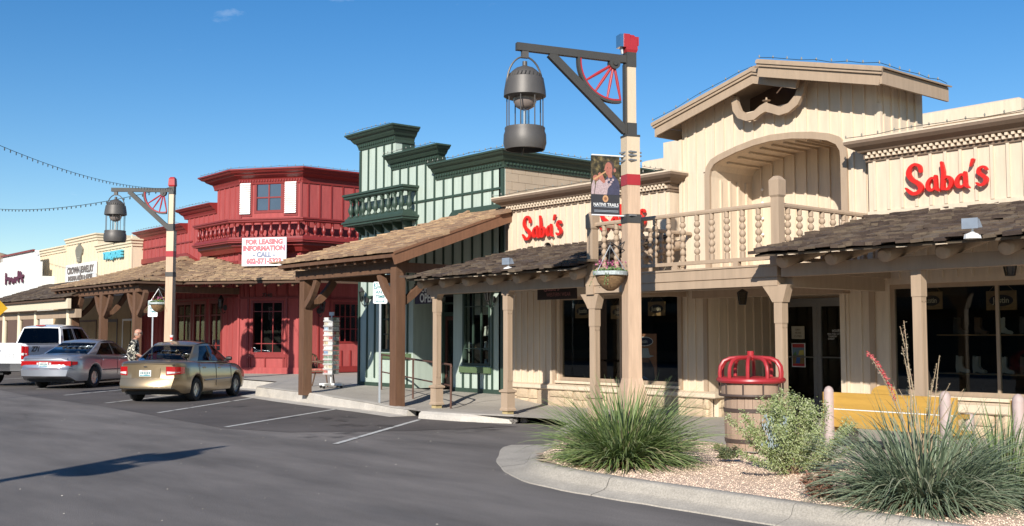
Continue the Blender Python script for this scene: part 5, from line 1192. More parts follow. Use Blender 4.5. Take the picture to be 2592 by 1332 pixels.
# ------------------------------------------------------------------ hanging baskets
coir = mat('coir_liner', (.22, .13, .06), .95, .35, 14, (1, 1, 4), .8, 60); rimm = mat('basket_rim', (.42, .46, .45), .6, .3, 30)
leafg = mat('basket_leaf', (.10, .17, .05), .6, .2, 30, island=.5); petal = mat('pink_petal', (.45, .10, .20), .6, .2, 30, island=.4); petaly = mat('yellow_petal', (.6, .45, .08), .6, .2, 30, island=.4)
def basket(pole, d, label, seed, yellow=0):
    random.seed(seed); c = pole+d*.34; t = thing('hanging_basket', c+V((0, 0, 2.2)), label, 'hanging basket', 'flower baskets hung on the lamp posts')
    z0 = 2.50; mb = MB(); mb.lathe([(.0, z0-.25), (.05, z0-.245), (.12, z0-.20), (.185, z0-.12), (.22, z0-.03), (.225, z0), (.0, z0-.01)], c, 20); part('basket', mb, coir, t, smooth=True)
    mb = MB(); mb.lathe([(.235, z0-.025), (.252, z0-.02), (.258, z0+.035), (.245, z0+.035), (.238, z0)], c, 24); part('basket_rim', mb, rimm, t)
    for k in range(3): a = k*2.1+.4; part('chain', MB().tube([c+V((.24*cos(a), .24*sin(a), z0+.03)), c+V((0, 0, z0+.42))], .007, 5), alum, t)
    mb = MB(); mb.tube([pole+d*.1+V((0, 0, 2.98)), pole+d*.22+V((0, 0, 2.90)), pole+d*.33+V((0, 0, 2.97)), c+V((0, 0, 2.93)), c+V((0, 0, z0+.42))], .010, 6); mb.tube([pole+d*.1+V((0, 0, 2.85)), pole+d*.28+V((0, 0, 2.93))], .008, 6); part('hook', mb, ironm, t)
    mb = MB()
    for i in range(650):
        a = R(0, 6.28); r = .25*sqrt(R(0, 1)); h = R(0, .13)*(1-r/.4); p = c+V((r*cos(a), r*sin(a), z0+h)); s = R(.012, .026); u = V((R(-1, 1), R(-1, 1), R(-.4, 1))).normalized(); v = u.orthogonal().normalized(); mb.add([p-u*s, p+v*s*.5, p+u*s, p-v*s*.5], [(0, 1, 2, 3)])
    for k in range(7):   # trailing stems
        a = R(0, 6.28); p = c+V((.25*cos(a), .25*sin(a), z0+.02))
        for j in range(10): p = p+V((.010*cos(a), .010*sin(a), -.02)); s = .013; u = V((R(-1, 1), R(-1, 1), R(-1, 1))).normalized(); v = u.orthogonal().normalized(); mb.add([p-u*s, p+v*s*.6, p+u*s, p-v*s*.6], [(0, 1, 2, 3)])
    part('foliage', mb, leafg, t)
    for mt_, n in ((petal, 40), (petaly if yellow else petal, 22)):
        mb = MB()
        for i in range(n): a = R(0, 6.28); r = .24*sqrt(R(0, 1)); p = c+V((r*cos(a), r*sin(a), z0+R(.09, .2))); s = R(.008, .017); u = V((R(-1, 1), R(-1, 1), R(-1, 1))).normalized(); v = u.orthogonal().normalized(); mb.add([p-u*s, p+v*s, p+u*s, p-v*s], [(0, 1, 2, 3)])
        part('flowers', mb, mt_, t)
basket(pl, d1, 'coir flower basket with patterned rim on the near lamp post below the banner', 4)
a2 = atan2(-1.26, -1.3); basket(V((-29.35, 11.8, 0)), V((cos(a2), sin(a2), 0)), 'flower basket with pink and yellow blooms on the far lamp post behind the gold sedan', 6, 1)

# ------------------------------------------------------------------ signs on poles
steel = mat('galvanised_steel', (.26, .28, .30), .45, .1, 30, (1, 1, 1), .05, 60, metal=.5); teal = mat('sign_teal', (.02, .20, .22), .5)
def park_sign(loc, z0, z1, zpole, label, rot):
    t = thing('parking_sign', loc, label, 'parking sign', 'three hour parking signs')
    Q = Matrix.Rotation(rot, 4, 'Z')
    def P(n, mb, mt): mb.v = [tuple(Q @ V(p)) for p in mb.v]; return part(n, mb, mt, t, world=False)
    mb = MB(); mb.box(-.022, .022, .0, .03, 0, z1-.05); P('pole', mb, steel)
    h = z1-z0; w_ = .305; r = .03; pts = []
    for cx, cy, a in ((w_/2-r, h-r, 0), (-w_/2+r, h-r, 90), (-w_/2+r, r, 180), (w_/2-r, r, 270)):
        for k in range(4): b = radians(a+30*k); pts.append((cx+r*cos(b), cy+r*sin(b)))
    F = face(Matrix.Identity(4), 0, z0, .002)
    mb = MB(); mb.prism(pts, F, .004); P('panel', mb, whitesign)
    mb = MB(); mb.prism([(-.14, h-.15), (-.06, h-.15), (-.06, h-.02), (-.14, h-.02)], F @ Matrix.Translation((0, 0, .0045)), .001); P('number_field', mb, teal)
    for s, x, y, sz, mt_ in (('3', -.10, h-.085, .13, whitesign), ('HR', .045, h-.055, .055, teal), ('PARKING', .045, h-.115, .045, teal), ('ANY', 0, h*.52, .095, teal), ('TIME', 0, h*.31, .095, teal)):
        text('lettering', s, Q @ F @ Matrix.Translation((x, y, .007)), sz, mt_, t, world=False, ext=.0008, bold=.003)
    mb = MB(); y = h*.11; mb.prism([(-.10, y), (-.06, y+.025), (-.06, y+.008), (.06, y+.008), (.06, y+.025), (.10, y), (.06, y-.025), (.06, y-.008), (-.06, y-.008), (-.06, y-.025)], F @ Matrix.Translation((0, 0, .0045)), .001); P('arrow', mb, teal); return t
rc = atan2(FWD0.y, FWD0.x)-pi/2
park_sign((-19.67, 12.56, .13), 2.16, 2.63, 2.6, 'white and teal three hour parking sign on a steel pole by the green shop porch', rc)
park_sign((-33.6, 12.95, 0), 2.20, 2.72, 2.7, 'far three hour parking sign partly behind the hanging basket by the person', rc)
q = PT(-36, 850, 27); t = thing('warning_sign', (q.x, q.y, 0), 'yellow diamond warning sign cut by the left edge above the white pickup', 'warning sign'); ang = rc+.7
Q = Matrix.Rotation(ang, 4, 'Z'); mb = MB(); F = Q @ face(Matrix.Identity(4), 0, 1.6+70*27/2720, .0); mb.prism([(0, -.5), (.5, 0), (0, .5), (-.5, 0)], F, .005); part('panel', mb, mat('sign_yellow', (.75, .42, .02), .5, .03), t, world=False)
mb = MB(); mb.box(-.03, .03, .01, .04, 0, 2.6); mb.v = [tuple(Q @ V(p)) for p in mb.v]; part('pole', mb, steel, t, world=False)

# shop signs hanging under the porch
def hang_sign(px0, px1, py0, py1, Y, label, mt):
    a = PY(px0, py0, Y); b = PY(px1, py0, Y); z0 = PY(px0, py1, Y).z; c = ((a.x+b.x)/2, Y, z0)
    t = thing('hanging_sign', c, label, 'hanging sign'); mb = MB(); mb.box(a.x, b.x, Y-.02, Y+.02, z0, a.z); part('board', mb, mt, t)
    mb = MB(); mb.box(a.x-.02, b.x+.02, Y-.03, Y+.03, a.z+.001, a.z+.03); part('top_rail', mb, ironm, t)
    return t, a.x, b.x, z0, a.z
t, xa_, xb_, z0, z1 = hang_sign(1362, 1459, 716, 760, 13.6, 'dark hanging sign reading Saba\'s under the left shake porch roof', mat('dark_sign_board', (.018, .008, .008), .5))
sabas(xa_+.17*(xb_-xa_), 13.58, z0+.16, (z1-z0)*.52, (xb_-xa_)*.42, t, .006, mat('pinkish_letters', (.30, .13, .12), .6), .001)
text('lettering', 'WESTERN WEAR', face(Matrix.Translation((0, 13.58, 0)), xa_+.56*(xb_-xa_), z0+.09, .002), .10, mat('pinkish_letters', (.3, .13, .12)), t, ext=.001, sx=.9)
t, xa_, xb_, z0, z1 = hang_sign(1052, 1118, 722, 770, 14.9, 'purple OPEN sign hanging in the green shop doorway', mat('purple_board', (.035, .02, .05), .6))
text('lettering', 'OPEN', face(Matrix.Translation((0, 14.88, 0)), (xa_+xb_)/2-.02, z1-(z1-z0)*.24, .002), .24, whitesign, t, ext=.001, bold=.004, sx=.8); text('lettering', 'OPEN', face(Matrix.Translation((0, 14.88, 0)), (xa_+xb_)/2-.02, z0+(z1-z0)*.28, .002), .30, whitesign, t, ext=.001, bold=.008, sx=.8)

# boards, posters and goods in the windows
wood = mat('window_sign_wood', (.30, .18, .08), .6, .2, 6, (1, 1, 6)); dkl = mat('dark_lettering', (.03, .02, .02), .5)
def win_board(px0, py0, px1, py1, Y, label, s='Justin', tilt=0):
    a = PY(px0, py1, Y); b = PY(px1, py0, Y); cx, cz = (a.x+b.x)/2, (a.z+b.z)/2; w_, h_ = b.x-a.x, b.z-a.z
    t = thing('window_sign', (cx, Y, a.z), label, 'window sign'); mb = MB(); mb.box(a.x, b.x, Y, Y+.02, a.z, b.z); part('board', mb, wood, t)
    mb = MB(); mb.prism([(w_*.40*cos(2*pi*i/20), h_*.30*sin(2*pi*i/20)) for i in range(20)], face(Matrix.Translation((0, Y, 0)), cx, cz, .001), .003); part('oval', mb, dkl, t)
    text('lettering', s, face(Matrix.Translation((0, Y, 0)), cx, cz, .006), h_*.42, mat('cream_lettering', (.6, .5, .35), .6), t, ext=.001, sx=w_/(h_*1.7), bold=.002)
    mb = MB(); mb.tube([(a.x+.1*w_, Y+.01, b.z), (cx, Y+.01, b.z+.18), (b.x-.1*w_, Y+.01, b.z)], .004, 4); part('cord', mb, wood, t)
for bx_, lb in (((2497, 735, 2572, 786), 'wooden Justin board hanging in the right-hand shop window'), ((2330, 738, 2384, 784), 'wooden board in the right-hand shop window half hidden by the porch post'), ((1456, 769, 1496, 806), 'tilted wooden board hanging in the shop window left of the balcony post'), ((1546, 772, 1592, 808), 'wooden board in the shop window half hidden behind the near lamp post'), ((1640, 763, 1683, 800), 'wooden board in the shop window right of the near lamp post')):
    win_board(*bx_, YF+.2, lb)
Y = YF+.22; a = PY(1600, 965, Y); b = PY(1661, 845, Y); t = thing('cowboy_poster', ((a.x+b.x)/2, Y, a.z), 'tan poster of a figure in a white hat standing in the window by the lamp', 'poster')
mb = MB(); mb.box(a.x, b.x, Y, Y+.02, a.z, b.z); part('board', mb, mat('poster_tan', (.40, .17, .09), .6, .1, 6), t); F = face(Matrix.Translation((a.x, Y, a.z)), 0, 0, .001); w_, h_ = b.x-a.x, b.z-a.z
def pp(n, pts, mt, o): mb = MB(); mb.prism([(x*w_, y*h_) for x, y in pts], F @ Matrix.Translation((0, 0, o)), .001); part(n, mb, mt, t)
pp('logo', [(.5+.38*cos(2*pi*i/20), .84+.10*sin(2*pi*i/20)) for i in range(20)], whitesign, .001); pp('logo', [(.5+.35*cos(2*pi*i/20), .84+.085*sin(2*pi*i/20)) for i in range(20)], mat('logo_navy', (.03, .03, .08), .5), .002)
text('lettering', 'Justin', F @ Matrix.Translation((w_*.5, h_*.84, .004)), h_*.11, whitesign, t, ext=.0005, sx=.9)
pp('print', [(.15, .0), (.2, .35), (.35, .45), (.75, .45), (.9, .3), (.95, 0)], mat('poster_dark', (.05, .04, .05), .6), .002); pp('print', [(.38, .40), (.40, .55), (.70, .55), (.72, .40)], mat('poster_face', (.25, .12, .08), .6), .003)
pp('print', [(.15, .53), (.35, .56), (.42, .70), (.68, .70), (.74, .56), (.92, .54), (.7, .50), (.35, .50)], mat('poster_hat', (.45, .48, .5), .6), .004); pp('print', [(.3, .05), (.5, .12), (.7, .05)], mat('poster_blue', (.12, .2, .35), .6), .004)
Y = DY-.045
def paper(px0, py0, px1, py1, label, mt, lines, cat='notice'):
    a = PY(px0, py1, Y); b = PY(px1, py0, Y); t = thing('door_notice', ((a.x+b.x)/2, Y, a.z), label, cat); mb = MB(); mb.box(a.x, b.x, Y, Y+.002, a.z, b.z); part('paper', mb, mt, t); w_, h_ = b.x-a.x, b.z-a.z
    for s, f, z, m_ in lines: text('lettering', s, face(Matrix.Translation((0, Y, 0)), (a.x+b.x)/2, a.z+h_*z, .001), h_*f, m_, t, ext=.0005, sx=.8)
    return t, a, w_, h_
blk_ = mat('ink', (.08, .06, .04), .6)
paper(2004, 826, 2036, 858, 'cream paper reading CLOSED taped to the left glass door', mat('cream_paper', (.45, .42, .33), .7), [('SORRY', .2, .72, blk_), ('WE ARE', .2, .47, blk_), ('CLOSED', .24, .2, blk_)])
t, a, w_, h_ = paper(2005, 869, 2038, 929, 'colourful poster with a red band taped low on the left glass door', whitesign, [], 'poster'); F = face(Matrix.Translation((a.x, Y, a.z)), 0, 0, .001)
for k, (pts, col) in enumerate([([(.06, .04), (.94, .04), (.94, .14), (.06, .14)], (.45, .04, .05)), ([(.06, .14), (.94, .14), (.94, .48), (.06, .48)], (.25, .17, .07)), ([(.06, .48), (.94, .48), (.94, .82), (.06, .82)], (.16, .25, .33)), ([(.06, .82), (.94, .82), (.94, .97), (.06, .97)], (.42, .05, .05)), ([(.3, .16), (.6, .16), (.65, .42), (.4, .46)], (.06, .14, .4)), ([(.5, .5), (.92, .5), (.9, .72), (.6, .7)], (.5, .42, .1)), ([(.1, .5), (.4, .5), (.3, .66)], (.12, .25, .08))]): pp('print', pts, mat('poster_colour_%d' % k, col, .6), .001+.0015*k)
Yg = DY-.03; 
t = thing('door_lettering', (-11.8, Yg, 1.2), 'white opening hours lettering on the right glass door', 'lettering')
for s, px, py, sz in (('HOURS', 2117, 838, .075), ('MON THRU SAT', 2110, 846, .05), ('THURSDAY', 2108, 852, .05), ('SUNDAY', 2104, 858, .05)):
    q = PY(px, py, Yg); text('lettering', s, face(Matrix.Translation((0, Yg, 0)), q.x, q.z, .0), sz, whitesign, t, ext=.0005, sx=.75)
# boots on shelves behind the right-hand window, white goods in the green shop window
random.seed(12)
bootm = [mat('pale_boot', (.42, .38, .32), .5), mat('brown_boot', (.16, .09, .05), .5), mat('black_boot', (.05, .045, .04), .4)]
def boot(c, mt, s, lab):
    mb = MB(); x, y, z = c; Mx = Matrix.Translation(c) @ Matrix.Rotation(R(-.5, .5), 4, 'Z') @ Matrix.Scale(s, 4)
    mb.prism([(-.05, 0), (-.02, 0), (-.01, .03), (.08, .01), (.17, .0), (.19, .03), (.17, .06), (.10, .08), (.055, .13), (.06, .30), (.03, .31), (0, .29), (-.05, .32), (-.06, .12)], Mx @ Matrix(((1, 0, 0, 0), (0, 0, -1, .04), (0, 1, 0, 0), (0, 0, 0, 1))), .08)
    o = solo('boot', mb, mt, lab, 'boot', 'boots on the shelves behind the right-hand shop window'); return o
shelf = MB()
for z in (1.02, 1.62): shelf.box(-8.9, -4.2, 16.1, 16.4, z-.02, z)
solo('display_shelf', shelf, wood, 'pair of long shelves holding boots inside the right-hand shop window', 'shelf')
for z in (1.02, 1.62):
    for i in range(13): k = [0, 0, 1, 2][int(R(0, 4))]; boot((-8.6+i*.34+R(-.05, .05), 16.2, z), bootm[k], .85, '%s cowboy boot on the %s shelf inside the dark shop window behind the benches' % (('pale', 'brown', 'black')[k], 'lower' if z < 1.3 else 'upper'))
random.seed(14)
sh = MB()
for z in (.90, 1.26, 1.60): sh.box(-20.05, -19.35, 15.62, 15.8, z-.02, z)
solo('display_stand', sh, black, 'small stepped stand of white figurines in the green shop window', 'display stand')
for z in (.90, 1.26, 1.60):
    for i in range(5):
        h = R(.2, .3) if z > 1 else .16; c = (-19.98+.14*i, 15.7, z); o = MB().lathe([(.05, 0), (.055, .02), (.04, h*.5), (.03, h*.75), (.045, h*.8), (.03, h*.95), (0, h)], c, 8)
        solo('figurine', o, mat('white_porcelain', (.7, .72, .66), .4), 'white figurine on the %s step of the stand in the green shop window' % ('lowest' if z < 1 else 'middle' if z < 1.4 else 'top'), 'figurine', 'white figurines in the green shop window', True)
a = PY(1178, 798, 15.55); b = PY(1234, 742, 15.55); mb = MB(); mb.box(a.x+.35, b.x, 15.56, 15.565, a.z, b.z); solo('window_poster', mb, mat('pale_green_paper', (.62, .66, .58), .7), 'pale paper hung at the top of the green shop window', 'notice')
# wall lanterns
lantern(-19.10, 15.26, 2.42, -.3, -1, 'black wall lantern beside the green shop window with white figurines')
q = PY(925, 760, 15.26); lantern(-24.55, 15.26, q.z, 0, -1, 'black wall lantern at the left corner of the green shop', 1.0)
p_ = M1 @ V((-.5, -.04, 0)); q = PY(571, 772, 16.6); lantern(q.x, 16.6, q.z-.1, .3, -1, 'black wall lantern beside the dark doors of the red shop', 1.3)
q = PX(808, 780, P2[0]+.04); lantern(q.x, q.y, q.z-.1, 1, 0, 'black wall lantern on the side wall of the red shop above the postcard rack', 1.3)
for px, py, Y_, lab in ((1879, 740, 14.2, 'small black ceiling lantern under the balcony'), (2556, 660, 14.6, 'black ceiling lantern under the right porch roof')):
    q = PY(px, py, Y_); t = thing('ceiling_lantern', (q.x, q.y, q.z-.12), lab, 'ceiling lantern')
    part('lantern_cage', MB().lathe([(.12, .10), (.10, .11), (.0, .16)], (q.x, q.y, q.z-.10), 4), ironm, t); part('lantern_glass', MB().lathe([(.06, -.10), (.10, .10)], (q.x, q.y, q.z-.10), 4), MATS['lantern_glass'], t)
    mb = MB()
    for k in range(4): a = k*pi/2; mb.beam((q.x+.065*cos(a), q.y+.065*sin(a), q.z-.2), (q.x+.105*cos(a), q.y+.105*sin(a), q.z), .012, .012)
    mb.tube([(q.x, q.y, q.z+.05), (q.x, q.y, 2.62 if Y_ < 14.3 else 3.2)], .01, 5); mb.lathe([(0, 0), (.07, 0), (.07, .015), (0, .02)], (q.x, q.y, q.z-.21), 4); part('lantern_frame', mb, ironm, t)
# sound horn on the sign band
q = PY(1392, 622, YB-.1); t = thing('round_spotlight', (q.x, YB, q.z-.1), 'small round cream spotlight below the left red Saba\'s lettering', 'spotlight'); Mq = Matrix.Translation(q) @ Matrix.Rotation(pi/2+.25, 4, 'X') @ Matrix.Rotation(.35, 4, 'Y')
part('hood', MB().lathe([(.05, -.08), (.085, .06), (.095, .10), (.085, .10), (.05, -.02)], M=Mq, n=16), cream, t, smooth=True); part('lens', MB().lathe([(0, .04), (.07, .04)], M=Mq, n=12), black, t)
part('stem', MB().tube([q+V((0, .05, 0)), V((q.x, YB, q.z))], .02, 6), cream, t)
# grey floodlights standing on the shake roofs
def on_roof(px, py):
    n = V((0, -sl_, 1)); p0 = V((0, 12.15, 2.76)); d = ray(px, py); return CAM+d*((p0-CAM).dot(n)/d.dot(n))
gbox = mat('grey_fixture', (.24, .28, .33), .45, .08, 9, metal=.2)
for px, py, lab, s in ((2462, 600, 'grey boxy floodlight standing on the right shake roof', .62), (1287, 683, 'grey floodlight standing on the left shake roof end', .6)):
    q = on_roof(px, py); t = thing('flood_light', q, lab, 'floodlight', 'grey floodlights on the shake roofs')
    part('mount', MB().lathe([(.10, -.02), (.09, .03), (.04, .05), (.02, .06), (0, .06)], q, 10), whitesign, t); part('stem', MB().tube([q+V((0, 0, .05)), q+V((0, 0, .17*s))], .014, 6), whitesign, t)
    Mq = Matrix.Translation(q+V((0, 0, .25*s))) @ Matrix.Rotation(.15, 4, 'Z') @ Matrix.Scale(s, 4)
    mb = MB(); vs = [(-.15, -.10, -.09), (.13, -.10, -.09), (.16, .08, -.07), (-.12, .08, -.07), (-.15, -.07, .09), (.11, -.07, .09), (.12, .03, .09), (-.12, .03, .09)]; mb.add([Mq @ V(p) for p in vs], [(0, 1, 2, 3), (4, 5, 6, 7), (0, 1, 5, 4), (1, 2, 6, 5), (2, 3, 7, 6), (3, 0, 4, 7)]); part('housing', mb, gbox, t)
    mb = MB(); mb.box(-.16, .14, -.115, -.10, -.10, .10, Mq); part('front_frame', mb, gbox, t)
# pigeon-like scraps left on the roof: small pale leaves
# ------------------------------------------------------------------ light strings
def cord(pts, r, n=5): return MB().tube(pts, r, n)
bulbm = mat('string_bulb', (.25, .24, .2), .3); wirem = mat('dark_wire', (.02, .03, .03), .6)
def light_string(A, B, sag, n, label, r=.005, drop=.06, br=.011):
    A = V(A); B = V(B); pts = [A.lerp(B, i/30)-V((0, 0, sag*4*(i/30)*(1-i/30))) for i in range(31)]; t = thing('light_string', A, label, 'light string')
    part('cord', cord(pts, r), wirem, t); mb = MB()
    for i in range(1, n):
        s = i/n; p = A.lerp(B, s)-V((0, 0, sag*4*s*(1-s))); mb.lathe([(0, -drop), (br*.8, -drop*.8), (br, -drop*.45), (br*.7, 0), (0, 0)], p, 5)
    part('bulbs', mb, wirem, t, kind='stuff'); return t
lt = V((-29.35, 11.8, 5.75)); light_string(PT(-70, 338, 17.5), lt, .25, 50, 'upper sagging string of bulbs crossing the sky to the far street lamp'); light_string(PT(-60, 523, 50), lt+V((-.2, 0, .05)), .35, 44, 'lower faint string of bulbs crossing the sky at far left', .010, .09, .022)
def roof_string(path, label, col=wirem, step=.28):
    pts = []; mb = MB(); random.seed(len(path)*7)
    for A, B in zip(path, path[1:]):
        A = V(A); B = V(B); n = max(2, int((B-A).length/step))
        for i in range(n):
            p = A.lerp(B, i/n); pts.append(p+V((R(-.01, .01), R(-.02, .02), R(0, .035)))); mb.lathe([(0, .0), (.012, .01), (.014, .035), (0, .06)], p+V((0, 0, .01)), 5)
    pts.append(V(path[-1])); t = thing('roof_light_string', path[0], label, 'light string'); part('cord', cord(pts, .005, 4), col, t); part('bulbs', mb, bulbm, t, kind='stuff')
roof_string([(-13.85, 14.9, 5.66), (-11.5, 14.9, 6.26)], 'string of small bulbs along the left gable slope'); roof_string([(-11.22, 14.73, 6.31), (-8.96, 14.73, 5.76), (-8.93, 16.7, 5.76)], 'string of small bulbs along the raised right gable slope')
roof_string([(-9.66, 14.86, 4.71), (-4, 14.86, 4.71)], 'string of small bulbs on the cornice over the right red lettering'); roof_string([(-18.66, 14.86, 4.69), (-13.5, 14.86, 4.69)], 'string of small bulbs on the cornice over the left red lettering')
roof_string([(-25.3, 14.99, 7.07), (-23.1, 14.99, 7.07)], 'string of bulbs on the top green cornice', step=.2); roof_string([(-23.4, 15.0, 6.28), (-21.1, 15.0, 6.28)], 'string of bulbs on the middle green cornice', step=.2); roof_string([(-21.4, 15.0, 5.81), (-18.5, 15.0, 5.81), (-18.5, 22, 5.81)], 'string of bulbs on the lowest green cornice', step=.2)
roof_string([(-44.4, 16.32, 5.95), (-39.9, 16.32, 5.95)], 'string of bulbs on the lowest red cornice'); roof_string([(-37.6, 16.18, 7.45), (-35.1, 16.2, 7.45), (-32.9, 17.85, 7.45), (-32.85, 21, 7.45)], 'string of bulbs round the red tower cornice'); roof_string([(-40.2, 16.34, 6.5), (-37.2, 16.34, 6.5)], 'string of bulbs on the middle red cornice')
# ------------------------------------------------------------------ litter bin shaped like a barrel with a red cage top
barrelm = mat('barrel_wood', (.34, .235, .165), .75, .12, 3, (8, 8, .6), .3, 14, orand=.04)
B0 = V((-8.86, 11.35, .10)); t = thing('litter_bin', B0, 'barrel litter bin with brown hoops and a red tubular crown beside the planter', 'litter bin')
nst = 22
for k in range(nst):
    a0, a1 = 2*pi*k/nst+.007, 2*pi*(k+1)/nst-.007; mb = MB(); vs = []
    for r, z in ((.325, 0), (.345, .25), (.35, .5), (.345, .74)): 
        for a in (a0, a1): vs += [(r*cos(a), r*sin(a), z), ((r-.03)*cos(a), (r-.03)*sin(a), z)]
    mb.add(vs, [q for i in range(3) for b in [4*i] for q in ((b, b+4, b+6, b+2), (b+1, b+3, b+7, b+5), (b, b+1, b+5, b+4), (b+2, b+6, b+7, b+3))]+[(12, 13, 15, 14), (0, 2, 3, 1)])
    part('stave', mb, barrelm, t, world=False)
hoopm = mat('brown_hoop', (.085, .06, .05), .5, .06, 5, metal=.2)
for z, r in ((.13, .345), (.52, .357)): part('hoop', MB().lathe([(r-.02, z), (r, z), (r+.004, z+.05), (r-.02, z+.05)], n=32), hoopm, t, world=False, smooth=True)
part('inner_drum', MB().lathe([(.0, .70), (.36, .72), (.385, .74), (.385, .90), (.30, .90), (.29, .8), (0, .8)], n=32), barrelm, t, world=False, smooth=True)
part('lower_ring', MB().tube([(.40*cos(2*pi*i/32), .40*sin(2*pi*i/32), .735) for i in range(33)], .018, 8), hoopm, t, world=False, smooth=True)
for k in range(10): a = 2*pi*k/10+.1; part('strut', MB().tube([(.405*cos(a), .405*sin(a), .735), (.405*cos(a), .405*sin(a), .92)], .012, 6), hoopm, t, world=False)
part('red_rim', MB().lathe([(.30, .90), (.43, .895), (.445, .92), (.44, .945), (.42, .96), (.30, .965)], n=36), redl, t, world=False, smooth=True)
for k in range(10):
    a = 2*pi*k/10+.25; pts = [(.40, .94), (.405, 1.02), (.395, 1.10), (.35, 1.17), (.27, 1.205), (.16, 1.215), (.03, 1.215)]
    part('cage_bar', MB().tube([(r*cos(a), r*sin(a), z) for r, z in pts], .025, 8), redl, t, world=False, smooth=True)
part('crown_knob', MB().lathe([(0, 1.18), (.075, 1.18), (.08, 1.2), (.08, 1.24), (.045, 1.25), (.045, 1.30), (0, 1.30)], n=16), redl, t, world=False, smooth=True)
part('inner_lid', MB().lathe([(.30, .93), (.18, .95), (.12, .90)], n=20), redl, t, world=False, smooth=True)

# ------------------------------------------------------------------ benches seen from behind
benchw = mat('yellow_bench_timber', (.50, .29, .06), .45, .12, 2, (.7, 6, 6), .2, 10, dirt=.3, dcol=(.30, .15, .04)); bencho = mat('orange_bench_timber', (.42, .17, .04), .5, .15, 2, (.7, 6, 6), .2, 10)
bpost = mat('pale_bench_post', (.44, .345, .315), .6, .08, 8)
def bench(x0, x1, y, label, mt, arch=True):
    t = thing('bench', ((x0+x1)/2, y, .13), label, 'bench', 'timber benches behind the planter'); g = .13
    for x in (x0, x1):
        part('post', MB().lathe([(.065, g), (.066, .86), (.06, .90), (.042, .93), (.02, .945), (0, .95)], (x, y, 0), 16), bpost, t, smooth=True)
        part('post', MB().lathe([(.06, g), (.06, .62), (.05, .65), (0, .67)], (x, y+.55, 0), 12), bpost, t, smooth=True)
        mb = MB(); mb.box(x-.035, x+.035, y+.03, y+.60, .60, .65); part('arm_rest', mb, mt, t); mb = MB(); mb.box(x-.03, x+.03, y, y+.5, .36, .42); part('seat_rail', mb, mt, t)
    a, b = x0-.10, x1+.13
    for z0, z1 in ((.665, .87), (.43, .65)):
        mb = MB(); mb.box(a, b, y+.012, y+.05, z0, z1)
        part('back_slat', mb, mt, t)
    piece('slat_edge', ((a+b)/2, y+.04, .657), (b-a-.1, .05, .012), whitep, t)
    if arch:
        cx = (x0+x1)/2-.02; mb = MB(); mb.prism([(cx+.17*cos(pi*i/14), .872+.11*sin(pi*i/14)) for i in range(15)], Matrix.Translation((0, y+.05, 0)) @ MG, .038); part('back_crest', mb, mt, t)
    for k in range(4): mb = MB(); yy = y+.12+.11*k; mb.box(x0-.08, x1+.08, yy-.045, yy+.045, .42, .455); part('seat_slat', mb, mt, t)
bY = 12.1; bx0 = PY(2098, 1000, bY).x; bx1 = PY(2392, 1000, bY).x; bx2 = PY(2577, 1000, bY).x
bench(bx0, bx1, bY, 'yellow slatted bench with round pale posts behind the big grass clump', benchw); bench(bx2, bx2+1.45, bY, 'orange brown bench cut by the right edge', bencho, False)

# ------------------------------------------------------------------ planting
def leafmat(name, cols, rough=.55):
    m = bpy.data.materials.new(name); m.use_nodes = True; n = m.node_tree; b = n.nodes['Principled BSDF']; b.inputs['Roughness'].default_value = rough
    g = n.nodes.new('ShaderNodeNewGeometry'); cr = n.nodes.new('ShaderNodeValToRGB'); e = cr.color_ramp.elements
    e[0].position = 0; e[0].color = (*cols[0], 1); e[1].position = 1; e[1].color = (*cols[-1], 1)
    for i, c in enumerate(cols[1:-1]): k = e.new((i+1)/(len(cols)-1)); k.color = (*c, 1)
    n.links.new(g.outputs['Random Per Island'], cr.inputs[0]); n.links.new(cr.outputs[0], b.inputs['Base Color'])
    tr = n.nodes.new('ShaderNodeBsdfTranslucent'); n.links.new(cr.outputs[0], tr.inputs[0]); mx = n.nodes.new('ShaderNodeMixShader'); mx.inputs[0].default_value = .22
    n.links.new(b.outputs[0], mx.inputs[1]); n.links.new(tr.outputs[0], mx.inputs[2]); n.links.new(mx.outputs[0], n.nodes['Material Output'].inputs[0]); return m
yucca1 = leafmat('green_blades', [(.11, .17, .05), (.20, .28, .08), (.27, .34, .14), (.17, .25, .11), (.38, .34, .19)])
yucca2 = leafmat('blue_green_blades', [(.11, .15, .09), (.19, .25, .15), (.27, .33, .22), (.17, .22, .13), (.38, .36, .25)])
deadm = leafmat('dead_blades', [(.22, .10, .06), (.32, .17, .10), (.16, .08, .06)])
def blade(mb, p, az_, el_, L, w, droop, n=7, twist=0):
    d = V((cos(az_)*cos(el_), sin(az_)*cos(el_), sin(el_))); side = V((-sin(az_), cos(az_), 0)); q = V(p); vs = []; st = L/n
    for i in range(n+1):
        s = i/n; ww = w*(1-s**2.2)*.5+.0008; sd = (side+V((0, 0, twist*s))).normalized(); nrm = d.cross(sd)
        vs += [q-sd*ww, q+nrm*ww*.5, q+sd*ww]
        q = q+d*st; d = (d+V((0, 0, -droop*(.3+s)))/n).normalized()
        if q.z < .15: q.z = .15+R(0, .02); d.z = max(d.z, 0)
    mb.add(vs, [f for i in range(n) for b in [3*i] for f in ((b, b+3, b+4, b+1), (b+1, b+4, b+5, b+2))])
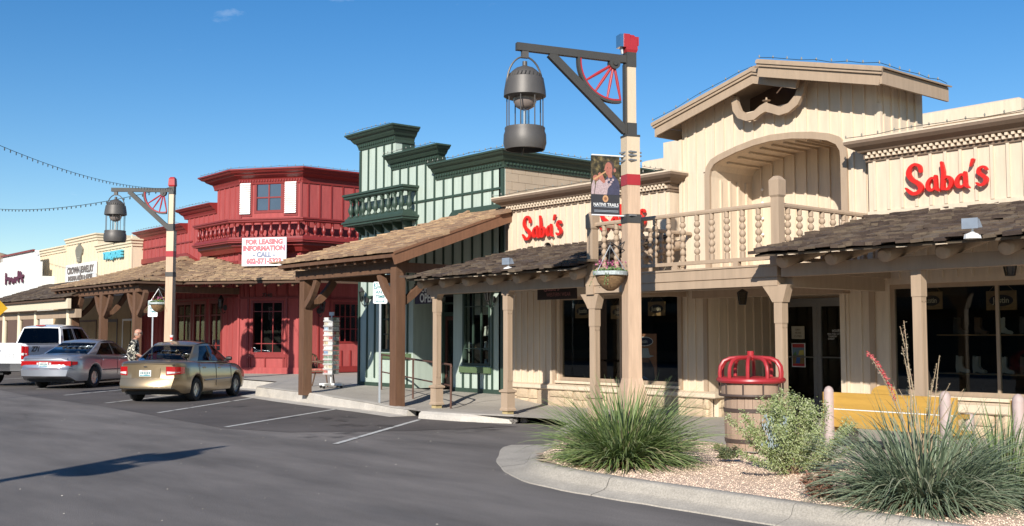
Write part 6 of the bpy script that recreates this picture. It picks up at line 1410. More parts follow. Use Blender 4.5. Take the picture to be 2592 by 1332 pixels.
def tussock(c, n, rad, L, label, mt, seed, w=.013, low=.15, el0=.25, droop=1.2):
    random.seed(seed); t = thing('grass_clump', c, label, 'grass clump'); mb = MB()
    for i in range(n):
        a = R(0, 2*pi); r = rad*sqrt(R(0, 1)); e = R(el0, 1.5)*R(.7, 1) if R(0, 1) < .75 else R(.15, .6); ll = L*R(.55, 1.08)*(1 if e > .5 else .85)
        blade(mb, V(c)+V((r*cos(a), r*sin(a), .01)), a+R(-.6, .6), e, ll, w*R(.7, 1.3), droop*R(.5, 1.5), twist=R(-.5, .5))
    part('leaves', mb, mt, t); mb = MB()
    for i in range(n//4): a = R(0, 6.28); blade(mb, V(c)+V((rad*1.1*cos(a)*R(.6, 1.1), rad*1.1*sin(a)*R(.6, 1.1), .02)), a+R(-.8, .8), R(.0, .5), R(.2, .5)*L, w, 1.5)
    part('dead_leaves', mb, deadm, t); return t
tussock((-8.72, 8.85, .14), 1900, .27, 1.06, 'tall green grassy clump in front of the near lamp post', yucca1, 1, .019, droop=1.25)
T2 = tussock((-4.98, 8.72, .14), 1900, .30, 1.02, 'broad blue-green grassy clump with red flower stalks in front of the yellow bench', yucca2, 2, .0155, droop=1.55, el0=.1)
tussock((-4.80, 9.85, .14), 1000, .3, 1.0, 'brighter green grassy clump at right behind the broad blue-green one', yucca1, 3, .014, droop=1.4)
# flower stalks of the broad clump
stalkm = mat('dry_stalk', (.36, .27, .17), .8, .2, 20); redfl = leafmat('red_flowers', [(.60, .05, .07), (.50, .10, .10), (.66, .16, .14)]); podm = leafmat('dry_pods', [(.42, .34, .22), (.3, .24, .15), (.5, .44, .32), (.36, .16, .13)])
random.seed(9); bt = V((-4.98, 8.72, .2))
def stalk(p_end, mid_up, mt_fl, nfl, frac=.5, sz=.013):
    P0_ = bt+V((R(-.1, .1), R(-.1, .1), .2)); P2_ = V(p_end); P1_ = (P0_+P2_)/2+V((0, 0, mid_up)); pts = [P0_.lerp(P1_, s).lerp(P1_.lerp(P2_, s), s) for s in [i/16 for i in range(17)]]
    part('flower_stalk', MB().tube(pts, [.007-.0045*i/16 for i in range(17)], 5), stalkm, T2); mb = MB()
    for i in range(nfl):
        s = frac+(1-frac)*i/nfl; p = P0_.lerp(P1_, s).lerp(P1_.lerp(P2_, s), s)+V((R(-1, 1), R(-1, 1), R(-1, 1)))*.014; u = V((R(-1, 1), R(-1, 1), R(-.3, 1))).normalized(); v = u.orthogonal().normalized(); w_ = u.cross(v); k = sz*R(.7, 1.3)
        mb.add([p-u*k*1.3, p+v*k*.5, p-v*k*.5, p+w_*k*.5, p+u*k*1.3], [(0, 1, 3), (0, 2, 3), (4, 1, 3), (4, 2, 3), (0, 1, 2), (4, 1, 2)])
    part('flowers', mb, mt_fl, T2)
stalk(PT(2196, 893, 9.5), .35, redfl, 120, .45)
for px, py, tt, up_, n, m_ in ((2288, 812, 9.6, .3, 70, podm), (2278, 826, 9.7, .25, 55, podm), (2283, 877, 9.3, .2, 45, podm), (2205, 905, 9.1, .2, 70, podm), (2372, 920, 9.2, .1, 26, podm), (2405, 970, 8.9, .1, 20, podm), (2440, 985, 9.0, .1, 8, podm), (2275, 985, 9.4, .1, 14, podm), (2360, 960, 9.0, .05, 30, podm), (2378, 900, 9.5, .1, 26, podm)): stalk(PT(px, py, tt), up_, m_, n, .45, .0065)
# bushy shrub, small ground plant, agave leaf at the edge, dead sprig
def bush(c, rx, ry, h, n, label, cols, seed, ls=.018, name='shrub', blue=0):
    random.seed(seed); t = thing(name, c, label, 'shrub' if name == 'shrub' else 'small plant'); m_ = leafmat(name+'_leaves%d' % seed, cols); tw = MB(); mb = MB()
    stems = []
    for k in range(int(26*rx/.5)):
        a = R(0, 6.28); e = R(.35, 1.5); L_ = h*R(.75, 1.12); p = V(c)+V((R(-.08, .08), R(-.08, .08), 0)); d = V((cos(a)*cos(e)*rx/h*1.3, sin(a)*cos(e)*ry/h*1.3, sin(e))).normalized(); pts = [p]
        for i in range(7): d = (d+V((R(-.25, .25), R(-.25, .25), R(-.05, .2)))).normalized(); p = p+d*L_/7; pts.append(p)
        tw.tube(pts, [.006-.0006*i for i in range(8)], 4); stems += pts[2:]+[pts[i].lerp(pts[i+1], .5) for i in range(2, 7)]
    for i in range(n):
        p = stems[int(R(0, len(stems)))]+V((R(-1, 1), R(-1, 1), R(-1, 1)))*R(.01, .07); p.z = max(p.z, c[2]+.02)
        u = V((R(-1, 1), R(-1, 1), R(-.2, 1))).normalized(); v = u.orthogonal().normalized(); k = ls*R(.6, 1.3); mb.add([p-u*k, p+v*k*.42, p+u*k, p-v*k*.42], [(0, 1, 2, 3)])
    part('stems', tw, stalkm, t); part('leaves', mb, m_, t)
    if blue:
        mb = MB()
        for i in range(150): s = V((c[0]+R(-.08, .16), c[1]-R(.2, .4), c[2]+R(.3, .62)))+V((0, 0, 0)); u = V((R(-.4, .4), R(-.4, .4), 1)).normalized(); v = u.orthogonal().normalized(); k = .022; mb.add([s-u*k, s+v*k*.3, s+u*k, s-v*k*.3], [(0, 1, 2, 3)])
        part('flower_spikes', mb, leafmat('pale_blue_spikes', [(.26, .32, .36), (.36, .42, .46), (.22, .30, .26)]), t)
    return t
bush((-6.95, 9.55, .15), .85, .7, .82, 30000, 'loose light green shrub with pale blue spikes in front of the litter bin', [(.17, .22, .07), (.28, .34, .12), (.36, .41, .19), (.44, .45, .28)], 5, .014, blue=1)
bush((-8.25, 10.1, .15), .22, .2, .14, 1800, 'small dark green ground plant on the gravel near the litter bin', [(.07, .09, .04), (.13, .17, .07), (.22, .2, .1)], 6, .014, 'ground_plant')
bush((-9.0, 10.9, .15), .12, .1, .07, 300, 'sparse seedling at the back edge of the gravel', [(.14, .18, .06), (.25, .28, .1)], 7, .012, 'ground_plant')
bush((-5.75, 8.35, .15), .2, .16, .22, 1300, 'dry reddish brown tuft at the left foot of the broad grass clump', [(.20, .08, .05), (.32, .15, .09), (.14, .07, .05)], 8, .022, 'dry_tuft')
random.seed(3); ag = thing('agave', (-3.72, 8.5, .15), 'thick green succulent leaf poking in at the lower right edge', 'succulent')
for k in range(7):
    a = 2*pi*k/7+.3; mb = MB(); q = V((-3.72, 8.5, .15)); pts = [q+V((cos(a)*r, sin(a)*r, z)) for r, z in ((.02, 0), (.08, .12), (.13, .26), (.16, .40), (.17, .46))]; mb.tube(pts, [.03, .06, .065, .035, .003], 8); part('leaf', mb, mat('succulent_green', (.12, .22, .08), .5, .15, 8), ag, smooth=True)

# ------------------------------------------------------------------ rattan chair, postcard rack, hand rail
ratt = mat('dark_rattan', (.10, .05, .025), .6, .25, 30); cz = .262
ch = thing('rattan_chair', (-25.1, 14.2, cz), 'dark rattan armchair with patterned cushion between the porch post and the postcard rack', 'chair', rz=radians(38))
def CP(n, mb, mt, sm=False): part(n, mb, mt, ch, world=False, smooth=sm)
for x, y, dx in ((-.24, -.24, -.10), (-.24, .24, -.10), (.24, -.24, .06), (.24, .24, .06)): CP('leg', MB().tube([(x+dx, y, 0), (x, y, .40)], .02, 8), ratt)
CP('seat', MB().cbox((0, 0, .41), (.52, .52, .04)), ratt); CP('cushion', MB().cbox((.02, 0, .455), (.46, .46, .045)), mat('patterned_cushion', (.36, .12, .09), .9, .6, 25))
for k in range(9): s = (k-4)/4; CP('back_slat', MB().tube([(-.25+.03*s*s, .12*s, .43), (-.33+.08*s*s, .24*s, .68), (-.38+.14*s*s, .30*s, .88-.10*s*s)], .018, 6), ratt)
CP('back_rim', MB().tube([(-.24, -.27, .43), (-.22, -.34, .66), (-.27, -.30, .80), (-.38, -.15, .88), (-.40, 0, .90), (-.38, .15, .88), (-.27, .30, .80), (-.22, .34, .66), (-.24, .27, .43)], .028, 8), ratt, True)
for s in (-1, 1): CP('arm', MB().tube([(-.24, .34*s, .66), (0, .34*s, .66), (.22, .32*s, .62), (.27, .28*s, .50), (.25, .25*s, .40)], .022, 8), ratt, True)
rk_ = thing('postcard_rack', (-24.3, 14.05, .262), 'tall white spinner rack full of postcards beside the rattan chair', 'display rack'); random.seed(19)
def RP(n, mb, mt, sm=False): part(n, mb, mt, rk_, world=False, smooth=sm)
wr = mat('white_wire', (.68, .68, .66), .45)
RP('pole', MB().tube([(0, 0, .08), (0, 0, 1.90)], .02, 10), wr)
for k in range(4): a = k*pi/2+.45; RP('foot', MB().beam((0, 0, .10), (.34*cos(a), .34*sin(a), .09), .06, .05), wr); RP('wheel', MB().lathe([(0, -.02), (.04, -.02), (.04, .02), (0, .02)], M=Matrix.Translation((.31*cos(a), .31*sin(a), .04)) @ Matrix.Rotation(pi/2, 4, 'X'), n=10), black)
RP('top_sign', MB().cbox((0, 0, 1.90), (.13, .03, .09), Matrix.Rotation(.6, 4, 'Z')), wr)
cols = [(.22, .30, .42), (.42, .28, .18), (.55, .5, .4), (.40, .14, .12), (.2, .26, .2), (.65, .62, .58), (.36, .46, .55), (.12, .11, .11), (.5, .42, .28), (.6, .6, .6)]
cm = [mat('card_print_%d' % i, c, .35, .5, 18) for i, c in enumerate(cols)]
for r_ in range(12):
    z = .36+.122*r_
    for f in range(4):
        a = f*pi/2+.45; dx, dy = cos(a), sin(a); Mq = Matrix.Translation((dx*.13, dy*.13, z)) @ Matrix.Rotation(a+pi/2, 4, 'Z')
        RP('wire_pocket', MB().box(-.14, .14, -.03, .03, -.005, .008, Mq).box(-.14, .14, -.03, -.026, .02, .03, Mq), wr)
        for c in (-1, 1): o = piece('postcard', Mq @ V((c*.068, -.012+R(-.004, .004), .052)), (.118, .004, .092), cm[int(R(0, len(cm)))], rk_, Mq.to_3x3() @ Matrix.Rotation(.16, 3, 'X'), world=False)
        RP('cards_behind', MB().box(-.13, .13, .0, .02, .01, .10, Mq), wr)
hr = thing('hand_rail', (-20, 13.6, .2), 'rusty brown pipe handrail down the ramp in front of the green shop door', 'handrail'); rust = mat('rusty_pipe', (.10, .05, .035), .6, .25, 8)
HA, HB_, HC_ = V((-22.55, 14.45, 0)), V((-20.0, 13.65, 0)), V((-17.58, 12.92, 0)); hz_ = lambda p: HZ(p.x, p.y)
tops = [p+V((0, 0, hz_(p)+h)) for p, h in ((HA, .86), (HB_, .88), (HC_, .88))]
part('top_rail', MB().tube([HA+V((-.02, 0, hz_(HA)+.80)), tops[0], tops[1], tops[2], tops[2]+V((.03, -.01, -.06))], .022, 8), rust, hr, smooth=True)
part('mid_rail', MB().tube([tops[0]-V((0, 0, .42)), tops[1]-V((0, 0, .42)), tops[2]-V((0, 0, .42))], .016, 8), rust, hr)
for p, q in zip((HA, HB_, HC_), tops): part('upright', MB().tube([V((p.x, p.y, .1)), q-V((0, 0, .01))], .022, 8), rust, hr)
# ------------------------------------------------------------------ vehicles
def paint(name, col, metal=.35, rough=.28):
    return mat(name, col, rough, .02, 2, (1, 1, 1), 0, metal=metal, coat=.8)
tailm = mat('red_lens', (.38, .01, .012), .15, .08, 20, (1, 1, 1), 0, coat=1); clearm = mat('clear_lens', (.60, .58, .56), .12, .05, 20, (1, 1, 1), 0, coat=1)
def lerp(a, b, t): return a+(b-a)*t
def interp(tab, x):
    if x <= tab[0][0]: return tab[0][1]
    for (a, u), (b, v) in zip(tab, tab[1:]):
        if x <= b: t = (x-a)/(b-a); t = t*t*(3-2*t); return lerp(u, v, t)
    return tab[-1][1]
def wheel_meshes(r, wd, spokes):
    ty = MB().lathe([(r*.62, -wd/2), (r*.92, -wd/2), (r, -wd*.32), (r, wd*.32), (r*.92, wd/2), (r*.62, wd/2), (r*.60, 0)], n=28, M=Matrix.Rotation(pi/2, 4, 'X'))
    rim = MB(); rim.lathe([(0, wd*.30), (r*.16, wd*.34), (r*.18, wd*.28), (r*.2, wd*.2)], n=14, M=Matrix.Rotation(pi/2, 4, 'X')); rim.lathe([(r*.54, wd*.28), (r*.60, wd*.36), (r*.63, wd*.42), (r*.66, wd*.40), (r*.66, wd*.3)], n=28, M=Matrix.Rotation(pi/2, 4, 'X'))
    for k in range(spokes):
        a = 2*pi*k/spokes; d = V((cos(a), 0, sin(a))); rim.beam(d*r*.12+V((0, -wd*.27, 0)), d*r*.60+V((0, -wd*.32, 0)), r*.12, r*.05, up=(0, 1, 0))
    bk = MB().lathe([(0, wd*.1), (r*.62, wd*.12)], n=24, M=Matrix.Rotation(pi/2, 4, 'X'))
    return ty.mesh('tyre', tyre, True), rim.mesh('rim', mat('wheel_silver', (.42, .42, .42), .3, .05, 5, (1, 1, 1), 0, metal=.8)), bk.mesh('wheel_disc', black)
t_rear = {}
def car(name, loc, heading, label, cat, P, pm, trimm=None):
    t = thing(name, loc, label, cat, rz=heading)
    L_, W_ = P['L'], P['W']; hw0 = W_/2; ax = P['axles']; rw = P['rw']; Ra = rw+.055
    xs = sorted({round(x, 3) for x in [0, .02, .05, .1, .16, .24, .34]+[L_-v for v in (0, .02, .05, .1, .18, .28, .4)]+[.4+i*.12 for i in range(int((L_-.8)/.12)+1)]+[a+Ra*cos(pi*k/12) for a in ax for k in range(13)]})
    def hw(x):
        f = 1
        e = P.get('er', .42)
        if x < e: f = 1-.20*(1-x/e)**2.4
        if x > L_-.7: f = 1-.22*((x-(L_-.7))/.7)**2.2
        return hw0*f
    zt = lambda x: interp(P['top'], x); zb = lambda x: interp(P['bot'], x)
    vs = []; nsec = 11
    for x in xs:
        h = hw(x); b = zb(x); tp = zt(x); arch = None
        for a in ax:
            if abs(x-a) < Ra-.001: arch = rw+sqrt(Ra*Ra-(x-a)**2)
        lo = max(b, arch) if arch else b; md = b+(tp-b)*.50
        sec = [(0, b+.06), (h*.80, max(b+.03, lo) if arch else b+.03), (h*.95, lo), (h*.985, max(lo+.03, b+.10)), (h*1.0, max(lo+.05, md-.06)), (h*1.0, max(lo+.07, md)), (h*.985, max(lo+.09, lerp(md, tp, .55))), (h*.955, max(lo+.1, tp-.055)), (h*.90, max(lo+.11, tp-.012)), (h*.70, tp+.012), (0, tp+P.get('crown', .03))]
        vs += [(x, y, z) for y, z in sec]+[(x, -y, z) for y, z in sec[1:-1]]
    n = nsec*2-2; fs = []; order = list(range(nsec))+[nsec+k for k in range(nsec-3, -1, -1)]
    order = list(range(nsec))+list(range(n-1, nsec-1, -1))
    for i in range(len(xs)-1):
        for k in range(n): a, b = order[k], order[(k+1) % n]; fs.append((i*n+a, i*n+b, (i+1)*n+b, (i+1)*n+a))
    bb = P.get('bump', .10); bz = P.get('bumpz', (.28, .58)); curv_ = P.get('curve', .07)
    def bulge(z): return bb*min(1, max(0, (bz[1]+.05-z)/.08))*min(1, max(.35, (z-bz[0]+.12)/.15))
    def shift(x, y, z, h):
        k = max(0, 1-x/.30); return -(curv_*(1-(y/h)**2)+bulge(z)*(1-.35*(y/h)**4))*k*k if x < .30 else 0
    vs = [(x+shift(x, y, z, hw(x)), y, z) for x, y, z in vs]
    # rear face as a curved grid, front as a cap
    h0 = hw(0); NS = 10; base = len(vs); zr = [vs[k][2] for k in range(1, nsec-1)]; yr = [abs(vs[k][1]) for k in range(1, nsec-1)]
    zr, yr = [zr[0]]+zr[1:], yr
    for z, y in zip(zr, yr):
        for j in range(NS+1): yy = -y+2*y*j/NS; vs.append((shift(0, yy, z, h0), yy, z))
    for i in range(len(zr)-1):
        for j in range(NS): a = base+i*(NS+1)+j; fs.append((a, a+1, a+NS+2, a+NS+1))
    top_ = base+(len(zr)-1)*(NS+1); fs += [tuple([0]+[base+j for j in range(NS+1)]), tuple([nsec-1]+[top_+j for j in range(NS, -1, -1)])]
    fs += [tuple((len(xs)-1)*n+k for k in order[::-1])]
    def rearx(y, z): return shift(0, y, z, h0)
    t_rear[t.name] = rearx
    if P.get('hole'):   # open bed: drop the lid
        h0, h1 = P['hole']; keep = []
        for f in fs:
            c = sum((V(vs[q]) for q in f), V())/len(f)
            if len(f) == 4 and h0 < c.x < h1 and abs(c.y) < hw0*.9 and c.z > P['holez']: continue
            keep.append(f)
        fs = keep
    mb = MB(); mb.add(vs, fs); o = part('body', mb, pm, t, world=False, smooth=True); bm = bmesh.new(); bm.from_mesh(o.data); bmesh.ops.remove_doubles(bm, verts=bm.verts, dist=.0008); bmesh.ops.recalc_face_normals(bm, faces=bm.faces); bm.to_mesh(o.data); bm.free(); o.data.set_sharp_from_angle(angle=radians(42))
    # underside and wheels
    mb = MB(); mb.box(.25, L_-.3, -hw0*.82, hw0*.82, P['bot'][1][1]-.03, P['bot'][1][1]+.12); part('underbody', mb, black, t, world=False)
    ty, rim, bk = wheel_meshes(rw, .2, P.get('spokes', 7))
    for a in ax:
        for s in (-1, 1):
            w_ = bpy.data.objects.new('wheel', None); COL.objects.link(w_); w_.parent = t; w_.location = (a, s*(hw0-.115), rw); w_.rotation_euler = (0, 0, 0 if s < 0 else pi); w_.empty_display_size = .1
            for nm, me in (('tyre', ty), ('rim', rim), ('wheel_disc', bk)): o = bpy.data.objects.new(nm, me); COL.objects.link(o); o.parent = w_
    # greenhouse
    gb, gt = P['gb'], P['gt']; (xr0, zr0), (xf0, zf0) = gb; (xr1, xf1, zr) = gt; yb = hw0*P.get('yb', .90); yt = hw0*P.get('yt', .70)
    def side(u, v, s): # u along, v up
        x = lerp(lerp(xr0, xf0, u), lerp(xr1, xf1, u), v**.9); z0 = lerp(zr0, zf0, u)-.02; zr_ = zr-.03-.03*abs(2*u-1)**2; z = lerp(z0, zr_, v); y = lerp(yb, yt, v**1.25)-.05*(abs(2*u-1)**3)
        return V((x, s*y, z))
    def end(u, v, fr):  # u -1..1 across
        e = side(1 if fr else 0, v, 1); x = e.x+(1 if fr else -1)*.10*(1-u*u)*(1-.5*v); return V((x, u*e.y, e.z+.015*(1-u*u)*v))
    us = [0, P.get('cp', .12), *[P.get('cp', .12)+(P['bpil'][0]-P.get('cp', .12))*k/3 for k in (1, 2)], P['bpil'][0], P['bpil'][1], *[P['bpil'][1]+(P.get('ap', .93)-P['bpil'][1])*k/3 for k in (1, 2)], P.get('ap', .93), 1]; vv = [0, .06, .3, .55, .78, .90, 1]
    def isg(u, v): return .06 < v < .90 and ((P.get('cp', .12) < u < P['bpil'][0]) or (P['bpil'][1] < u < P.get('ap', .93)))
    pmb = MB(); gl_ = {}
    for s in (-1, 1):
        for i in range(len(us)-1):
            for j in range(len(vv)-1):
                q = [side(us[i], vv[j], s), side(us[i+1], vv[j], s), side(us[i+1], vv[j+1], s), side(us[i], vv[j+1], s)]; cu_, cv = (us[i]+us[i+1])/2, (vv[j]+vv[j+1])/2
                if isg(cu_, cv): gl_.setdefault((s, cu_ > P['bpil'][0]), MB()).add(q, [(0, 1, 2, 3)])
                else: pmb.add(q, [(0, 1, 2, 3)])
    ue = [-1, -.93, -.6, -.3, 0, .3, .6, .93, 1]; ve = [0, .04, .3, .6, .86, .93, 1]
    for fr in (0, 1):
        for i in range(len(ue)-1):
            for j in range(len(ve)-1):
                q = [end(ue[i], ve[j], fr), end(ue[i+1], ve[j], fr), end(ue[i+1], ve[j+1], fr), end(ue[i], ve[j+1], fr)]
                if .04 < (ve[j]+ve[j+1])/2 < .93 and abs(ue[i]+ue[i+1])/2 < .93: gl_.setdefault(('e', fr), MB()).add(q, [(0, 1, 2, 3)])
                else: pmb.add(q, [(0, 1, 2, 3)])
    nu, nv = 10, 8; g_ = []
    for i in range(nu+1):
        u = i/nu
        for j in range(nv+1): v = -1+2*j/nv; e = side(u, 1, 1); x = e.x+(-.10*.5*(1-v*v) if u == 0 else (.05*(1-v*v) if u == 1 else 0)); g_.append(V((x, v*e.y, e.z+.015*(1-v*v)+.035*(1-v*v)*sin(pi*u)+.03*(1-abs(2*u-1)**2.5))))
    pmb.add(g_, [(i*(nv+1)+j, i*(nv+1)+j+1, (i+1)*(nv+1)+j+1, (i+1)*(nv+1)+j) for i in range(nu) for j in range(nv)])
    o = part('roof', pmb, pm, t, world=False); bm = bmesh.new(); bm.from_mesh(o.data); bmesh.ops.remove_doubles(bm, verts=bm.verts, dist=.0005); bmesh.ops.recalc_face_normals(bm, faces=bm.faces); bm.to_mesh(o.data); bm.free(); o.data.polygons.foreach_set('use_smooth', [True]*len(o.data.polygons)); o.data.set_sharp_from_angle(angle=radians(38))
    for k, q in gl_.items():
        o = part({('e', 0): 'rear_window', ('e', 1): 'windscreen'}.get(k, 'side_window'), q, P.get('glass', carglass), t, world=False); bm = bmesh.new(); bm.from_mesh(o.data); bmesh.ops.remove_doubles(bm, verts=bm.verts, dist=.0005); bm.to_mesh(o.data); bm.free(); o.data.polygons.foreach_set('use_smooth', [True]*len(o.data.polygons))
    # rubber line round the rear glass and pillars
    mb = MB(); mb.tube([end(u, .04, 0)+V((-.004, 0, 0)) for u in (-.93, -.5, 0, .5, .93)], .008, 5); mb.tube([end(u, .93, 0)+V((-.004, 0, .003)) for u in (-.93, -.5, 0, .5, .93)], .008, 5)
    for s in (-1, 1): mb.tube([side(u, .06, s)+V((0, s*.004, 0)) for u in us[1:-1]], .008, 5); mb.tube([side((P['bpil'][0]+P['bpil'][1])/2, v, s)+V((0, s*.004, 0)) for v in (.06, .4, .9)], .014, 5)
    part('window_seal', mb, black, t, world=False)
    # seats
    sm_ = mat('seat_cloth', (.16, .145, .12), .9)
    for x in P['seats']:
        for y in (-.37, .37):
            mb = MB(); mb.box(x, x+.12, y-.22, y+.22, .5, zr0-.02); mb.box(x, x+.5, y-.22, y+.22, .42, .55); part('seat', mb, sm_, t, world=False); mb = MB(); mb.lathe([(0, -.07), (.1, -.05), (.11, .03), (.06, .08), (0, .09)], (x+.05, y, zr0+.10), 10); part('head_rest', mb, sm_, t, world=False, smooth=True)
    mb = MB(); mb.box(xf0-.35, xf0-.05, -yb*.85, yb*.85, .6, zf0+.0); mb.box(xr0+.1, xr0+.35, -yb*.8, yb*.8, .6, zr0-.015); part('dashboard', mb, black, t, world=False)
    # mirrors, handles, door seams
    for s in (-1, 1):
        q = side(P.get('ap', .93)-.05, .1, s); mb = MB(); mb.lathe([(0, -.09), (.05, -.07), (.06, 0), (.05, .07), (0, .09)], n=10, M=Matrix.Translation(q+V((0, s*.13, .05))) @ Matrix.Rotation(pi/2, 4, 'X') @ Matrix.Diagonal((.9, 1.0, 1, 1))); mb.beam(q, q+V((0, s*.1, .02)), .05, .03); part('wing_mirror', mb, P.get('mirrm', pm), t, world=False, smooth=True)
        for x in P['seams']:
            z0, z1 = zb(x)+.12, zt(x)-.03
            if any(abs(x-a) < Ra+.02 for a in ax): z0 = max(z0, rw+Ra*.85)
            pts = [(x, s*(hw(x)*1.002), z0), (x, s*(hw(x)*1.004), lerp(z0, z1, .4)), (x, s*(hw(x)*.99), lerp(z0, z1, .8)), (x, s*(hw(x)*.962), z1)]
            part('door_gap', MB().tube(pts, .005, 4), black, t, world=False)
        for x in P['handles']: mb = MB(); mb.box(x, x+.15, s*hw(x)*.972-.018, s*hw(x)*.972+.018, zt(x)-.16, zt(x)-.125); part('door_handle', mb, P.get('hm', pm), t, world=False)
        if P.get('strip'):
            z = P['strip']; pts = [(x, s*(hw(x)*1.003), z) for x in [ax[0]+Ra+.05+i*(ax[1]-ax[0]-2*Ra-.1)/6 for i in range(7)]]; part('side_moulding', MB().tube(pts, .018, 6), pm, t, world=False)
    return t, hw, zt, zb
def on_rear(t, y0, y1, z0, z1, mt, name, x=-.008, th=.014, wrap=0, hwf=None):
    mb = MB()
    rx = t_rear[t.name]; zc = (z0+z1)/2
    if not wrap:
        n = max(1, int(abs(y1-y0)/.12)); vs = []
        for i in range(n+1):
            y = y0+(y1-y0)*i/n; X = rx(y, zc)+x; vs += [(X, y, z0), (X, y, z1), (X+th+.02, y, z1), (X+th+.02, y, z0)]
        mb.add(vs, [(4*i+k, 4*i+(k+1) % 4, 4*i+4+(k+1) % 4, 4*i+4+k) for i in range(n) for k in range(4)]+[(0, 1, 2, 3), (4*n, 4*n+1, 4*n+2, 4*n+3)])
    else:
        s = 1 if y1 > 0 else -1; ya = min(abs(y0), abs(y1)); yb_ = hwf(0)*.93; pts = [(rx(ya+(yb_-ya)*q, zc)+x, s*(ya+(yb_-ya)*q)) for q in (0, .5, 1)]
        for xx in (0.015, .05, .10, .16, .22, wrap):
            if xx <= wrap: k_ = max(0, 1-xx/.30); pts.append((xx-.01*k_, s*(hwf(xx)*1.0+.006)))
        n = len(pts); vs = []
        for i, (px, py) in enumerate(pts): k = i/(n-1); vs += [(px, py, lerp(z0, z0+.04, k)), (px, py, lerp(z1, z1-.02, k)), (px+.02, py-s*.03, lerp(z1, z1-.02, k)), (px+.02, py-s*.03, lerp(z0, z0+.04, k))]
        mb.add(vs, [(4*i+k, 4*i+(k+1) % 4, 4*i+4+(k+1) % 4, 4*i+4+k) for i in range(n-1) for k in range(4)]+[(0, 1, 2, 3), (4*n-4, 4*n-3, 4*n-2, 4*n-1)])
    return part(name, mb, mt, t, world=False)
def plate(t, z, x=-.02):
    x = x+t_rear[t.name](0, z+.07)
    mb = MB(); mb.box(x-.004, x, -.15, .15, z, z+.15); part('number_plate', mb, mat('plate_face', (.62, .64, .60), .4), t, world=False)
    M = Matrix(((0, 0, -1, x-.006), (-1, 0, 0, 0), (0, 1, 0, z+.085), (0, 0, 0, 1)))
    text('plate_lettering', '118 PNX' if 0 else 'ARIZONA', M @ Matrix.Translation((0, .045, 0)), .035, mat('plate_red', (.4, .08, .12)), t, world=False, ext=.0005)
    mb = MB(); mb.add([(x-.0065, .13, z+.01), (x-.0065, -.13, z+.01), (x-.0065, -.13, z+.03), (x-.0065, -.02, z+.05), (x-.0065, .05, z+.03), (x-.0065, .13, z+.04)], [(0, 1, 2, 3, 4, 5)]); part('plate_hills', mb, mat('plate_teal', (.1, .28, .32)), t, world=False)
    for k in range(6): mb = MB(); y = .105-.042*k; mb.box(x-.007, x-.005, y-.012, y+.012, z+.055, z+.11); part('plate_character', mb, mat('plate_ink', (.06, .14, .16)), t, world=False)
HD = radians(132); hv = V((cos(HD), sin(HD), 0)); rv = V((sin(HD), -cos(HD), 0))
# gold sedan
gold = paint('gold_car_paint', (.33, .25, .15), .75, .32)
Pg = dict(L=4.24, W=1.68, axles=(.93, 3.34), rw=.29, top=[(0, .93), (.10, .985), (.7, 1.0), (1.4, .95), (3.0, .90), (3.3, .88), (4.0, .74), (4.24, .62)], bot=[(0, .36), (.3, .22), (3.9, .22), (4.24, .30)], gb=((.72, .99), (3.22, .92)), gt=(1.36, 2.35, 1.425), bpil=(.47, .51), cp=.16, ap=.90, seats=(1.35, 2.15), seams=(1.05, 2.02, 2.95), handles=(1.25, 2.15), strip=.50, yb=.885, mirrm=black, er=.6, bump=.11, bumpz=(.30, .55), curve=.09)
g0 = V((-25.39, 10.85, 0))-hv*.93-rv*(.84-.1)  # rear bumper centre from the right rear wheel
car1, hwf, ztf, zbf = car('gold_sedan', g0, HD, 'gold sedan with a paper cup on its roof, parked nearest the shops', 'car', Pg, gold)
for s in (-1, 1):
    on_rear(car1, s*.50, s*.8, .66, .87, tailm, 'tail_light', wrap=.28, hwf=hwf, x=-.012); on_rear(car1, s*.52, s*.78, .69, .755, clearm, 'reversing_light', wrap=.15, hwf=hwf, x=-.02)
on_rear(car1, -.36, .36, .60, .83, gold, 'boot_panel', x=-.016, th=.03); plate(car1, .635, -.020); on_rear(car1, -.04, .04, .855, .88, chromem, 'badge', x=-.02)
mb = MB(); mb.tube([(t_rear[car1.name](y, .93)-.006, y, .945-.03*abs(y)) for y in (-.66, -.5, -.3, -.15, 0, .15, .3, .5, .66)], .014, 6); part('boot_lip', mb, gold, car1, world=False)
on_rear(car1, -.62, .62, .955, .960, black, 'boot_gap', x=-.004, th=.01)
on_rear(car1, -.78, .78, .585, .592, black, 'bumper_gap', x=-.003, th=.01)
on_rear(car1, -.70, .70, .345, .36, black, 'bumper_line', x=-.003, th=.01)
# paper cup on its roof
rp_ = Matrix.Rotation(HD, 4, 'Z'); cupP = g0+rp_ @ V((1.62, .20, 1.475)); 
t = thing('paper_cup', cupP, 'red and white paper cup standing on the roof of the gold sedan', 'cup'); part('cup', MB().lathe([(.030, 0), (.043, .12), (.046, .125), (.04, .13), (0, .128)], n=14), whitesign, t, world=False, smooth=True); part('cup_band', MB().lathe([(.034, .02), (.0425, .085)], n=14), mat('cup_red', (.6, .04, .03), .5), t, world=False); part('lid', MB().lathe([(.047, .125), (.047, .14), (0, .142)], n=14), whitesign, t, world=False)
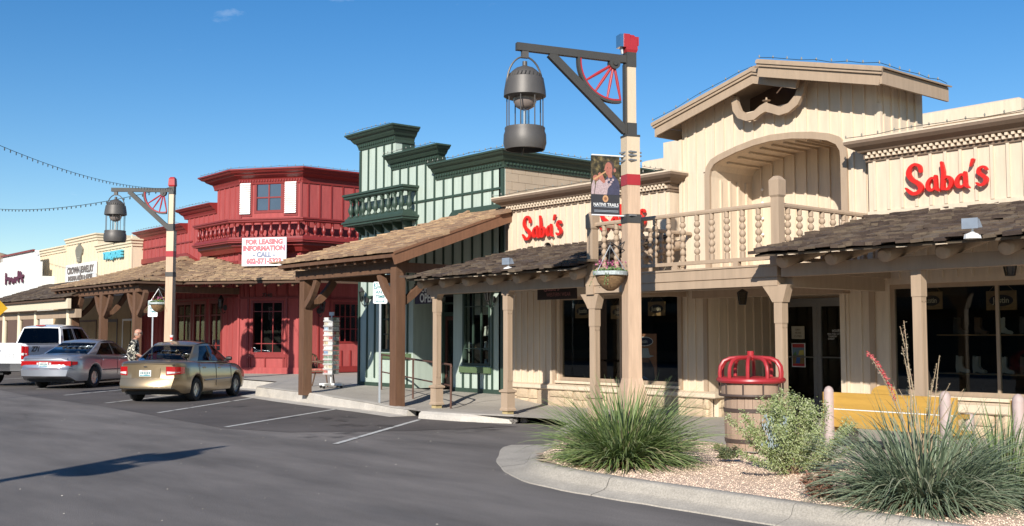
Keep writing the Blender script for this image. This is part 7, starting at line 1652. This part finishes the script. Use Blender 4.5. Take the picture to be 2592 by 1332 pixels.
# silver sedan
silver = paint('silver_car_paint', (.42, .44, .48), .7, .32)
Ps = dict(L=5.08, W=1.87, axles=(1.17, 4.02), rw=.33, top=[(0, .90), (.12, 1.0), (.9, 1.04), (1.6, 1.0), (3.4, .95), (3.9, .93), (4.8, .76), (5.08, .62)], bot=[(0, .40), (.3, .24), (4.8, .24), (5.08, .32)], gb=((.98, 1.03), (3.85, .96)), gt=(1.85, 2.85, 1.45), bpil=(.50, .54), cp=.14, ap=.90, seats=(1.75, 2.65), seams=(1.5, 2.5, 3.55), handles=(1.65, 2.65), strip=.55, yb=.87, er=.6, bump=.13, bumpz=(.33, .62), curve=.10)
s0 = V((-33.85, 11.2, 0))-hv*1.17-rv*.83
car2, hwf2, _, _ = car('silver_sedan', s0, HD, 'silver sedan with a full-width red tail light bar beside the white pickup', 'car', Ps, silver)
on_rear(car2, -.80, .80, .70, .845, tailm, 'tail_light_bar', x=-.012, th=.02)
on_rear(car2, -.85, .85, .635, .643, black, 'bumper_gap', x=-.003, th=.01)
for s in (-1, 1): on_rear(car2, s*.78, s*.9, .70, .845, tailm, 'tail_light', wrap=.24, hwf=hwf2, x=-.012); on_rear(car2, s*.20-.03, s*.20+.03, .74, .80, clearm, 'reversing_light', x=-.016)
plate(car2, .665, -.018)
mb = MB(); mb.tube([(t_rear[car2.name](y, .93)-.006, y, .945-.03*abs(y)) for y in (-.7, -.5, -.3, -.15, 0, .15, .3, .5, .7)], .016, 6); part('boot_lip', mb, silver, car2, world=False)
# white pickup
wht = paint('white_truck_paint', (.80, .80, .80), 0, .3)
Pt = dict(L=5.75, W=1.98, axles=(1.22, 4.85), rw=.39, top=[(0, 1.36), (2.0, 1.36), (2.25, 1.30), (4.2, 1.26), (4.3, 1.25), (5.5, 1.12), (5.75, .95)], bot=[(0, .58), (.3, .50), (5.4, .45), (5.75, .5)], gb=((2.18, 1.31), (4.30, 1.27)), gt=(2.38, 3.75, 1.94), bpil=(.40, .47), cp=.07, ap=.92, seats=(2.6, 3.2), seams=(2.14, 3.1, 4.15), handles=(3.2,), yb=.88, yt=.72, er=.12, crown=.01, bump=0, curve=0, hole=(.1, 2.05), holez=1.25, spokes=5, glass=truckglass)
w0 = V((-36.9, 10.35, 0))-hv*1.22-rv*.85+V((.2, .25, 0))
car3, hwf3, _, _ = car('white_pickup', w0, HD, 'white pickup truck with a Z71 decal at the left edge behind the silver sedan', 'pickup truck', Pt, wht)
mb = MB(); mb.box(.06, 2.1, -.80, .80, .70, .76); mb.box(2.08, 2.14, -.9, .9, .72, 1.33); mb.box(.04, .09, -.86, .86, .72, 1.34); mb.box(.1, 2.1, -.93, -.90, .72, 1.34); mb.box(.1, 2.1, .90, .93, .72, 1.34); part('truck_bed', mb, mat('bed_liner', (.05, .05, .05), .8), car3, world=False)
for s in (-1, 1): on_rear(car3, s*.90, s*.985, .86, 1.28, tailm, 'tail_light', wrap=.12, hwf=hwf3, x=-.01); on_rear(car3, s*.915, s*.975, .98, 1.06, clearm, 'reversing_light', wrap=.07, hwf=hwf3, x=-.016)
on_rear(car3, -.82, .82, .78, 1.33, wht, 'tailgate', x=-.014, th=.03); on_rear(car3, -.12, .12, 1.08, 1.16, black, 'tailgate_handle', x=-.02, th=.01)
text('lettering', 'CHEVROLET', Matrix(((0, 0, -1, -.017), (-1, 0, 0, 0), (0, 1, 0, .95), (0, 0, 0, 1))), .20, mat('grey_lettering', (.3, .3, .3)), car3, world=False, ext=.001, sx=1.15)
text('decal', 'Z71', Matrix(((1, 0, 0, .48), (0, 0, -1, -.993), (0, 1, 0, 1.17), (0, 0, 0, 1))), .22, black, car3, world=False, ext=.002, shear=.3, bold=.006, sx=1.2)
mb = MB(); mb.sweep([(.25, -1.0), (-.05, -.98), (-.13, -.6), (-.14, .6), (-.05, .98), (.25, 1.0)], [(-.12, .50), (-.02, .50), (0, .54), (0, .70), (-.02, .73), (-.12, .74)]); part('bumper', mb, chromem, car3, world=False)
mb = MB(); mb.box(2.30, 2.36, -.16, .16, 1.925, 1.955); part('brake_light', mb, tailm, car3, world=False)
mb = MB(); mb.tube([(-.10, -.2, .45), (.1, -.25, .42), (.3, -.2, .40)], .05, 8); mb.box(-.12, .3, -.3, .3, .38, .48); part('tow_hitch', mb, black, car3, world=False)
# dark car beyond the truck, only its corner shows
# ------------------------------------------------------------------ person between the cars
pq = PT(337, 850, 28.6); pz = Matrix.Rotation(atan2(.771, .637)+.35, 4, 'Z')
t = thing('person', (pq.x, pq.y, 0), 'bald person in a patterned black and cream shirt and sunglasses beside the gold sedan', 'person'); t.rotation_euler = (0, 0, atan2(.771, .637)+.25)
def skinmesh(verts, edges, radii, sub=2, root=0):
    me = bpy.data.meshes.new('body'); me.from_pydata(verts, edges, []); o = bpy.data.objects.new('tmp', me); COL.objects.link(o)
    md = o.modifiers.new('s', 'SKIN'); md.use_smooth_shade = True
    for i, r in enumerate(radii): me.skin_vertices[0].data[i].radius = (r if isinstance(r, tuple) else (r, r))
    me.skin_vertices[0].data[root].use_root = True
    s = o.modifiers.new('u', 'SUBSURF'); s.levels = sub; s.render_levels = sub; bpy.context.view_layer.update()
    r = bpy.data.meshes.new_from_object(o.evaluated_get(bpy.context.evaluated_depsgraph_get())); bpy.data.objects.remove(o); return r
H = 1.76
Vs = [(0, 0, .98), (0, 0, 1.10), (.02, 0, 1.28), (.04, 0, 1.42), (.07, 0, 1.50), (.09, 0, 1.54),   # 0 pelvis..5 neck
      (0, .10, .92), (.02, .11, .50), (-.02, .12, .09), (.13, .13, .04),   # 6..9 left leg
      (0, -.10, .92), (.02, -.11, .50), (-.02, -.12, .09), (.13, -.13, .04),  # 10..13
      (.03, .17, 1.42), (.02, .23, 1.18), (.20, .24, 1.02), (.28, .23, 1.0),  # 14..17 left arm
      (.03, -.17, 1.42), (.03, -.24, 1.18), (.24, -.22, 1.05), (.33, -.20, 1.04)]  # 18..21
Es = [(0, 1), (1, 2), (2, 3), (3, 4), (4, 5), (0, 6), (6, 7), (7, 8), (8, 9), (0, 10), (10, 11), (11, 12), (12, 13), (3, 14), (14, 15), (15, 16), (16, 17), (3, 18), (18, 19), (19, 20), (20, 21)]
Rs = [(.16, .13), (.17, .14), (.17, .14), (.15, .12), (.07, .07), (.055, .055), .09, .06, .045, .04, .09, .06, .045, .04, .07, .05, .036, .03, .07, .05, .036, .03]
me = skinmesh(Vs, Es, Rs)
# head joined into the same surface set
hb = MB(); hc = V((.13, 0, 1.655))
prof = [(0, -.12), (.045, -.115), (.066, -.08), (.076, -.03), (.08, .02), (.078, .06), (.062, .095), (.035, .115), (0, .12)]
hb.lathe(prof, hc, 20); hb.v = [(hc.x+(p[0]-hc.x)*1.22, p[1], p[2]) for p in hb.v]; hb.lathe([(0, -.014), (.016, -.006), (.013, .012), (0, .03)], hc+V((.10, 0, -.01)), 8)
for s in (-1, 1): hb.lathe([(0, -.03), (.012, -.02), (.018, .01), (.010, .03), (0, .034)], hc+V((-.005, s*.082, -.005)), 8)
hm_ = hb.mesh('head', skin, True)
shirt = bpy.data.materials.new('patterned_shirt'); shirt.use_nodes = True; n = shirt.node_tree; g = n.nodes.new('ShaderNodeTexCoord'); vo = n.nodes.new('ShaderNodeTexNoise'); vo.inputs['Scale'].default_value = 11; vo.inputs['Detail'].default_value = 1; cr = n.nodes.new('ShaderNodeValToRGB'); cr.color_ramp.interpolation = 'CONSTANT'
e = cr.color_ramp.elements; e[0].color = (.02, .02, .02, 1); e[1].position = .52; e[1].color = (.66, .62, .50, 1); k = e.new(.60); k.color = (.02, .02, .02, 1); k = e.new(.44); k.color = (.55, .52, .42, 1); k = e.new(.47); k.color = (.02, .02, .02, 1)
n.links.new(g.outputs['Object'], vo.inputs['Vector']); n.links.new(vo.outputs['Fac'], cr.inputs[0]); n.links.new(cr.outputs[0], n.nodes['Principled BSDF'].inputs['Base Color']); n.nodes['Principled BSDF'].inputs['Roughness'].default_value = .9
trou = mat('dark_trousers', (.04, .045, .06), .9)
bm = bmesh.new(); bm.from_mesh(me); bm.from_mesh(hm_); me2 = bpy.data.meshes.new('body'); bm.to_mesh(me2); bm.free(); me2.materials.clear()
for q in (skin, shirt, trou): me2.materials.append(q)
for p in me2.polygons:
    c = p.center; p.use_smooth = True
    p.material_index = 2 if c.z < .90 else (1 if c.z < 1.50 and not (c.z < 1.12 and c.x > .10) else 0)
    if c.z >= 1.50: p.material_index = 0
body = bpy.data.objects.new('body', me2); COL.objects.link(body); body.parent = t
part('sunglasses', MB().box(.205-.02, .232, -.07, .07, 1.655, 1.69).box(.10, .225, -.094, -.088, 1.672, 1.682).box(.10, .225, .088, .094, 1.672, 1.682), black, t, world=False)
part('hair_fringe', MB().lathe([(.079, -.05), (.084, -.02), (.082, .012), (.079, .014)], hc+V((-.018, 0, 0)), 20), mat('grey_hair', (.35, .27, .22), .9), t, world=False)
part('mouth', MB().box(hc.x+.078, hc.x+.088, -.022, .022, 1.588, 1.594), mat('lip', (.3, .1, .08)), t, world=False)
for s in (-1, 1):   # hands with five fingers
    c = V((.28, .23, 1.0)) if s > 0 else V((.33, -.20, 1.04)); vv_ = [c-V((.03, 0, 0)), c+V((.03, 0, -.005))]; ed = [(0, 1)]; rr = [.026, .03]
    for k in range(4): b0 = len(vv_); y = (k-1.5)*.018; ln = (.07, .08, .075, .06)[k]; vv_ += [c+V((.05, y, -.005)), c+V((.05+ln*.6, y, -.02)), c+V((.05+ln*.8, y, -.05))]; ed += [(1, b0), (b0, b0+1), (b0+1, b0+2)]; rr += [.010, .009, .007]
    b0 = len(vv_); vv_ += [c+V((.02, -s*.03, -.01)), c+V((.05, -s*.045, -.03))]; ed += [(1, b0), (b0, b0+1)]; rr += [.012, .009]
    hmesh = skinmesh([tuple(p) for p in vv_], ed, rr, 1, 1); hmesh.materials.clear(); hmesh.materials.append(skin); o = bpy.data.objects.new('hand', hmesh); COL.objects.link(o); o.parent = t
